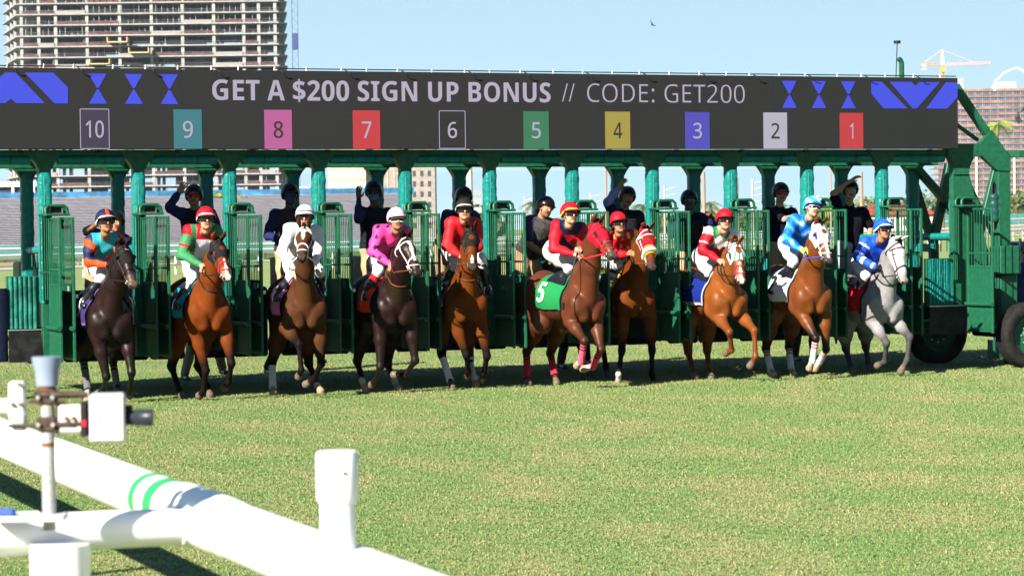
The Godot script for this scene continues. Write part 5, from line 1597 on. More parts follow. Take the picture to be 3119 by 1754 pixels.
func build_runners() -> void:
	var red := Color(0.2857, 0.0057, 0.0129)
	var navy := Color(0.0086, 0.01, 0.0357)
	var teal := Color(0.0214, 0.2143, 0.2571)
	var orange := Color(0.4429, 0.0393, 0.0057)
	var green := Color(0.022, 0.125, 0.050)
	var pink := Color(0.42, 0.032, 0.165)
	var yellow := Color(0.5714, 0.3429, 0.0214)
	var blue := Color(0.0086, 0.0536, 0.4143)
	var sky_b := Color(0.0214, 0.1857, 0.4714)
	var labels := {
		10: "near-black horse with a black hood bearing a small badge, ridden in teal and orange",
		9: "bright bay horse with a black hood, red noseband and white nose",
		8: "brown horse with a white bridle and white forehead, wearing a pink number eight cloth",
		7: "dark brown horse with white bridle straps and an orange-red saddle cloth",
		6: "bay horse in a plain black hood heading straight out under a rider all in red",
		5: "chestnut-brown horse in a red hood with a green number five cloth",
		4: "bay horse in a yellow-trimmed red hood and white fleece noseband, still in its stall",
		3: "golden chestnut horse in a white hood crossed with green and red trim",
		2: "bay horse in a white hood with blue eye cups and white leg wraps",
		1: "grey horse with a dark bridle and red saddle cloth"}
	var T := {
		10: {"hood": Color(0.0086, 0.0086, 0.01), "cup": M.black_cloth, "strap": M.black_leather, "nose": M.black_leather, "rein": M.black_leather, "cloth": Color(0.025, 0.0157, 0.0714), "cloth_edge": Color(0.1143, 0.0857, 0.2143), "digit": M.print_white, "trim": func(P, c): return Color(0.3929, 0.2143, 0.2143) if Vector2(P.x - 0.01, P.z - 0.10).length() < 0.020 and P.y > -0.02 else c},
		9: {"yoke": M.black_leather, "hood": Color(0.01, 0.01, 0.0129), "cup": M.black_cloth, "strap": M.black_leather, "nose": M.red_strap, "eight": true, "rein": M.black_leather, "cloth": Color(0.0086, 0.1571, 0.2429), "digit": M.print_black},
		8: {"strap": M.white_strap, "nose": M.white_strap, "eight": true, "rein": M.white_strap, "cloth": Color(0.4429, 0.1143, 0.3143), "digit": M.print_black},
		7: {"yoke": M.brown_leather, "strap": M.white_strap, "nose": M.white_strap, "eight": true, "rein": M.brown_leather, "cloth": Color(0.5357, 0.0321, 0.0086), "digit": M.print_black, "girth": Color(0.0086, 0.0357, 0.2857)},
		6: {"yoke": M.brown_leather, "hood": Color(0.0114, 0.01, 0.0114), "strap": M.black_leather, "nose": M.brown_leather, "rein": M.brown_leather, "cloth": Color(0.01, 0.01, 0.0114)},
		5: {"hood": Color(0.2857, 0.0057, 0.0186), "hood_z": 0.31, "rim": M.black_cloth, "strap": M.red_strap, "nose": M.red_strap, "eight": true, "rein": M.red_strap, "cloth": Color(0.010, 0.120, 0.036), "digit": M.print_white},
		4: {"hood": Color(0.3, 0.0071, 0.0186), "cup": M.yellow_cloth, "cup_open": 1.1, "strap": M.white_strap, "nose": M.yellow_cloth, "roll": true, "rein": M.brown_leather, "cloth": Color(0.3929, 0.2857, 0.0214), "digit": M.print_black, "trim": func(P, c): return Color(0.5357, 0.2857, 0.0143) if P.z > 0.262 else (WHITE if P.y < -0.13 and P.z > 0.02 else c)},
		3: {"yoke": M.black_leather, "hood": WHITE, "strap": M.black_leather, "nose": M.red_strap, "eight": true, "rein": M.black_leather, "cloth": Color(0.006, 0.014, 0.105), "cloth_edge": Color(0.3571, 0.3571, 0.3571), "rim": M.green_strap, "trim": func(P, c): return Color(0.3929, 0.0143, 0.0214) if Vector2(P.x, P.z - 0.10).length() < 0.028 and P.y > -0.04 else (Color(0.0071, 0.1143, 0.0571) if (absf(P.x) < 0.010 or absf(absf(P.x) - 0.3 * (P.z - 0.06)) < 0.010) and P.y > -0.06 else c)},
		2: {"hood": WHITE, "hood_z": 0.30, "cup": M.blue_cloth, "rim": M.blue_cloth, "strap": M.white_strap, "nose": M.white_strap, "eight": true, "rein": M.blue_strap, "cloth": Color(0.4286, 0.4286, 0.4714), "digit": M.print_black, "girth": navy},
		1: {"yoke": M.black_leather, "strap": M.black_leather, "nose": M.black_leather, "rein": M.black_leather, "cloth": Color(0.3571, 0.01, 0.0143), "digit": M.print_white}}
	var bands := {10: [["HR", Color(0.0714, 0.0714, 0.0786), BLACK], ["HL", Color(0.1143, 0.1, 0.0929), BLACK]], 8: [["HR", Color(0.5, 0.4714, 0.4429), null]], 6: [["HR", Color(0.5143, 0.5143, 0.5429), null]],
		5: [["FR", Color(0.5, 0.0643, 0.1143), BLACK], ["FL", Color(0.4714, 0.0429, 0.0857), BLACK], ["HR", Color(0.3929, 0.0214, 0.0429), BLACK], ["HL", Color(0.3929, 0.0214, 0.0429), BLACK]],
		2: [["FR", WHITE, Color(0.3571, 0.0214, 0.0429)], ["FL", WHITE, Color(0.3571, 0.0214, 0.0429)], ["HR", WHITE, Color(0.2857, 0.0214, 0.0429)], ["HL", WHITE, Color(0.2857, 0.0214, 0.0429)]]}
	var sk := [Color(0.2857, 0.1571, 0.1), Color(0.2143, 0.1071, 0.0607), Color(0.3214, 0.1857, 0.1214)]
	var J := {
		10: {"top": func(u, v, w, b, t, P):
				if b != 0: return orange if sin((w - u) * 26.0 + 0.6) > 0.45 else navy
				return orange if absf(u * 0.75 - (v - 0.27)) < 0.050 or v < 0.06 else teal,
			"helmet": func(th, f): return navy if f > 1.5 else (WHITE if f > 0.88 else (orange if absf(cos(th)) < 0.16 else navy)), "gloves": BLACK},
		9: {"top": func(u, v, w, b, t, P):
				if b == 1: return red if t < 0.35 else (WHITE if w < 0.02 else green)
				if b == 2: return WHITE if w < 0.12 else green
				if b >= 11: return green if t < 0.5 else WHITE
				return green if absf(u) > 0.09 else (red if v > 0.46 else Color(0.4429, 0.4143, 0.5)),
			"helmet": cap_of(red, WHITE, red)},
		8: {"top": plain(Color(0.38, 0.38, 0.40)), "helmet": func(th, f): return WHITE if f > 1.5 else (BLACK if f > 0.80 and f < 0.90 else WHITE)},
		7: {"top": func(u, v, w, b, t, P):
				if b == 0 and w > 0.02:
					var q := maxf(absf(u - 0.05), absf(v - 0.26))
					return Color(0.0143, 0.0071, 0.0143) if q > 0.045 and q < 0.068 else pink
				return Color(0.0143, 0.0071, 0.0129) if diamond(P.y * 1.0, P.z + P.x, 0.13, 0.15) < 0.30 else pink,
			"helmet": cap_of(Color(0.6071, 0.3, 0.4), Color(0.6429, 0.3929, 0.4714)), "cuff": Color(0.3214, 0.0086, 0.0143), "rim": M.white_paint},
		6: {"top": plain(Color(0.3286, 0.0086, 0.0129)), "helmet": cap_of(Color(0.01, 0.0093, 0.0114), WHITE, BLACK)},
		5: {"top": func(u, v, w, b, t, P): return navy if b == 0 and (absf(u + (v - 0.28) * 0.9) < 0.075 or v > 0.47) else red,
			"helmet": cap_of(red, yellow, red)},
		4: {"top": func(u, v, w, b, t, P):
				if b >= 11: return yellow
				return yellow if b == 0 and w > 0 and diamond(u, v, 0.115, 0.16) < 0.24 else red,
			"helmet": cap_of(Color(0.3214, 0.0071, 0.0129), Color(0.1571, 0.0057, 0.0086), red)},
		3: {"top": func(u, v, w, b, t, P):
				if b != 0: return WHITE if t < 0.30 and (b == 1 or b == 11) else red
				if v > 0.34: return green if diamond(u + 0.03, v, 0.16, 0.22) < 0.34 else WHITE
				return red if v > 0.10 else (green if v > 0.02 else WHITE),
			"helmet": cap_of(red, Color(0.1429, 0.0057, 0.0086), red), "cuff": Color(0.3571, 0.0107, 0.0143)},
		2: {"top": func(u, v, w, b, t, P):
				var q := sin(P.y * 38.0 + 3.0 * sin(P.x * 13.0 + P.z * 9.0)) + 0.7 * sin(P.z * 31.0 + P.x * 17.0)
				return Color(0.3214, 0.4429, 0.5714) if q > 1.15 else (sky_b if q > 0.0 else Color(0.0071, 0.0714, 0.3286)),
			"helmet": func(th, f):
				if f > 1.5: return blue
				return Color(0.1786, 0.3571, 0.5429) if sin(th * 5.0 + f * 9.0) > 0.35 else (sky_b if f < 0.88 else blue), "gloves": Color(0.3214, 0.3214, 0.0429), "rim": M.white_paint},
		1: {"top": func(u, v, w, b, t, P):
				if b in [1, 2] and (absf(t - 0.55) < 0.12): return Color(0.3929, 0.4286, 0.5571)
				return blue, "helmet": cap_of(blue, Color(0.3929, 0.4429, 0.5714), blue), "gloves": BLACK, "legs": Color(0.5, 0.5, 0.5714)}}
	var jl := {10: "jockey in teal silks with an orange sash and navy sleeves", 9: "jockey in green, white and red silks and a red helmet with white edge", 8: "jockey dressed all in white on the brown horse", 7: "jockey in hot pink silks with black diamonds and a pink helmet", 6: "jockey in plain red silks with a black white-edged helmet", 5: "jockey in red silks with a navy sash and a red helmet with yellow edge", 4: "jockey in red silks with yellow diamonds and yellow sleeve", 3: "jockey in red and white silks with green patches", 2: "jockey in streaky blue silks and a blue helmet with a round M badge", 1: "jockey in royal blue silks and a blue helmet with a white star"}
	for n in range(10, 0, -1):
		var K := build_horse(n, labels[n])
		tack(n, K, T[n])
		for bd in bands.get(n, []): bandage(K, bd[0], bd[1], bd[2])
		var S: Dictionary = {"jockey": true, "skin": sk[n % 3], "legs": Color(0.40, 0.40, 0.42), "boots": BLACK, "lens": M.lens, "rim": M.black_cloth, "toe": K.ax, "backR": Vector3(-0.5, 0.8, 0.2), "backL": Vector3(0.5, 0.8, 0.2)}
		S.merge(J[n], true)
		if n == 7: S.legs_fn = func(P, bo, t): return Color(0.0357, 0.0286, 0.0857) if bo == 4 and (absf(t - 0.55) < 0.05 or absf(t - 0.78) < 0.05) else Color(0.5429, 0.5357, 0.5714)
		var p := build_person(jl[n], JOCKEYS[n], S, HORSES[n].at, "jockeys on the race horses")
		var hn: Node = p.get_node("helmet")
		if n == 2 or n == 1: helmet_badge(n, p, hn)

	# whips
	for q in [[5, Vector3(-0.20, -0.62, 0.05)], [6, Vector3(-0.28, -0.55, 0.0)]]:
		var at: Vector3 = HORSES[q[0]].at
		var w: Vector3 = JOCKEYS[q[0]].wR
		var wh := thing("riding_whip", "thin black riding whip in the hand of the jockey " + ("with the navy sash" if q[0] == 5 else "in plain red silks"), "whip", at + w)
		var d: Vector3 = q[1]
		obj("shaft", tubem([d * -0.12 + Vector3(0, 0, 0.07), d * 0.5 + Vector3(-0.02, 0, 0.09), d + Vector3(-0.03, 0, 0.10)], [0.011, 0.008, 0.006], 6), M.black_leather, wh)
		obj("flap", boxm(d + Vector3(-0.03, -0.04, 0.10), Vector3(0.03, 0.10, 0.008)), M.black_leather, wh)

func head_of(J: Dictionary) -> Transform3D:
	var hu := (Vector3(J.hc) - Vector3(J.ch)).normalized()
	var fd := Vector3(J.fd).normalized()
	var hz := (fd - hu * fd.dot(hu) * 0.8).normalized()
	var hx := hu.cross(hz).normalized()
	return Transform3D(Basis(hx, hz.cross(hx), hz), Vector3(J.hc) - hu * 0.068)

func helmet_badge(n: int, p: Node3D, parent: Node) -> void:
	var H := head_of(JOCKEYS[n])
	var yaw := 0.25
	var nrm := Vector3(sin(yaw) * 0.72, 0.60, cos(yaw) * 0.72).normalized()
	var c := Vector3(0, 0.036, -0.008) + Vector3(nrm.x * 0.122, nrm.y * 0.138, nrm.z * 0.148) * 1.03
	var x := UPV.cross(nrm).normalized()
	var y := nrm.cross(x)
	var xf := H * Transform3D(Basis(x, y, nrm), c)
	var poly := PackedVector2Array()
	if n == 2:
		for i in 24: poly.append(Vector2(cos(TAU * i / 24), sin(TAU * i / 24)) * 0.042)
		obj("badge", platem(poly, Vector3.ZERO, Vector3(1, 0, 0), UPV, 0.006), M.print_white, parent, xf)
		var tm := TextMesh.new()
		tm.text = "M"
		tm.font = F_BOLD
		tm.font_size = 48
		tm.pixel_size = 0.0011
		tm.depth = 0.0
		obj("badge_letter", tm, M.print_black, parent, xf * Transform3D(Basis(), Vector3(0, 0, 0.0055)))
	else:
		for i in 10: poly.append(Vector2(sin(TAU * i / 10), cos(TAU * i / 10)) * (0.052 if i % 2 == 0 else 0.021))
		obj("star", platem(poly, Vector3.ZERO, Vector3(1, 0, 0), UPV, 0.006), M.print_white, parent, xf)

func build_crew() -> void:
	var navy := Color(0.0129, 0.0171, 0.0571)
	var blk := Color(0.01, 0.01, 0.0129)
	var khaki := Color(0.2429, 0.1786, 0.1071)
	var dark_skin := Color(0.0929, 0.0443, 0.0257)
	var mid_skin := Color(0.2286, 0.1107, 0.0643)
	var pale := Color(0.3, 0.1643, 0.1071)
	var hb := func(th, f): return Color(0.0057, 0.0057, 0.0071)
	var base := {"top": plain(navy), "legs": khaki, "boots": blk, "helmet": hb, "helmet_mat": M.helmet_black, "deep": 10.0, "peak": 0.03, "bulk": 1.08, "fold": 0.004}
	var up := Vector3(0.2, 0.1, -1.0)
	var C := {
		10: {"skin": mid_skin, "short": true, "vest": blk, "openR": true, "label": "gate handler behind the teal-clad jockey, bare forearm raised to his helmet"},
		9: {"skin": mid_skin, "lens": M.lens_red, "rim": M.black_cloth, "openR": true, "backR": Vector3(0, 0, -1), "vest": blk, "label": "gate handler in navy with red mirrored glasses waving one raised hand"},
		8: {"skin": dark_skin, "mask": Color(0.0357, 0.0357, 0.0786), "vest": Color(0.0321, 0.0214, 0.0214), "lens": M.lens_blue, "rim": M.black_cloth, "label": "gate handler in a quilted brown vest with a dark face mask, hands at his waist"},
		7: {"skin": dark_skin, "mask": Color(0.0714, 0.0786, 0.1571), "vest": blk, "openR": true, "backR": Vector3(-0.3, 0, -1), "lens": M.lens, "rim": M.black_cloth, "label": "gate handler with a patterned blue face cover holding up one gloved hand"},
		6: {"skin": mid_skin, "short": true, "vest": blk, "top": plain(Color(0.0179, 0.0157, 0.0536)), "vents": true, "label": "gate handler bent forward behind the red-clad jockey, ribbed black helmet"},
		5: {"skin": mid_skin, "short": true, "vest": Color(0.0429, 0.0393, 0.0429), "top": plain(Color(0.0321, 0.02, 0.0607)), "vents": true, "stubble": true, "label": "gate handler in a purple short-sleeved shirt stooping beside the red-hooded chestnut-brown horse"},
		4: {"skin": mid_skin, "vest": blk, "openR": true, "backR": Vector3(0, 0.6, -0.6), "top": func(u, v, w, b, t, P): return Color(0.1571, 0.1429, 0.3) if b == 2 else Color(0.0086, 0.01, 0.0393), "vents": true, "label": "gate handler with a lilac sleeve holding his hand flat over his helmet"},
		3: {"skin": dark_skin, "vest": blk, "lens": M.lens_teal, "rim": M.black_cloth, "label": "gate handler with teal glasses and a fist at his chest, beside the golden chestnut"},
		2: {"skin": pale, "short": true, "top": plain(Color(0.0071, 0.0071, 0.0143)), "lens": M.lens_red, "rim": M.black_cloth, "label": "gate handler in a dark polo shirt with orange-red glasses reaching out one bare arm"},
		1: {"skin": pale, "short": true, "bulk": 1.18, "top": plain(Color(0.0071, 0.0071, 0.0107)), "openR": true, "backR": Vector3(0, 0.8, -0.3), "legs": Color(0.25, 0.2286, 0.2714), "label": "stout gate handler in a black polo shirt, bare arm thrown up across his helmet"}}
	for n in range(10, 0, -1):
		var S: Dictionary = base.duplicate()
		S.merge(C[n], true)
		build_person(S.label, CREW[n], S, CREW[n].at, "gate handlers standing in the stalls")

	# helpers on the ground behind the gate: only their legs show below the stalls
	var stand := func(step: float) -> Dictionary:
		return {"hc": Vector3(0, 1.68, 0.02), "ch": Vector3(0, 1.47, 0.06), "sR": Vector3(-0.2, 1.42, 0), "sL": Vector3(0.2, 1.42, 0), "eR": Vector3(-0.27, 1.14, -0.03), "eL": Vector3(0.27, 1.14, -0.03), "wR": Vector3(-0.25, 0.90, 0.08), "wL": Vector3(0.25, 0.90, 0.08), "pel": Vector3(0, 0.93, -0.02), "kR": Vector3(-0.11 - step * 0.2, 0.51, 0.07 + step * 0.3), "kL": Vector3(0.11 + step * 0.2, 0.51, 0.08 - step * 0.1), "aR": Vector3(-0.13 - step * 0.35, 0.09, 0.02 + step * 0.25), "aL": Vector3(0.14 + step * 0.45, 0.09 + step * 0.12, -0.02 - step * 0.3), "fd": Vector3(0.3, -0.1, 1)}
	var gl := [[Vector3(2.9, 0, -3.5), 0.45, khaki, "gate helper walking behind the gate, only khaki trouser legs and black shoes showing"], [Vector3(4.5, 0, -4.4), 0.9, Color(0.0143, 0.0143, 0.0179), "helper in black trousers with a lifted heel behind the brown horse, legs only"], [Vector3(8.5, 0, -3.15), 0.3, Color(0.025, 0.025, 0.0321), "gate helper in dark trousers behind the chestnut-brown horse, legs only showing"], [Vector3(12.3, 0, -3.0), 0.15, Color(0.0357, 0.025, 0.0214), "gate helper in brown trousers behind the grey horse, legs only showing"]]
	for q in gl:
		var S: Dictionary = base.duplicate()
		S.merge({"skin": mid_skin, "legs": q[2]}, true)
		build_person(q[3], stand.call(q[1]), S, q[0], "gate helpers on the ground")
	var S2: Dictionary = base.duplicate()
	S2.merge({"skin": mid_skin, "legs": navy, "top": plain(navy), "helmet": func(th, f): return Color(0.0086, 0.01, 0.0429), "helmet_mat": M.silk, "peak": 0.07}, true)
	build_person("person in a navy jacket and navy peaked cap beside the gate wheel", stand.call(0.1), S2, Vector3(14.43, 0, -0.35), "")
# ------------------------------------------------------------------ far surroundings
# laid out in a ground frame turned with the view: a metres to the right, d metres away from (-6.27, 32.18)
const YAW := -0.37266
const RGT := Vector3(0.93136, 0, 0.36409)
const FWD := Vector3(0.36409, 0, -0.93136)

func rise(a: float, d: float) -> float:
	return 1.8 * smoothstep(230.0, 470.0, d) * smoothstep(15.0, 70.0, a)

func fr(a: float, y: float, d: float) -> Vector3:
	return Vector3(-6.275, y, 32.182) + RGT * a + FWD * d

func ground_sheet() -> void:
	var ds := [-60.0, 0.0, 40.0, 80.0, 120.0, 160.0, 200.0, 240.0, 280.0, 320.0, 360.0, 400.0, 440.0, 480.0, 600.0, 900.0, 1600.0, 4000.0]
	var as_ := [-3000.0, -800.0, -200.0, -60.0, 0.0, 15.0, 25.0, 35.0, 45.0, 55.0, 65.0, 80.0, 120.0, 300.0, 900.0, 3000.0]
	var s := st()
	s.set_smooth_group(0)
	for i in ds.size() - 1:
		for j in as_.size() - 1:
			var q := []
			for e in [[i, j], [i + 1, j], [i + 1, j + 1], [i, j + 1]]:
				q.append(fr(as_[e[1]], rise(as_[e[1]], ds[e[0]]), ds[e[0]]))
			quad(s, q[0], q[1], q[2], q[3])
	var g := obj("ground", flat(s), M.turf)
	g.set_meta("kind", "structure")

# band of ground between two lines, laid a little above the turf
func strip(called: String, a0: Vector2, a1: Vector2, b0: Vector2, b1: Vector2, y: float, m: Material) -> void:
	var s := st()
	s.set_smooth_group(0)
	var n := 24
	for i in n:
		var t0 := float(i) / n
		var t1 := float(i + 1) / n
		var q := []
		for p in [a0.lerp(a1, t0), b0.lerp(b1, t0), b0.lerp(b1, t1), a0.lerp(a1, t1)]: q.append(fr(p.x, rise(p.x, p.y) + y, p.y))
		quad(s, q[0], q[1], q[2], q[3])
	obj(called, flat(s), m).set_meta("kind", "structure")

func rail_fence(label: String, p0: Vector2, p1: Vector2, h: float, board: bool) -> void:
	var at := fr(p0.x, 0, p0.y)
	var t := thing("rail_fence", label, "fence", at)
	var L := p0.distance_to(p1)
	var n := int(L / 4.0)
	var posts := st()
	var top := []
	var low := []
	for i in n + 1:
		var p := p0.lerp(p1, float(i) / n)
		var b := fr(p.x, rise(p.x, p.y), p.y) - at
		tube(posts, [b, b + Vector3(0, h, 0)], 0.05, 6)
		top.append(b + Vector3(0, h, 0))
		low.append(b + Vector3(0, h * 0.45, 0))
	obj("posts", flat(posts), M.white_paint, t)
	obj("top_rail", tubem(top, 0.09, 8), M.white_paint, t)
	obj("lower_rail", tubem(low, 0.06, 6), M.white_paint, t)

func leaf_tree(label: String, at: Vector3, h: float, r: float, m: Material, sd: int, n := 520, leaf := 0.5) -> void:
	var t := thing("leafy_tree", label, "tree", at, 0.0, "")
	var rng := RandomNumberGenerator.new()
	rng.seed = sd
	var tr := st()
	tube(tr, [Vector3.ZERO, Vector3(0.1 * r, h * 0.3, 0), Vector3(-0.05 * r, h * 0.6, 0.1 * r)], [r * 0.09, r * 0.07, r * 0.03], 8)
	for i in 4:
		var a := rng.randf() * TAU
		tube(tr, [Vector3(0.1 * r, h * 0.3, 0), Vector3(cos(a) * r * 0.5, h * 0.62, sin(a) * r * 0.5)], [r * 0.05, r * 0.015], 6)
	obj("trunk", flat(tr), M.bark, t)
	var s := st()
	var blobs := []
	for i in 12:
		var a := rng.randf() * TAU
		var q := rng.randf()
		blobs.append([Vector3(cos(a) * r * 0.62 * sqrt(q), h * rng.randf_range(0.38, 0.82), sin(a) * r * 0.62 * sqrt(q)), r * rng.randf_range(0.28, 0.5)])
	for i in n:
		var bl: Array = blobs[rng.randi() % blobs.size()]
		var d := Vector3(rng.randfn(), rng.randfn() * 0.8, rng.randfn()).normalized()
		var c: Vector3 = bl[0] + d * bl[1] * pow(rng.randf(), 0.4)
		var nn := (d + Vector3(rng.randfn(), rng.randfn(), rng.randfn()) * 0.5).normalized()
		var b := frame_of(nn)
		var z := leaf * rng.randf_range(0.6, 1.3)
		s.set_smooth_group(-1)
		tri(s, c + b.x * z, c + b.z * z * 0.9 + nn * z * 0.2, c - b.x * z)
		tri(s, c - b.x * z, c - b.z * z * 0.8, c + b.x * z)
	obj("crown", flat(s), m, t)

func palm(label: String, at: Vector3, h: float, r: float, sd: int, lean := 0.3, m: Material = null) -> void:
	var t := thing("palm_tree", label, "palm", at, 0.0, "")
	var rng := RandomNumberGenerator.new()
	rng.seed = sd
	var tip := Vector3(lean, h, 0)
	obj("trunk", tubem([Vector3.ZERO, Vector3(lean * 0.2, h * 0.4, 0), Vector3(lean * 0.6, h * 0.75, 0), tip], [0.22, 0.17, 0.14, 0.12], 8), M.bark, t)
	for i in 15:
		var a := TAU * i / 15.0 + rng.randf_range(-0.15, 0.15)
		var el := rng.randf_range(-0.1, 1.1)
		var d := Vector3(cos(a), 0, sin(a))
		var pts := []
		for k in 7:
			var u := k / 6.0
			pts.append(tip + d * r * u * cos(el * (1.0 - u)) + Vector3(0, r * (sin(el) * u - 0.75 * u * u), 0))
		var s := st()
		for k in 6:
			var p0: Vector3 = pts[k]; var p1: Vector3 = pts[k + 1]
			var sd_ := (p1 - p0).cross(UPV).normalized()
			var w := r * 0.26 * sin(PI * (k + 1.2) / 7.5)
			for sg in [-1.0, 1.0]:
				for q in 3:
					var b0 := p0.lerp(p1, q / 3.0)
					var b1 := p0.lerp(p1, (q + 0.75) / 3.0)
					tri(s, b0, b1, b1 + sd_ * sg * w + (p1 - p0) * 0.6 - Vector3(0, w * 0.55, 0))
		obj("frond", flat(s), m if m else M.palm, t)

func build_track() -> void:
	strip("dirt_track", Vector2(-60, 128), Vector2(130, 420), Vector2(-60, 168), Vector2(150, 520), 0.03, M.dirt)
	rail_fence("white double rail nearest behind the gate on the grass", Vector2(-40, 84), Vector2(60, 290), 1.1, true)
	rail_fence("white rail along the near edge of the dirt track", Vector2(-60, 127), Vector2(130, 419), 1.15, false)
	rail_fence("white rail along the far edge of the dirt track", Vector2(-60, 169), Vector2(150, 521), 1.15, false)
	var hedge := thing("hedge", "low clipped hedge below the grandstand wall", "hedge", fr(-30, 0, 193), YAW)
	var rng := RandomNumberGenerator.new()
	rng.seed = 3
	var s := st()
	box(s, Vector3(0, 0.22, 0), Vector3(95, 0.44, 0.9))
	for i in 1900:
		var c := Vector3(rng.randf_range(-47.5, 47.5), rng.randf_range(0.1, 0.62), rng.randf_range(-0.5, 0.62))
		var b := frame_of(Vector3(rng.randfn(), rng.randf(), rng.randf()).normalized())
		tri(s, c + b.x * 0.2, c + b.z * 0.2, c - b.x * 0.2)
	obj("foliage", flat(s), M.hedge, hedge)
	# grandstand with bare benches
	var gs := thing("grandstand", "empty grey bench grandstand with a teal base wall and blue windscreen on top", "grandstand", fr(-46, 0, 200), YAW)
	obj("base_wall", boxm(Vector3(0, 0.65, 0), Vector3(72, 1.30, 0.5)), M.far_teal, gs)
	var rows := 30
	for i in rows:
		var y := 1.30 + 4.25 * i / rows
		var z := -0.6 - 1.25 * i
		obj("bench_row", boxm(Vector3(0, y + 0.03, z), Vector3(72, 0.075, 0.9)), M.bench, gs)
		obj("riser", boxm(Vector3(0, y - 0.08, z - 0.5), Vector3(72, 0.16, 0.4)), M.riser, gs)
	obj("windscreen", boxm(Vector3(0, 5.75, -38.6), Vector3(74, 0.55, 0.2)), M.windscreen, gs)
	obj("back_frame", boxm(Vector3(0, 2.6, -39.5), Vector3(72, 5.2, 0.6)), M.riser, gs)
	# pavilion at the left edge
	var pv := thing("white_pavilion", "small white flat-roofed pavilion with glass front beside the grandstand", "building", fr(-52.5, 0, 262), YAW)
	obj("roof", boxm(Vector3(0, 7.2, 0), Vector3(9, 0.5, 6)), M.white_paint, pv)
	for i in 5: obj("column", boxm(Vector3(-4.2 + 2.1 * i, 3.5, 2.7), Vector3(0.25, 6.9, 0.25)), M.white_paint, pv)
	for i in 4: obj("window", boxm(Vector3(-3.15 + 2.1 * i, 5.0, 2.4), Vector3(1.8, 3.2, 0.1)), M.far_glass, pv)
	obj("wall", boxm(Vector3(0, 3.5, -0.5), Vector3(8.6, 6.9, 5)), M.concrete, pv)
	# teal wind fence on the right with planting behind it
	var wf := thing("wind_fence", "long teal wind fence beyond the track on the right", "fence", fr(72, 1.75, 455), YAW)
	for i in 14: obj("fence_panel", boxm(Vector3(-58 + 8.0 * i, 0.95, 0), Vector3(7.9, 1.9, 0.12)), M.far_teal, wf)

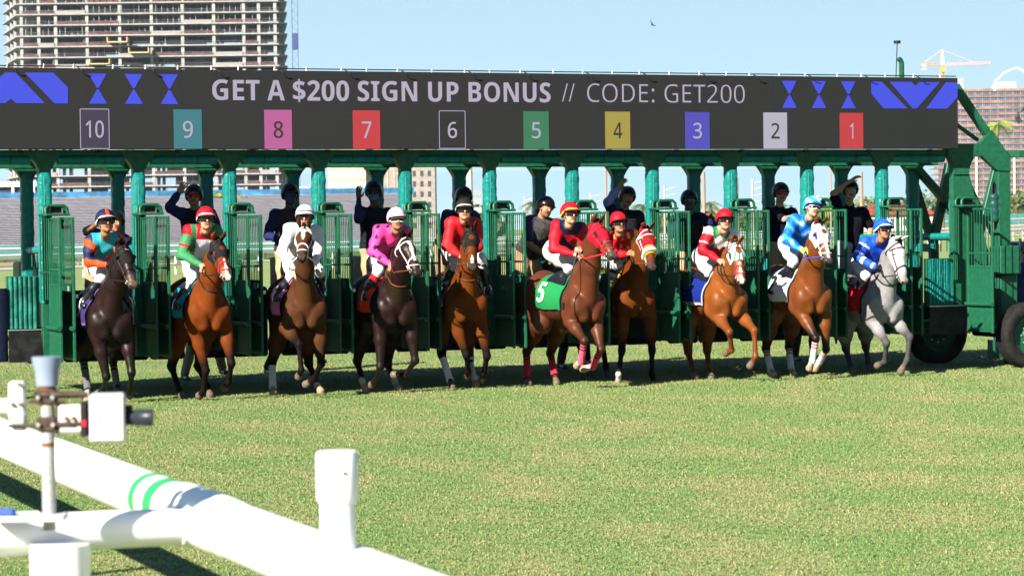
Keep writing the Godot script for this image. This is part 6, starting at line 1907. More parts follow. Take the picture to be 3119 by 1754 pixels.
func build_towers() -> void:
	# concrete frame tower, left
	var t := thing("unfinished_tower", "grey concrete high-rise frame under construction behind the grandstand", "building", fr(-151.0, 0, 786), YAW)
	var W := 80.5
	var cols := [1.5, 6.8, 12.0, 21.6, 31.6, 41.4, 50.9, 60.5, 69.7, 74.3, 79.3]
	var rng := RandomNumberGenerator.new()
	rng.seed = 11
	var n := 24
	for k in n:
		var y := 76.0 - 3.3 * k
		var sp := PackedVector2Array([Vector2(0, 0), Vector2(W, 0), Vector2(W + 2.2, 5), Vector2(W - 1, 34), Vector2(-8.5, 38), Vector2(-11.2, 35)])
		var s := st()
		plate(s, sp, Vector3(0, y, 0), Vector3(1, 0, 0), Vector3(0, 0, -1), 0.38)
		obj("floor_slab", flat(s), M.concrete, t)
		if k == 0: continue
		for i in cols.size() - 1:
			var x0: float = cols[i]
			var x1: float = cols[i + 1]
			if rng.randf() < 0.5:
				obj("safety_net", boxm(Vector3((x0 + x1) * 0.5, y + 0.66, -0.35), Vector3(x1 - x0 - 0.9, 0.85, 0.05), 0.0), M.net_red if rng.randf() < 0.8 else M.net_pale, t)
			if rng.randf() < 0.4:
				var w := rng.randf_range(0.35, 0.8) * (x1 - x0)
				obj("inner_wall", boxm(Vector3(lerpf(x0 + w * 0.5, x1 - w * 0.5, rng.randf()), y + 1.65, -rng.randf_range(9.0, 20.0)), Vector3(w, 2.9, 0.3), 0.0), M.concrete, t)
	for c in cols:
		for z in [-1.2, -12.0, -24.0]:
			obj("column", boxm(Vector3(c, 38, z), Vector3(0.95, 76, 0.95), 0.0), M.concrete, t)
	for c in [Vector3(-2.6, 38, -12), Vector3(-5.4, 38, -21), Vector3(-8.2, 38, -30), Vector3(81.0, 38, -9)]: obj("column", boxm(c, Vector3(0.9, 76, 0.9), 0.0), M.concrete, t)
	for q in [[17.0, 6.0], [46.0, 9.0], [67.0, 5.0]]:
		obj("lift_core", boxm(Vector3(q[0] + q[1] * 0.5, 38, -24), Vector3(q[1], 76, 9), 0.0), M.concrete, t)
	var sh := st()
	for k in range(0, 4):
		var y := 76.0 - 3.3 * (k + 1)
		for i in 46: box(sh, Vector3(1.0 + i * 1.74, y + 1.65, -0.8 - 3.0 * rng.randf()), Vector3(0.14, 2.92, 0.14), Basis(), 0.0)
	for k in range(4, 23):
		var y := 76.0 - 3.3 * (k + 1)
		for i in 12: box(sh, Vector3(rng.randf() * 79.0, y + 1.65, -0.8 - 5.0 * rng.randf()), Vector3(0.14, 2.92, 0.14), Basis(), 0.0)
	tag(obj("shoring_props", flat(sh), M.concrete, t), "", "", "", "stuff")
	var gr := st()
	for k in range(1, n):
		var y := 76.0 - 3.3 * k
		for yy in [0.65, 1.2]: box(gr, Vector3(W * 0.5, y + yy, -0.25), Vector3(W, 0.045, 0.05), Basis(), 0.0)
	obj("guard_rails", flat(gr), M.net_pale, t)
	for q in [[28.5, 60.2], [35.0, 56.9], [23.0, 53.6]]:
		var pl := obj("loading_platform", boxm(Vector3(q[0] + 3.0, q[1] + 0.25, 2.0), Vector3(5.6, 0.3, 4.2)), M.wood_pale, t)
		for sg in [0.0, 6.0]: obj("platform_side", boxm(Vector3(q[0] + sg, q[1] + 0.95, 2.0), Vector3(0.25, 1.6, 4.0)), M.wood_pale, pl)
	var fw := st()
	for i in 24:
		var x := 17.0 + i * 2.0
		box(fw, Vector3(x, 75.0, 1.0), Vector3(0.2, 2.6, 0.2), Basis(), 0.0)
		box(fw, Vector3(x + 1.0, 75.2, 1.0), Vector3(0.14, 3.0, 0.14), Basis(Vector3(0, 0, 1), 0.85 if i % 2 else -0.85), 0.0)
	obj("edge_formwork", flat(fw), M.wood_pale, t)
	var ho := st()
	for x in [W + 3.6, W + 5.4]: box(ho, Vector3(x, 38, -6), Vector3(0.14, 76, 0.14), Basis(), 0.0)
	for i in 60: box(ho, Vector3(W + 4.5, 1.0 + i * 1.27, -6), Vector3(2.2, 0.07, 0.07), Basis(Vector3(0, 0, 1), 0.6 if i % 2 else -0.6), 0.0)
	obj("hoist_mast", flat(ho), M.navy_paint, t)
	obj("hoist_cage", boxm(Vector3(W + 4.6, 60.5, -5), Vector3(1.7, 5.0, 1.5)), M.navy_paint, t)
	# orange-netted tower, right
	var b := thing("netted_tower", "distant high-rise under construction wrapped in orange edge nets and blue glazing", "building", fr(238.0, 0, 1432), YAW - 0.03)
	for k in 23:
		var y := 75.5 - 3.3 * k
		var x0 := 0.0 if k < 12 else -1.5
		obj("floor_slab", boxm(Vector3(38 + x0 * 0.5, y, -10), Vector3(76 - x0, 0.45, 24), 0.0), M.concrete, b)
		obj("edge_net", boxm(Vector3(38 + x0 * 0.5, y + 0.62, 2.15), Vector3(76 - x0, 1.0, 0.1), 0.0), M.net_orange, b)
		if k > 0: obj("glazing", boxm(Vector3(38, y + 1.9, 1.0), Vector3(74, 2.0, 0.2), 0.0), M.far_glass if k % 3 else M.far_glass2, b)
	var mu := st()
	for i in 72: box(mu, Vector3(0.8 + i * 1.05, 38, 1.25), Vector3(0.16 if i % 4 else 0.42, 74, 0.2), Basis(), 0.0)
	obj("mullions", flat(mu), M.concrete, b)
	for c in [22.0, 43.0]: obj("column", boxm(Vector3(c, 20, 2.4), Vector3(1.3, 40, 0.4), 0.0), M.concrete_warm, b)
	for i in 6: obj("base_pillar", boxm(Vector3(4 + i * 14, 1.5, 0), Vector3(1.4, 6, 1.4), 0.0), M.white_paint, b)
	for q in [[4.0, 6.0, 9.0], [13.0, 11.0, 6.5], [40.0, 18.0, 4.0]]: obj("roof_plant", boxm(Vector3(q[0], 76.5 + q[2] * 0.5, -8), Vector3(q[1] * 0.6, q[2], 8), 0.0), M.concrete if q[0] < 20 else M.concrete_warm, b)
	var cr := thing("tower_crane", "orange tower crane with a long pale jib above the display board", "crane", fr(219.6, 0, 1300), YAW)
	lattice(cr, "mast", Vector3(0, 60, 0), Vector3(0, 82, 0), 1.6, M.crane_orange)
	lattice(cr, "jib", Vector3(1.5, 82.3, 0), Vector3(24.5, 82.8, 0), 1.2, M.crane_pale)
	lattice(cr, "counter_jib", Vector3(-1.0, 82.3, 0), Vector3(-10.8, 82.8, 0), 1.2, M.crane_orange)
	obj("tower_head", platem(PackedVector2Array([Vector2(-1.1, 82), Vector2(1.1, 82), Vector2(0.3, 90), Vector2(-0.3, 90)]), Vector3.ZERO, Vector3(1, 0, 0), UPV, 1.2), M.crane_pale, cr)
	obj("cab", boxm(Vector3(0.2, 79.8, 0.6), Vector3(2.4, 2.6, 2.2)), M.crane_orange, cr)
	obj("counterweight", boxm(Vector3(-9.3, 81.2, 0), Vector3(2.4, 3.4, 1.6)), M.concrete, cr)
	obj("tie_rod", tubem([Vector3(0, 89.8, 0), Vector3(15.5, 83.6, 0)], 0.12, 5), M.crane_pale, cr)
	obj("tie_rod", tubem([Vector3(0, 89.8, 0), Vector3(-9.0, 83.6, 0)], 0.12, 5), M.crane_pale, cr)
	var pm := thing("pump_boom", "thin white concrete pump boom arching over the netted tower", "boom", fr(266, 0, 1405), YAW)
	obj("boom", tubem([Vector3(0, 74, 0), Vector3(0, 79, 0), Vector3(5.5, 84, 0), Vector3(12, 86.6, 0), Vector3(17, 84, 0), Vector3(24, 79.5, 0)], 0.42, 7), M.white_paint, pm)
	obj("turret", boxm(Vector3(0, 76.2, 0), Vector3(2.2, 2.0, 2)), M.white_paint, pm)
	# white office block with slit windows
	var c1 := thing("office_block", "bright white office block with rows of slit windows", "building", fr(-35.6, 0, 500), YAW - 0.10)
	obj("wall", boxm(Vector3(3.7, 15, -5), Vector3(7.4, 30, 10)), M.cream, c1)
	for r in 13:
		for i in 18: obj("window", boxm(Vector3(0.35 + 0.395 * i, 1.6 + 2.08 * r, 0.0), Vector3(0.15, 1.05, 0.08), 0.0), M.win_grey, c1)
	var c2 := thing("concrete_tower", "cream concrete tower with a blank stair wall and square windows", "building", fr(-24.8, 0, 480), YAW)
	obj("wall", boxm(Vector3(2.4, 15, -5), Vector3(4.8, 30, 10)), M.cream_dull, c2)
	obj("wall", boxm(Vector3(8.2, 15, -4.2), Vector3(4.9, 30, 9)), M.cream_dull, c2)
	obj("recess", boxm(Vector3(5.3, 15, -6), Vector3(1.2, 30, 6)), M.concrete, c2)
	for i in 4: obj("wall_rib", boxm(Vector3(0.6 + 1.2 * i, 15, 0.06), Vector3(0.10, 30, 0.12), 0.0), M.cream, c2)
	for r in 12:
		for i in 3:
			var w := obj("window", boxm(Vector3(6.75 + 1.41 * i, 2.9 + 1.94 * r, 0.30), Vector3(0.58, 1.02, 0.10), 0.0), M.win_dark, c2)
			obj("frame", boxm(Vector3(6.75 + 1.41 * i, 2.75 + 1.94 * r, 0.37), Vector3(0.58, 0.05, 0.05), 0.0), M.win_grey, w)
	var lb := thing("low_block", "pale pink low building behind the end of the grandstand", "building", fr(-31.5, 0, 380), YAW)
	obj("wall", boxm(Vector3(0, 4.2, 0), Vector3(3.6, 8.4, 5)), M.cream_dull, lb)
	obj("roof", boxm(Vector3(0, 8.5, 0), Vector3(4.0, 0.25, 5.4)), M.cream, lb)
	# red-roofed house on the right
	var hs := thing("red_roof_house", "low white house with a red tiled hip roof beyond the track", "house", fr(52.5, 1.2, 350), YAW)
	obj("wall", boxm(Vector3(0, 1.0, 0), Vector3(9.5, 2.4, 7)), M.cream, hs)
	var rf := st()
	rf.set_smooth_group(-1)
	var A := Vector3(-5.3, 2.1, 4); var B := Vector3(5.3, 2.1, 4); var Cc := Vector3(5.3, 2.1, -4); var D := Vector3(-5.3, 2.1, -4)
	var E := Vector3(-2.2, 3.9, 0); var G := Vector3(2.4, 3.9, 0)
	quad(rf, A, E, G, B); quad(rf, Cc, G, E, D); tri(rf, A, D, E); tri(rf, B, G, Cc); quad(rf, A, B, Cc, D)
	obj("roof", flat(rf), M.roof_red, hs)
	for i in 4: obj("window", boxm(Vector3(-3.4 + 2.2 * i, 1.1, 3.5), Vector3(0.9, 0.9, 0.06), 0.0), M.win_dark, hs)

func lattice(parent: Node, called: String, a: Vector3, b: Vector3, w: float, m: Material) -> void:
	var s := st()
	var d := (b - a).normalized()
	var x := (UPV if absf(d.y) < 0.5 else Vector3(1, 0, 0))
	var z := d.cross(x).normalized()
	for e in [x + z, x - z, -x + z, -x - z]: tube(s, [a + e * w * 0.5, b + e * w * 0.5], 0.13, 4)
	var n := int((b - a).length() / w)
	for i in n:
		var p := a.lerp(b, float(i) / n); var q := a.lerp(b, float(i + 1) / n)
		var sg := 1.0 if i % 2 else -1.0
		tube(s, [p + (x * sg + z) * w * 0.5, q + (-x * sg + z) * w * 0.5], 0.09, 4)
		tube(s, [p + (x * sg - z) * w * 0.5, q + (-x * sg - z) * w * 0.5], 0.09, 4)
	obj(called, flat(s), m, parent)

func build_poles_trees() -> void:
	# poles: [a, d, height, radius, kind]
	var P := [[-2.4, 150, 8.6, 0.20, 0, "thick pale concrete light pole beyond the white-edged black helmet"], [10.6, 285, 8.6, 0.16, 1, "pale utility pole behind the gap beside the red and yellow jockey"], [9.3, 300, 6.1, 0.12, 2, "slim utility pole with short side arms, lowest of the poles on the right"], [1.7, 310, 5.9, 0.12, 2, "slim utility pole rising over the palm beside the purple-shirted handler"], [18.0, 300, 6.8, 0.13, 2, "slim utility pole with arms behind the handler with teal glasses"], [21.1, 280, 8.0, 0.24, 1, "stout brown wooden pole behind the golden chestnut's rider"], [26.5, 300, 7.6, 0.22, 1, "plain wooden pole close to the armed utility pole"], [28.3, 300, 7.4, 0.16, 2, "tall utility pole with four side arms"], [37.5, 300, 8.6, 0.10, 1, "thin dark pole behind the stout handler"], [39.7, 290, 7.8, 0.24, 1, "wooden pole beside the red-roofed house"]]
	for q in P:
		var y0 := rise(q[0], q[1])
		var t := thing("utility_pole", q[5], "pole", fr(q[0], y0, q[1]), YAW, "poles beyond the track")
		obj("shaft", tubem([Vector3.ZERO, Vector3(0, q[2], 0)], [q[3], q[3] * 0.72], 8), M.pole_concrete if q[4] != 1 else M.pole_wood, t)
		if q[4] == 2:
			for k in 4: obj("arm", tubem([Vector3(0, q[2] - 0.4 - 0.75 * k, 0), Vector3(1.3, q[2] - 0.15 - 0.75 * k, 0)], 0.05, 5), M.pole_concrete, t)
		if q[4] == 0:
			for k in 3: obj("floodlight", boxm(Vector3(0.45 + 0.0 * k, 3.2 + 0.5 * k, 0), Vector3(0.5, 0.34, 0.3)), M.concrete, t)
	leaf_tree("yellow-green leafy tree at the end of the grandstand", fr(-26.3, 0, 235), 6.3, 2.6, M.leaf_yellow, 1, 700, 0.34)
	leaf_tree("dark leafy tree behind the concrete light pole", fr(-2.9, 0, 300), 5.6, 2.2, M.leaf_dark, 2)
	leaf_tree("rounded yellow-green bush beside the streaky blue jockey", fr(39.2, 0.8, 320), 3.9, 2.3, M.leaf_yellow, 4)
	var k := 0
	var spots := [[-2, 330, 3.6, 3.4], [6, 340, 3.4, 3.0], [13, 350, 3.6, 3.6], [20, 340, 3.8, 3.2], [26, 335, 4.0, 3.6], [32, 345, 3.6, 3.4], [44, 360, 3.9, 3.2], [49, 470, 4.2, 4.6], [58, 470, 4.4, 4.2], [66, 475, 5.0, 4.8], [74, 470, 5.6, 5.0], [82, 478, 6.4, 5.2], [90, 470, 5.6, 5.0], [98, 480, 6.6, 5.4]]
	var near_by := ["concrete light pole", "red and navy jockey", "lilac-sleeved handler", "stout brown pole", "armed utility pole", "orange-red glasses handler", "red-roofed house front", "red-roofed house back", "gate end post", "first brace of the gate end", "second brace of the gate end", "hanging buffer", "end upright", "right end of the wind fence"]
	for q in spots:
		leaf_tree("low green treeline clump seen beyond the " + near_by[k], fr(q[0], rise(q[0], q[1]) * 0.9, q[1]), q[2], q[3], M.leaf_mid if k % 3 else M.leaf_olive, 20 + k, 420, 0.42)
		k += 1
	palm("small palm beside the purple-shirted handler", fr(2.3, 0, 300), 4.9, 1.7, 41)
	palm("small palm behind the handler with teal glasses", fr(23.5, 0, 305), 4.6, 1.8, 42)
	palm("palm between the lilac-sleeved handler and a utility pole", fr(16.2, 0, 320), 4.8, 1.9, 43)
	palm("palm with drooping fronds behind the gate's end braces", fr(52.3, 1.2, 310), 4.3, 2.2, 44)
	palm("tall sunlit palm in front of the netted tower", fr(47.2, 0.6, 250), 11.0, 1.8, 45, 0.5, M.palm_bright)
	var bd := thing("soaring_bird", "small dark bird gliding alone in the sky", "bird", fr(5.6, 0, 100), YAW)
	var w := Field.new()
	w.cap(Vector3(0, 10.02, 0), Vector3(0.05, 9.86, 0), 0.05, 0.03)
	w.cap(Vector3(0.01, 9.97, 0), Vector3(-0.08, 10.12, 0.02), 0.035, 0.03, 0, 0.03)
	w.cap(Vector3(-0.08, 10.12, 0.02), Vector3(-0.13, 10.30, 0), 0.03, 0.012, 0, 0.03)
	w.cap(Vector3(0.03, 9.95, 0), Vector3(0.16, 9.86, 0.02), 0.035, 0.03, 0, 0.03)
	w.cap(Vector3(0.16, 9.86, 0.02), Vector3(0.27, 9.82, 0), 0.03, 0.014, 0, 0.03)
	w.cap(Vector3(-0.02, 9.93, 0), Vector3(-0.12, 9.86, 0), 0.03, 0.02, 0, 0.03)
	obj("body", solid(w.mesh(0.012)), M.black_cloth, bd, Transform3D(Basis().scaled(Vector3.ONE * 0.5), Vector3(0, 5.0, 0)))

func build_horizon_misc() -> void:
	var tp := thing("blue_tarp", "blue tarpaulin sheet behind the navy-clad person at the gate end", "tarpaulin", Vector3(15.25, 0, -1.7))
	obj("sheet", rounded_pad(Vector3(0.2, 1.05, 0), Vector3(1.1, 1.5, 0.08), 21), M.tarp, tp)
	obj("base_rail", boxm(Vector3(0.2, 0.15, 0), Vector3(1.2, 0.3, 0.2)), M.gate, tp)
# ------------------------------------------------------------------ foreground rail and camera mount
func near_thing(called: String, label: String, cat: String, a: float, d: float) -> Node3D:
	return thing(called, label, cat, fr(a, 0, d), YAW)

func mount_thing(called: String, label: String, cat: String, a: float) -> Node3D:
	# parts below are drawn for a mount 1.2 m up; it stands a little lower and is slightly larger
	var o := thing(called, label, cat, fr(a, -0.082, 8.0), YAW)
	o.scale = Vector3.ONE * 1.039
	return o

func build_near() -> void:
	var r := thing("running_rail", "thick white plastic running rail with green tape bands crossing the foreground", "rail", Vector3.ZERO)
	var p0 := Vector3(-4.155, 1.15, 10.0)
	var p1 := Vector3(-4.145, 1.15, 25.5)
	var dir := (p1 - p0).normalized()
	var at := func(z: float) -> Vector3: return p0 + dir * ((z - 10.0) / dir.z)
	obj("rail_pipe", tubem([at.call(4.0), at.call(24.3)], 0.088, 28), M.pvc, r)
	obj("rail_pipe", tubem([at.call(23.6), at.call(30.0)], 0.092, 28), M.pvc, r)
	obj("coupling", tubem([at.call(23.55), at.call(23.65), at.call(24.15), at.call(24.3)], [0.09, 0.098, 0.098, 0.093], 28), M.pvc, r)
	obj("tape_band", tubem([at.call(23.16), at.call(23.24)], 0.0905, 28), M.tape, r)
	obj("tape_band", tubem([at.call(23.38), at.call(23.50)], 0.0905, 28), M.tape, r)
	for z in [6.0, 12.0, 17.5]:
		var c: Vector3 = at.call(z)
		obj("rail_leg", tubem([Vector3(c.x - 0.5, 0, c.z), Vector3(c.x - 0.45, 0.8, c.z), Vector3(c.x - 0.1, 1.1, c.z)], 0.05, 10), M.pvc, r)
	# tall capped post beside the rail
	var pt := near_thing("capped_post", "upright white plastic post with a wider cap in front of the running rail", "post", -0.478, 6.9)
	obj("pipe", tubem([Vector3(0, 0, 0), Vector3(0, 1.38, 0)], 0.0475, 24), M.pvc, pt)
	obj("cap", tubem([Vector3(0, 1.362, 0), Vector3(0, 1.378, 0), Vector3(0, 1.496, 0), Vector3(0, 1.505, 0)], [0.048, 0.0565, 0.0565, 0.052], 24), M.pvc, pt)
	obj("screw", tubem([Vector3(0.022, 1.45, 0.047), Vector3(0.024, 1.45, 0.053)], 0.006, 8), M.rust, pt)
	# cross pipe with its leg
	var cp := thing("cross_pipe", "horizontal white plastic pipe joining the running rail, carrying the camera mount", "pipe", Vector3.ZERO)
	var j: Vector3 = Vector3(-4.16, 1.130, 23.92)
	var e := fr(-1.85, 1.160, 7.95)
	obj("pipe", tubem([j, e], 0.062, 24), M.pvc, cp)
	obj("collar", tubem([j.lerp(e, 0.02), j.lerp(e, 0.09)], 0.068, 24), M.pvc, cp)
	var lg := fr(-1.435, 0, 8.05)
	obj("leg", tubem([lg, lg + Vector3(0, 1.125, 0)], 0.094, 24), M.pvc, cp)
	obj("leg_saddle", tubem([j.lerp(e, 0.60), j.lerp(e, 0.86)], 0.070, 24), M.pvc, cp)
	# camera mount
	var m := mount_thing("camera_mount", "grey pipe mast with rusty clamps and a blue plastic cup on top", "mast", -1.458)
	obj("pipe", tubem([Vector3(0, 1.21, 0), Vector3(0, 1.65, 0)], 0.0205, 18), M.galv, m)
	obj("cup", tubem([Vector3(0, 1.645, 0), Vector3(0, 1.665, 0), Vector3(0, 1.69, 0), Vector3(0, 1.715, 0), Vector3(0, 1.732, 0)], [0.033, 0.034, 0.036, 0.043, 0.045], 24), M.cup_blue, m)
	obj("collar", tubem([Vector3(0, 1.625, 0), Vector3(0, 1.648, 0)], 0.026, 16), M.rust, m)
	obj("rust_patch", tubem([Vector3(0, 1.462, 0), Vector3(0, 1.474, 0)], 0.0209, 18), M.rust, m)
	for q in [[1.620, -0.035, 0.125, 0.010], [1.600, -0.05, 0.06, 0.006], [1.527, -0.115, 0.09, 0.006], [1.532, -0.02, 0.12, 0.007]]:
		obj("clamp_rod", tubem([Vector3(q[1], q[0], 0.024), Vector3(q[2], q[0] - 0.002, 0.024)], q[3], 8), M.rust_steel, m)
	for y in [1.612, 1.53]:
		obj("clamp", boxm(Vector3(0, y, 0.0), Vector3(0.058, 0.045, 0.058), 0.006), M.rust_steel, m)
		for sx in [-0.022, 0.022]: obj("bolt", tubem([Vector3(sx, y, 0.028), Vector3(sx, y, 0.042)], 0.006, 6), M.galv, m)
	obj("base_plate", boxm(Vector3(-0.06, 1.250, 0.02), Vector3(0.23, 0.018, 0.10), 0.004), M.galv_pale, m)
	obj("base_block", boxm(Vector3(-0.13, 1.268, 0.04), Vector3(0.07, 0.022, 0.05), 0.006), M.blue_plastic, m)
	var br := mount_thing("clamp_bracket", "white cast bracket with bolts clamped beside the grey mast", "bracket", -1.551)
	obj("arm", boxm(Vector3(0, 1.60, 0), Vector3(0.05, 0.12, 0.04), 0.008), M.galv_pale, br)
	obj("arm", boxm(Vector3(-0.035, 1.585, 0), Vector3(0.07, 0.045, 0.04), 0.008), M.galv_pale, br)
	for q in [Vector3(-0.01, 1.592, 0.022), Vector3(0.012, 1.592, 0.022), Vector3(0.01, 1.652, 0.022)]: obj("bolt", tubem([q, q + Vector3(0, 0, 0.012)], 0.006, 6), M.rust, br)
	obj("clamp_jaw", boxm(Vector3(0.005, 1.535, 0.0), Vector3(0.04, 0.05, 0.04), 0.006), M.galv, br)
	var hd := mount_thing("timing_camera", "white camera housing with a black lens barrel on a pale bracket", "camera", -1.270)
	obj("housing", boxm(Vector3(0.0, 1.548, 0), Vector3(0.105, 0.142, 0.11), 0.006), M.housing, hd, Transform3D(Basis(UPV, 0.12), Vector3.ZERO))
	obj("label_plate", boxm(Vector3(-0.005, 1.545, 0.058), Vector3(0.054, 0.030, 0.002), 0.0), M.white_paint, hd, Transform3D(Basis(UPV, 0.12), Vector3.ZERO))
	obj("label_dot", boxm(Vector3(-0.022, 1.546, 0.0602), Vector3(0.009, 0.009, 0.001), 0.0), M.red_strap, hd, Transform3D(Basis(UPV, 0.12), Vector3.ZERO))
	obj("back_seal", boxm(Vector3(-0.066, 1.545, 0), Vector3(0.020, 0.105, 0.09), 0.004), M.black_metal, hd)
	obj("status_light", boxm(Vector3(-0.064, 1.534, 0.047), Vector3(0.013, 0.018, 0.004), 0.0), M.red_strap, hd)
	obj("lens_barrel", tubem([Vector3(0.05, 1.546, 0), Vector3(0.085, 1.546, 0), Vector3(0.086, 1.546, 0), Vector3(0.135, 1.545, 0)], [0.023, 0.023, 0.026, 0.026], 18), M.lens_black, hd)
	obj("lens_clip", boxm(Vector3(0.062, 1.575, 0), Vector3(0.025, 0.018, 0.02), 0.003), M.black_metal, hd)
	obj("mount_plate", boxm(Vector3(-0.108, 1.545, 0.0), Vector3(0.075, 0.085, 0.05), 0.008), M.galv_pale, hd)
	for sx in [-0.12, -0.098]: obj("bolt", tubem([Vector3(sx, 1.548, 0.026), Vector3(sx, 1.548, 0.036)], 0.007, 6), M.rust, hd)
	obj("hinge_pin", tubem([Vector3(-0.147, 1.50, 0.01), Vector3(-0.147, 1.60, 0.01)], 0.008, 8), M.rust_steel, hd)

# ------------------------------------------------------------------ turf
func build_grass() -> void:
	var rng := RandomNumberGenerator.new()
	rng.seed = 77
	var s := st()
	for i in 7:
		var a := TAU * i / 7.0 + rng.randf()
		var o := Vector3(cos(a), 0, sin(a)) * rng.randf_range(0.0, 0.030)
		var h := rng.randf_range(0.008, 0.017)
		var ln := Vector3(cos(a + rng.randfn() * 0.6), 0, sin(a + rng.randfn() * 0.6)) * rng.randf_range(0.008, 0.030)
		var w := Vector3(-sin(a), 0, cos(a)) * 0.0022
		s.set_smooth_group(-1)
		quad(s, o - w, o + w, o + w * 0.8 + ln * 0.4 + Vector3(0, h * 0.65, 0), o - w * 0.8 + ln * 0.4 + Vector3(0, h * 0.65, 0))
		tri(s, o - w * 0.8 + ln * 0.4 + Vector3(0, h * 0.65, 0), o + w * 0.8 + ln * 0.4 + Vector3(0, h * 0.65, 0), o + ln + Vector3(0, h, 0))
	var tuft := flat(s)
	var n1 := FastNoiseLite.new()
	n1.seed = 8
	n1.frequency = 0.9
	n1.fractal_octaves = 4
	var n2 := FastNoiseLite.new()
	n2.seed = 9
	n2.frequency = 5.0
	n2.fractal_octaves = 3
	var xfs := []
	var cols := PackedColorArray()
	var N := 280000
	var mm := MultiMesh.new()
	mm.transform_format = MultiMesh.TRANSFORM_3D
	mm.use_colors = true
	mm.mesh = tuft
	mm.instance_count = N
	for i in N:
		var d := 13.5 * pow(52.0 / 13.5, pow(rng.randf(), 0.82))
		var a := rng.randf_range(-0.212, 0.212) * d
		var p := fr(a, 0, d)
		var k := rng.randf_range(0.75, 1.35) * (1.0 + 0.015 * maxf(d - 15.0, 0.0))
		mm.set_instance_transform(i, Transform3D(Basis(UPV, rng.randf() * TAU).scaled(Vector3(k, k * rng.randf_range(0.7, 1.2), k)), p))
		var g := clampf(0.30 + n1.get_noise_2d(p.x * 0.8, p.z * 0.45) * 0.85 + n2.get_noise_2d(p.x, p.z * 0.6) * 0.55 + rng.randfn() * 0.08, 0.0, 1.0)
		var c := Color(0.090, 0.152, 0.039).lerp(Color(0.178, 0.176, 0.073), g)
		if rng.randf() < 0.025: c = Color(0.2571, 0.2214, 0.1143)
		mm.set_instance_color(i, c * rng.randf_range(0.96, 1.05))
	var o := MultiMeshInstance3D.new()
	o.name = "grass"
	o.multimesh = mm
	o.material_override = M.grass
	add_child(o)
	tag(o, "short mown race course turf mottled green and straw", "grass", "", "stuff")
	# clods thrown up by the hooves
	var cl := st()
	for q in [[8.0, 0.45, 0.9, 12, 0.22], [4.2, 0.30, 0.7, 14, 0.45], [9.2, 0.16, 1.2, 46, 0.16], [2.3, 0.5, 0.6, 8, 0.5], [6.4, 0.12, 0.8, 14, 0.25], [0.7, 0.12, 1.0, 14, 0.2], [5.6, 0.4, 0.7, 7, 0.4], [12.5, 0.2, 0.8, 6, 0.2]]:
		for i in q[3]:
			var c := Vector3(q[0] + rng.randfn() * q[4], maxf(0.03, q[1] + rng.randfn() * q[4] * 0.6), q[2] + rng.randfn() * 0.2)
			var b := Basis(Vector3(rng.randfn(), rng.randfn(), rng.randfn()).normalized(), rng.randf() * TAU)
			var z: float = rng.randf_range(0.004, 0.012) * (1.0 if rng.randf() < 0.9 else 2.2)
			box(cl, c, Vector3(z, z * 0.7, z * 1.3), b, z * 0.2)
	var co := obj("turf_clods", flat(cl), M.soil)
	tag(co, "specks of dark soil and turf thrown up by the hooves", "clods", "", "stuff")
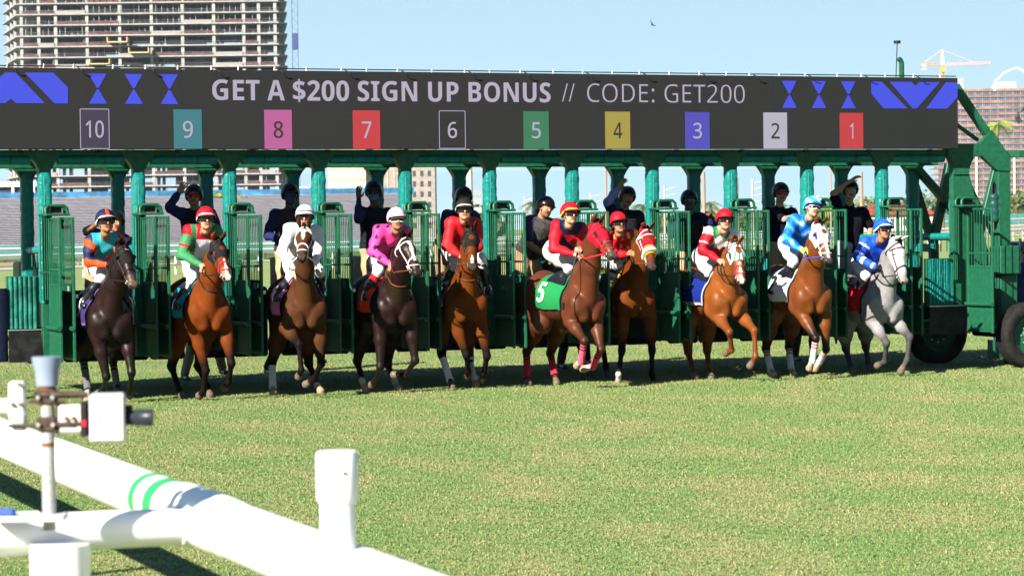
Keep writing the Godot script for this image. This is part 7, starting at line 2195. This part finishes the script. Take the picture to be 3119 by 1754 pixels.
# ------------------------------------------------------------------ scene
func make_materials() -> void:
	grain = tex(noise_image(256, 0.03, 0.78, 1.0, 1))
	blotch = tex(noise_image(256, 0.012, 0.45, 1.0, 2, 5))
	var wi := noise_image(256, 0.018, 0.0, 1.0, 3, 4)
	wi.bump_map_to_normal_map(6.0)
	wrinkle = tex(wi)
	mat("gate", Color(0.0086, 0.0771, 0.04), 0.38, 0.0, 1.0, 1.3)
	mat("teal", Color(0.006, 0.150, 0.138), 0.34, 0.0, 1.0, 2.0)
	mat("teal_light", Color(0.0714, 0.2571, 0.2214), 0.5)
	mat("teal_worn", Color(0.0143, 0.15, 0.1214), 0.4, 0.0, 2.0, 0.9)
	for k in ["teal", "teal_worn"]:
		M[k].normal_enabled = true
		M[k].normal_texture = wrinkle
		M[k].normal_scale = 0.8
	mat("navy_vinyl", Color(0.0086, 0.01, 0.0321), 0.4, 0.0, 1.0)
	mat("vinyl_dark", Color(0.0057, 0.0357, 0.0357), 0.4)
	mat("rubber", Color(0.0086, 0.0086, 0.0086), 0.7, 0.0, 1.0)
	mat("rubber_green", Color(0.0043, 0.0157, 0.0114), 0.6, 0.0, 1.0)
	mat("rubber_grey", Color(0.0157, 0.0157, 0.0171), 0.5, 0.0, 2.0)
	mat("black_metal", Color(0.0086, 0.0086, 0.0093), 0.5)
	mat("grey_paint", Color(0.2143, 0.2214, 0.2214), 0.5, 0.0, 1.0)
	mat("white_paint", Color(0.78, 0.78, 0.78), 0.45)
	mat("steel", Color(0.5, 0.5, 0.5), 0.35, 0.9)
	mat("tyre", Color(0.0129, 0.0129, 0.0129), 0.8, 0.0, 2.0, 3.0)
	mat("black_cloth", Color(0.0071, 0.0071, 0.0086), 0.75)
	mat("black_leather", Color(0.0071, 0.0064, 0.0064), 0.4)
	mat("brown_leather", Color(0.0714, 0.0214, 0.0086), 0.45)
	mat("red_strap", Color(0.3929, 0.01, 0.0214), 0.5)
	mat("white_strap", Color(0.45, 0.45, 0.45), 0.5)
	mat("blue_strap", Color(0.0071, 0.0286, 0.3), 0.5)
	mat("green_strap", Color(0.0071, 0.1143, 0.0571), 0.5)
	mat("yellow_cloth", Color(0.5357, 0.3, 0.0143), 0.7)
	mat("blue_cloth", Color(0.0086, 0.0429, 0.3571), 0.6)
	mat("fleece", Color(0.5286, 0.5143, 0.4857), 0.95, 0.0, 1.0, 12.0)
	mat("print_white", Color(0.5571, 0.5571, 0.5714), 0.6)
	mat("print_black", Color(0.0086, 0.0086, 0.0086), 0.6)
	mat("lens", Color(0.0086, 0.0079, 0.0071), 0.06)
	mat("lens_red", Color(0.25, 0.0143, 0.0071), 0.08, 0.6)
	mat("lens_blue", Color(0.0143, 0.0143, 0.0714), 0.08, 0.5)
	mat("lens_teal", Color(0.0143, 0.1, 0.1), 0.08, 0.5)
	mat("helmet_black", Color(1, 1, 1), 0.28)
	M.helmet_black.vertex_color_use_as_albedo = true
	vmat("coat", 0.58, {"metallic_specular": 0.14}); vmat("coat_wet", 0.43, {"metallic_specular": 0.28}); vmat("hair", 0.6, {"metallic_specular": 0.15}); vmat("cloth_v", 0.8, {"metallic_specular": 0.15}); vmat("skin", 0.5, {"metallic_specular": 0.25}); vmat("leather_v", 0.32)
	vmat("silk", 0.55, {"metallic_specular": 0.25})
	for k in ["coat", "coat_wet"]:
		M[k].normal_enabled = true
		M[k].normal_texture = wrinkle
		M[k].normal_scale = 0.35
		M[k].uv1_triplanar = true
		M[k].uv1_scale = Vector3.ONE * 5.0
		M[k].albedo_texture = grain
	for k in ["silk", "cloth_v"]:
		M[k].normal_enabled = true
		M[k].normal_texture = wrinkle
		M[k].normal_scale = 1.1
		M[k].uv1_triplanar = true
		M[k].uv1_scale = Vector3.ONE * 6.0
	# display board
	var li := Image.create(64, 64, true, Image.FORMAT_RGB8)
	for y in 64:
		for x in 64:
			var k := 0.55 if y % 4 == 0 else (0.75 if x % 4 == 0 else 1.0)
			li.set_pixel(x, y, Color(k, k, k))
	mat("led_face", Color(0.0142, 0.0152, 0.0165), 0.55)
	M.led_face.albedo_texture = tex(li)
	M.led_face.uv1_triplanar = true
	M.led_face.uv1_world_triplanar = true
	M.led_face.uv1_scale = Vector3.ONE * 4.0
	for q in [["led_white", 0.50, 0.44, 0.58], ["led_blue", 0.03, 0.06, 0.86], ["led_navy", 0.02, 0.014, 0.06], ["led_cyan", 0.015, 0.20, 0.25], ["led_pink", 0.55, 0.10, 0.33], ["led_red", 0.62, 0.018, 0.03], ["led_green", 0.012, 0.20, 0.085], ["led_yellow", 0.42, 0.33, 0.035], ["led_blue2", 0.055, 0.05, 0.52], ["led_pale", 0.50, 0.48, 0.58], ["led_dark", 0.0, 0.0, 0.0]]:
		var m := mat(q[0], Color(0.012, 0.012, 0.012), 0.6)
		m.emission_enabled = q[0] != "led_dark"
		m.emission = srgb(q[1], q[2], q[3])
		m.emission_energy_multiplier = 0.21
	# far things
	mat("concrete", Color(0.255, 0.255, 0.26), 0.85, 0.0, 1.0, 0.05)
	mat("concrete_warm", Color(0.3571, 0.2714, 0.2143), 0.85)
	mat("net_red", Color(0.105, 0.042, 0.040), 0.85, 0.0, 2.0, 0.08)
	mat("net_pale", Color(0.19, 0.175, 0.17), 0.8)
	mat("net_orange", Color(0.32, 0.15, 0.10), 0.8, 0.0, 2.0, 0.05)
	mat("wood_pale", Color(0.3714, 0.2714, 0.1429), 0.8)
	mat("navy_paint", Color(0.0214, 0.0357, 0.1143), 0.5)
	mat("far_glass", Color(0.0357, 0.0571, 0.1214), 0.15, 0.0, 2.0, 0.04)
	mat("far_glass2", Color(0.0714, 0.1, 0.1786), 0.2, 0.0, 2.0, 0.05)
	mat("crane_orange", Color(0.4429, 0.1857, 0.0429), 0.6)
	mat("crane_pale", Color(0.4429, 0.2714, 0.2), 0.6)
	mat("cream", Color(0.42, 0.39, 0.34), 0.8, 0.0, 1.0, 0.1)
	mat("cream_dull", Color(0.22, 0.20, 0.18), 0.85, 0.0, 1.0, 0.1)
	mat("win_grey", Color(0.09, 0.085, 0.08), 0.4)
	mat("win_dark", Color(0.0357, 0.0357, 0.05), 0.2)
	mat("roof_red", Color(0.3, 0.0607, 0.0321), 0.8, 0.0, 2.0, 0.5)
	mat("far_teal", Color(0.04, 0.145, 0.14), 0.7, 0.0, 1.0, 0.3)
	mat("bench", Color(0.19, 0.19, 0.225), 0.5, 0.0, 1.0, 0.2)
	mat("riser", Color(0.15, 0.15, 0.18), 0.7)
	mat("windscreen", Color(0.0429, 0.1857, 0.3714), 0.7, 0.0, 2.0, 0.2)
	mat("pole_concrete", Color(0.3214, 0.2857, 0.25), 0.8)
	mat("pole_wood", Color(0.2143, 0.1429, 0.1), 0.85)
	mat("bark", Color(0.0857, 0.0607, 0.0429), 0.9)
	for q in [["leaf_yellow", 0.1143, 0.1429, 0.0179], ["leaf_dark", 0.0214, 0.0429, 0.0143], ["leaf_mid", 0.0429, 0.0714, 0.0214], ["leaf_olive", 0.0786, 0.0857, 0.0286], ["hedge", 0.0321, 0.0464, 0.0107], ["palm", 0.0714, 0.1071, 0.0250], ["palm_bright", 0.1857, 0.2429, 0.0286]]:
		var m := mat(q[0], Color(q[1], q[2], q[3]), 0.7)
		m.backlight_enabled = true
		m.backlight = srgb(q[1] * 0.5, q[2] * 0.5, q[3] * 0.4)
	mat("dirt", Color(0.2571, 0.1857, 0.1214), 0.95, 0.0, 1.0, 0.4)
	mat("tarp", Color(0.0357, 0.0714, 0.2429), 0.6, 0.0, 1.0)
	mat("soil", Color(0.0321, 0.0214, 0.0114), 0.95)
	# near things
	mat("pvc", Color(0.66, 0.66, 0.67), 0.32)
	mat("tape", Color(0.0107, 0.2357, 0.0536), 0.35)
	mat("galv", Color(0.34, 0.35, 0.35), 0.5, 0.3, 1.0, 5.0)
	mat("galv_pale", Color(0.58, 0.58, 0.60), 0.5, 0.1, 1.0, 9.0)
	mat("rust", Color(0.1429, 0.0536, 0.0214), 0.9, 0.0, 1.0, 20.0)
	mat("rust_steel", Color(0.0857, 0.0607, 0.05), 0.6, 0.4, 2.0, 12.0)
	mat("cup_blue", Color(0.1429, 0.1786, 0.2571), 0.5)
	mat("housing", Color(0.34, 0.35, 0.38), 0.45)
	mat("lens_black", Color(0.0143, 0.0171, 0.025), 0.35)
	mat("blue_plastic", Color(0.0357, 0.0714, 0.3214), 0.4)
	# turf
	var n1 := FastNoiseLite.new()
	n1.frequency = 0.006
	n1.fractal_octaves = 5
	n1.seed = 4
	var n2 := FastNoiseLite.new()
	n2.frequency = 0.12
	n2.fractal_octaves = 3
	n2.seed = 6
	var a := n1.get_seamless_image(512, 512)
	var b := n2.get_seamless_image(512, 512)
	var im := Image.create(512, 512, true, Image.FORMAT_RGB8)
	for y in 512:
		for x in 512:
			var g := clampf(a.get_pixel(x, y).r * 1.2 - 0.1 + (b.get_pixel(x, y).r - 0.5) * 0.8, 0.0, 1.0)
			var c := Color(0.090, 0.160, 0.041).lerp(Color(0.170, 0.178, 0.074), g) * (0.70 + 0.6 * b.get_pixel(x, y).r)
			im.set_pixel(x, y, c.linear_to_srgb())
	var tm := mat("turf", Color(1, 1, 1), 0.95)
	tm.albedo_texture = tex(im)
	tm.uv1_triplanar = true
	tm.uv1_world_triplanar = true
	tm.uv1_scale = Vector3.ONE * 0.22
	vmat("grass", 0.6, {"backlight_enabled": true, "backlight": Color(0.22, 0.26, 0.08)})

func _ready() -> void:
	# camera
	var cam := Camera3D.new()
	cam.name = "camera"
	add_child(cam)
	cam.near = 0.5
	cam.far = 6000.0
	var at := CameraAttributesPhysical.new()
	at.frustum_focal_length = 106.7
	at.frustum_focus_distance = 34.0
	at.exposure_aperture = 7.0
	cam.attributes = at
	cam.fov = 12.82
	cam.transform = Transform3D(Basis(UPV, YAW) * Basis(Vector3(1, 0, 0), -0.02321) * Basis(Vector3(0, 0, 1), -0.0126), Vector3(-6.2746, 2.1, 32.1823))
	cam.current = true
	# sky, sun, exposure
	var we := WorldEnvironment.new()
	we.name = "world"
	var e := Environment.new()
	e.background_mode = Environment.BG_SKY
	var sm := ProceduralSkyMaterial.new()
	sm.sky_top_color = srgb(0.020, 0.050, 0.115)
	sm.sky_horizon_color = srgb(0.150, 0.216, 0.246)
	sm.sky_curve = 0.28
	sm.ground_bottom_color = srgb(0.10, 0.11, 0.06)
	sm.ground_horizon_color = srgb(0.25, 0.30, 0.30)
	e.sky = Sky.new()
	e.sky.sky_material = sm
	e.tonemap_mode = Environment.TONE_MAPPER_LINEAR
	e.tonemap_exposure = 4.2
	e.fog_enabled = true
	e.fog_density = 0.00004
	e.fog_light_color = Color(0.80, 0.90, 1.0)
	e.sdfgi_enabled = true
	e.ssao_enabled = true
	e.ssil_enabled = true
	we.environment = e
	add_child(we)
	var sun := DirectionalLight3D.new()
	sun.name = "sun"
	add_child(sun)
	sun.look_at_from_position(Vector3.ZERO, Vector3(1.5, -1.0, -0.95))
	sun.light_energy = 1.6
	sun.light_color = Color(1.0, 0.96, 0.90)
	sun.light_angular_distance = 0.5
	sun.shadow_enabled = true
	var fb := FontVariation.new()
	var sf := SystemFont.new()
	sf.font_names = PackedStringArray(["Droid Sans"])
	var sb := SystemFont.new()
	sb.font_names = PackedStringArray(["Droid Sans"])
	sb.font_weight = 700
	fb.base_font = sb
	F_BOLD = fb
	var fl := FontVariation.new()
	fl.base_font = sf
	fl.variation_embolden = -0.35
	F_LIGHT = fl
	var fp := FontVariation.new()
	fp.base_font = sf
	fp.variation_embolden = 0.25
	F_PLAIN = fp
	make_materials()
	ground_sheet()
	build_track()
	build_towers()
	build_poles_trees()
	build_gate()
	build_board()
	build_horizon_misc()
	make_horse_head()
	make_man_parts()
	build_runners()
	build_crew()
	build_near()
	build_grass()
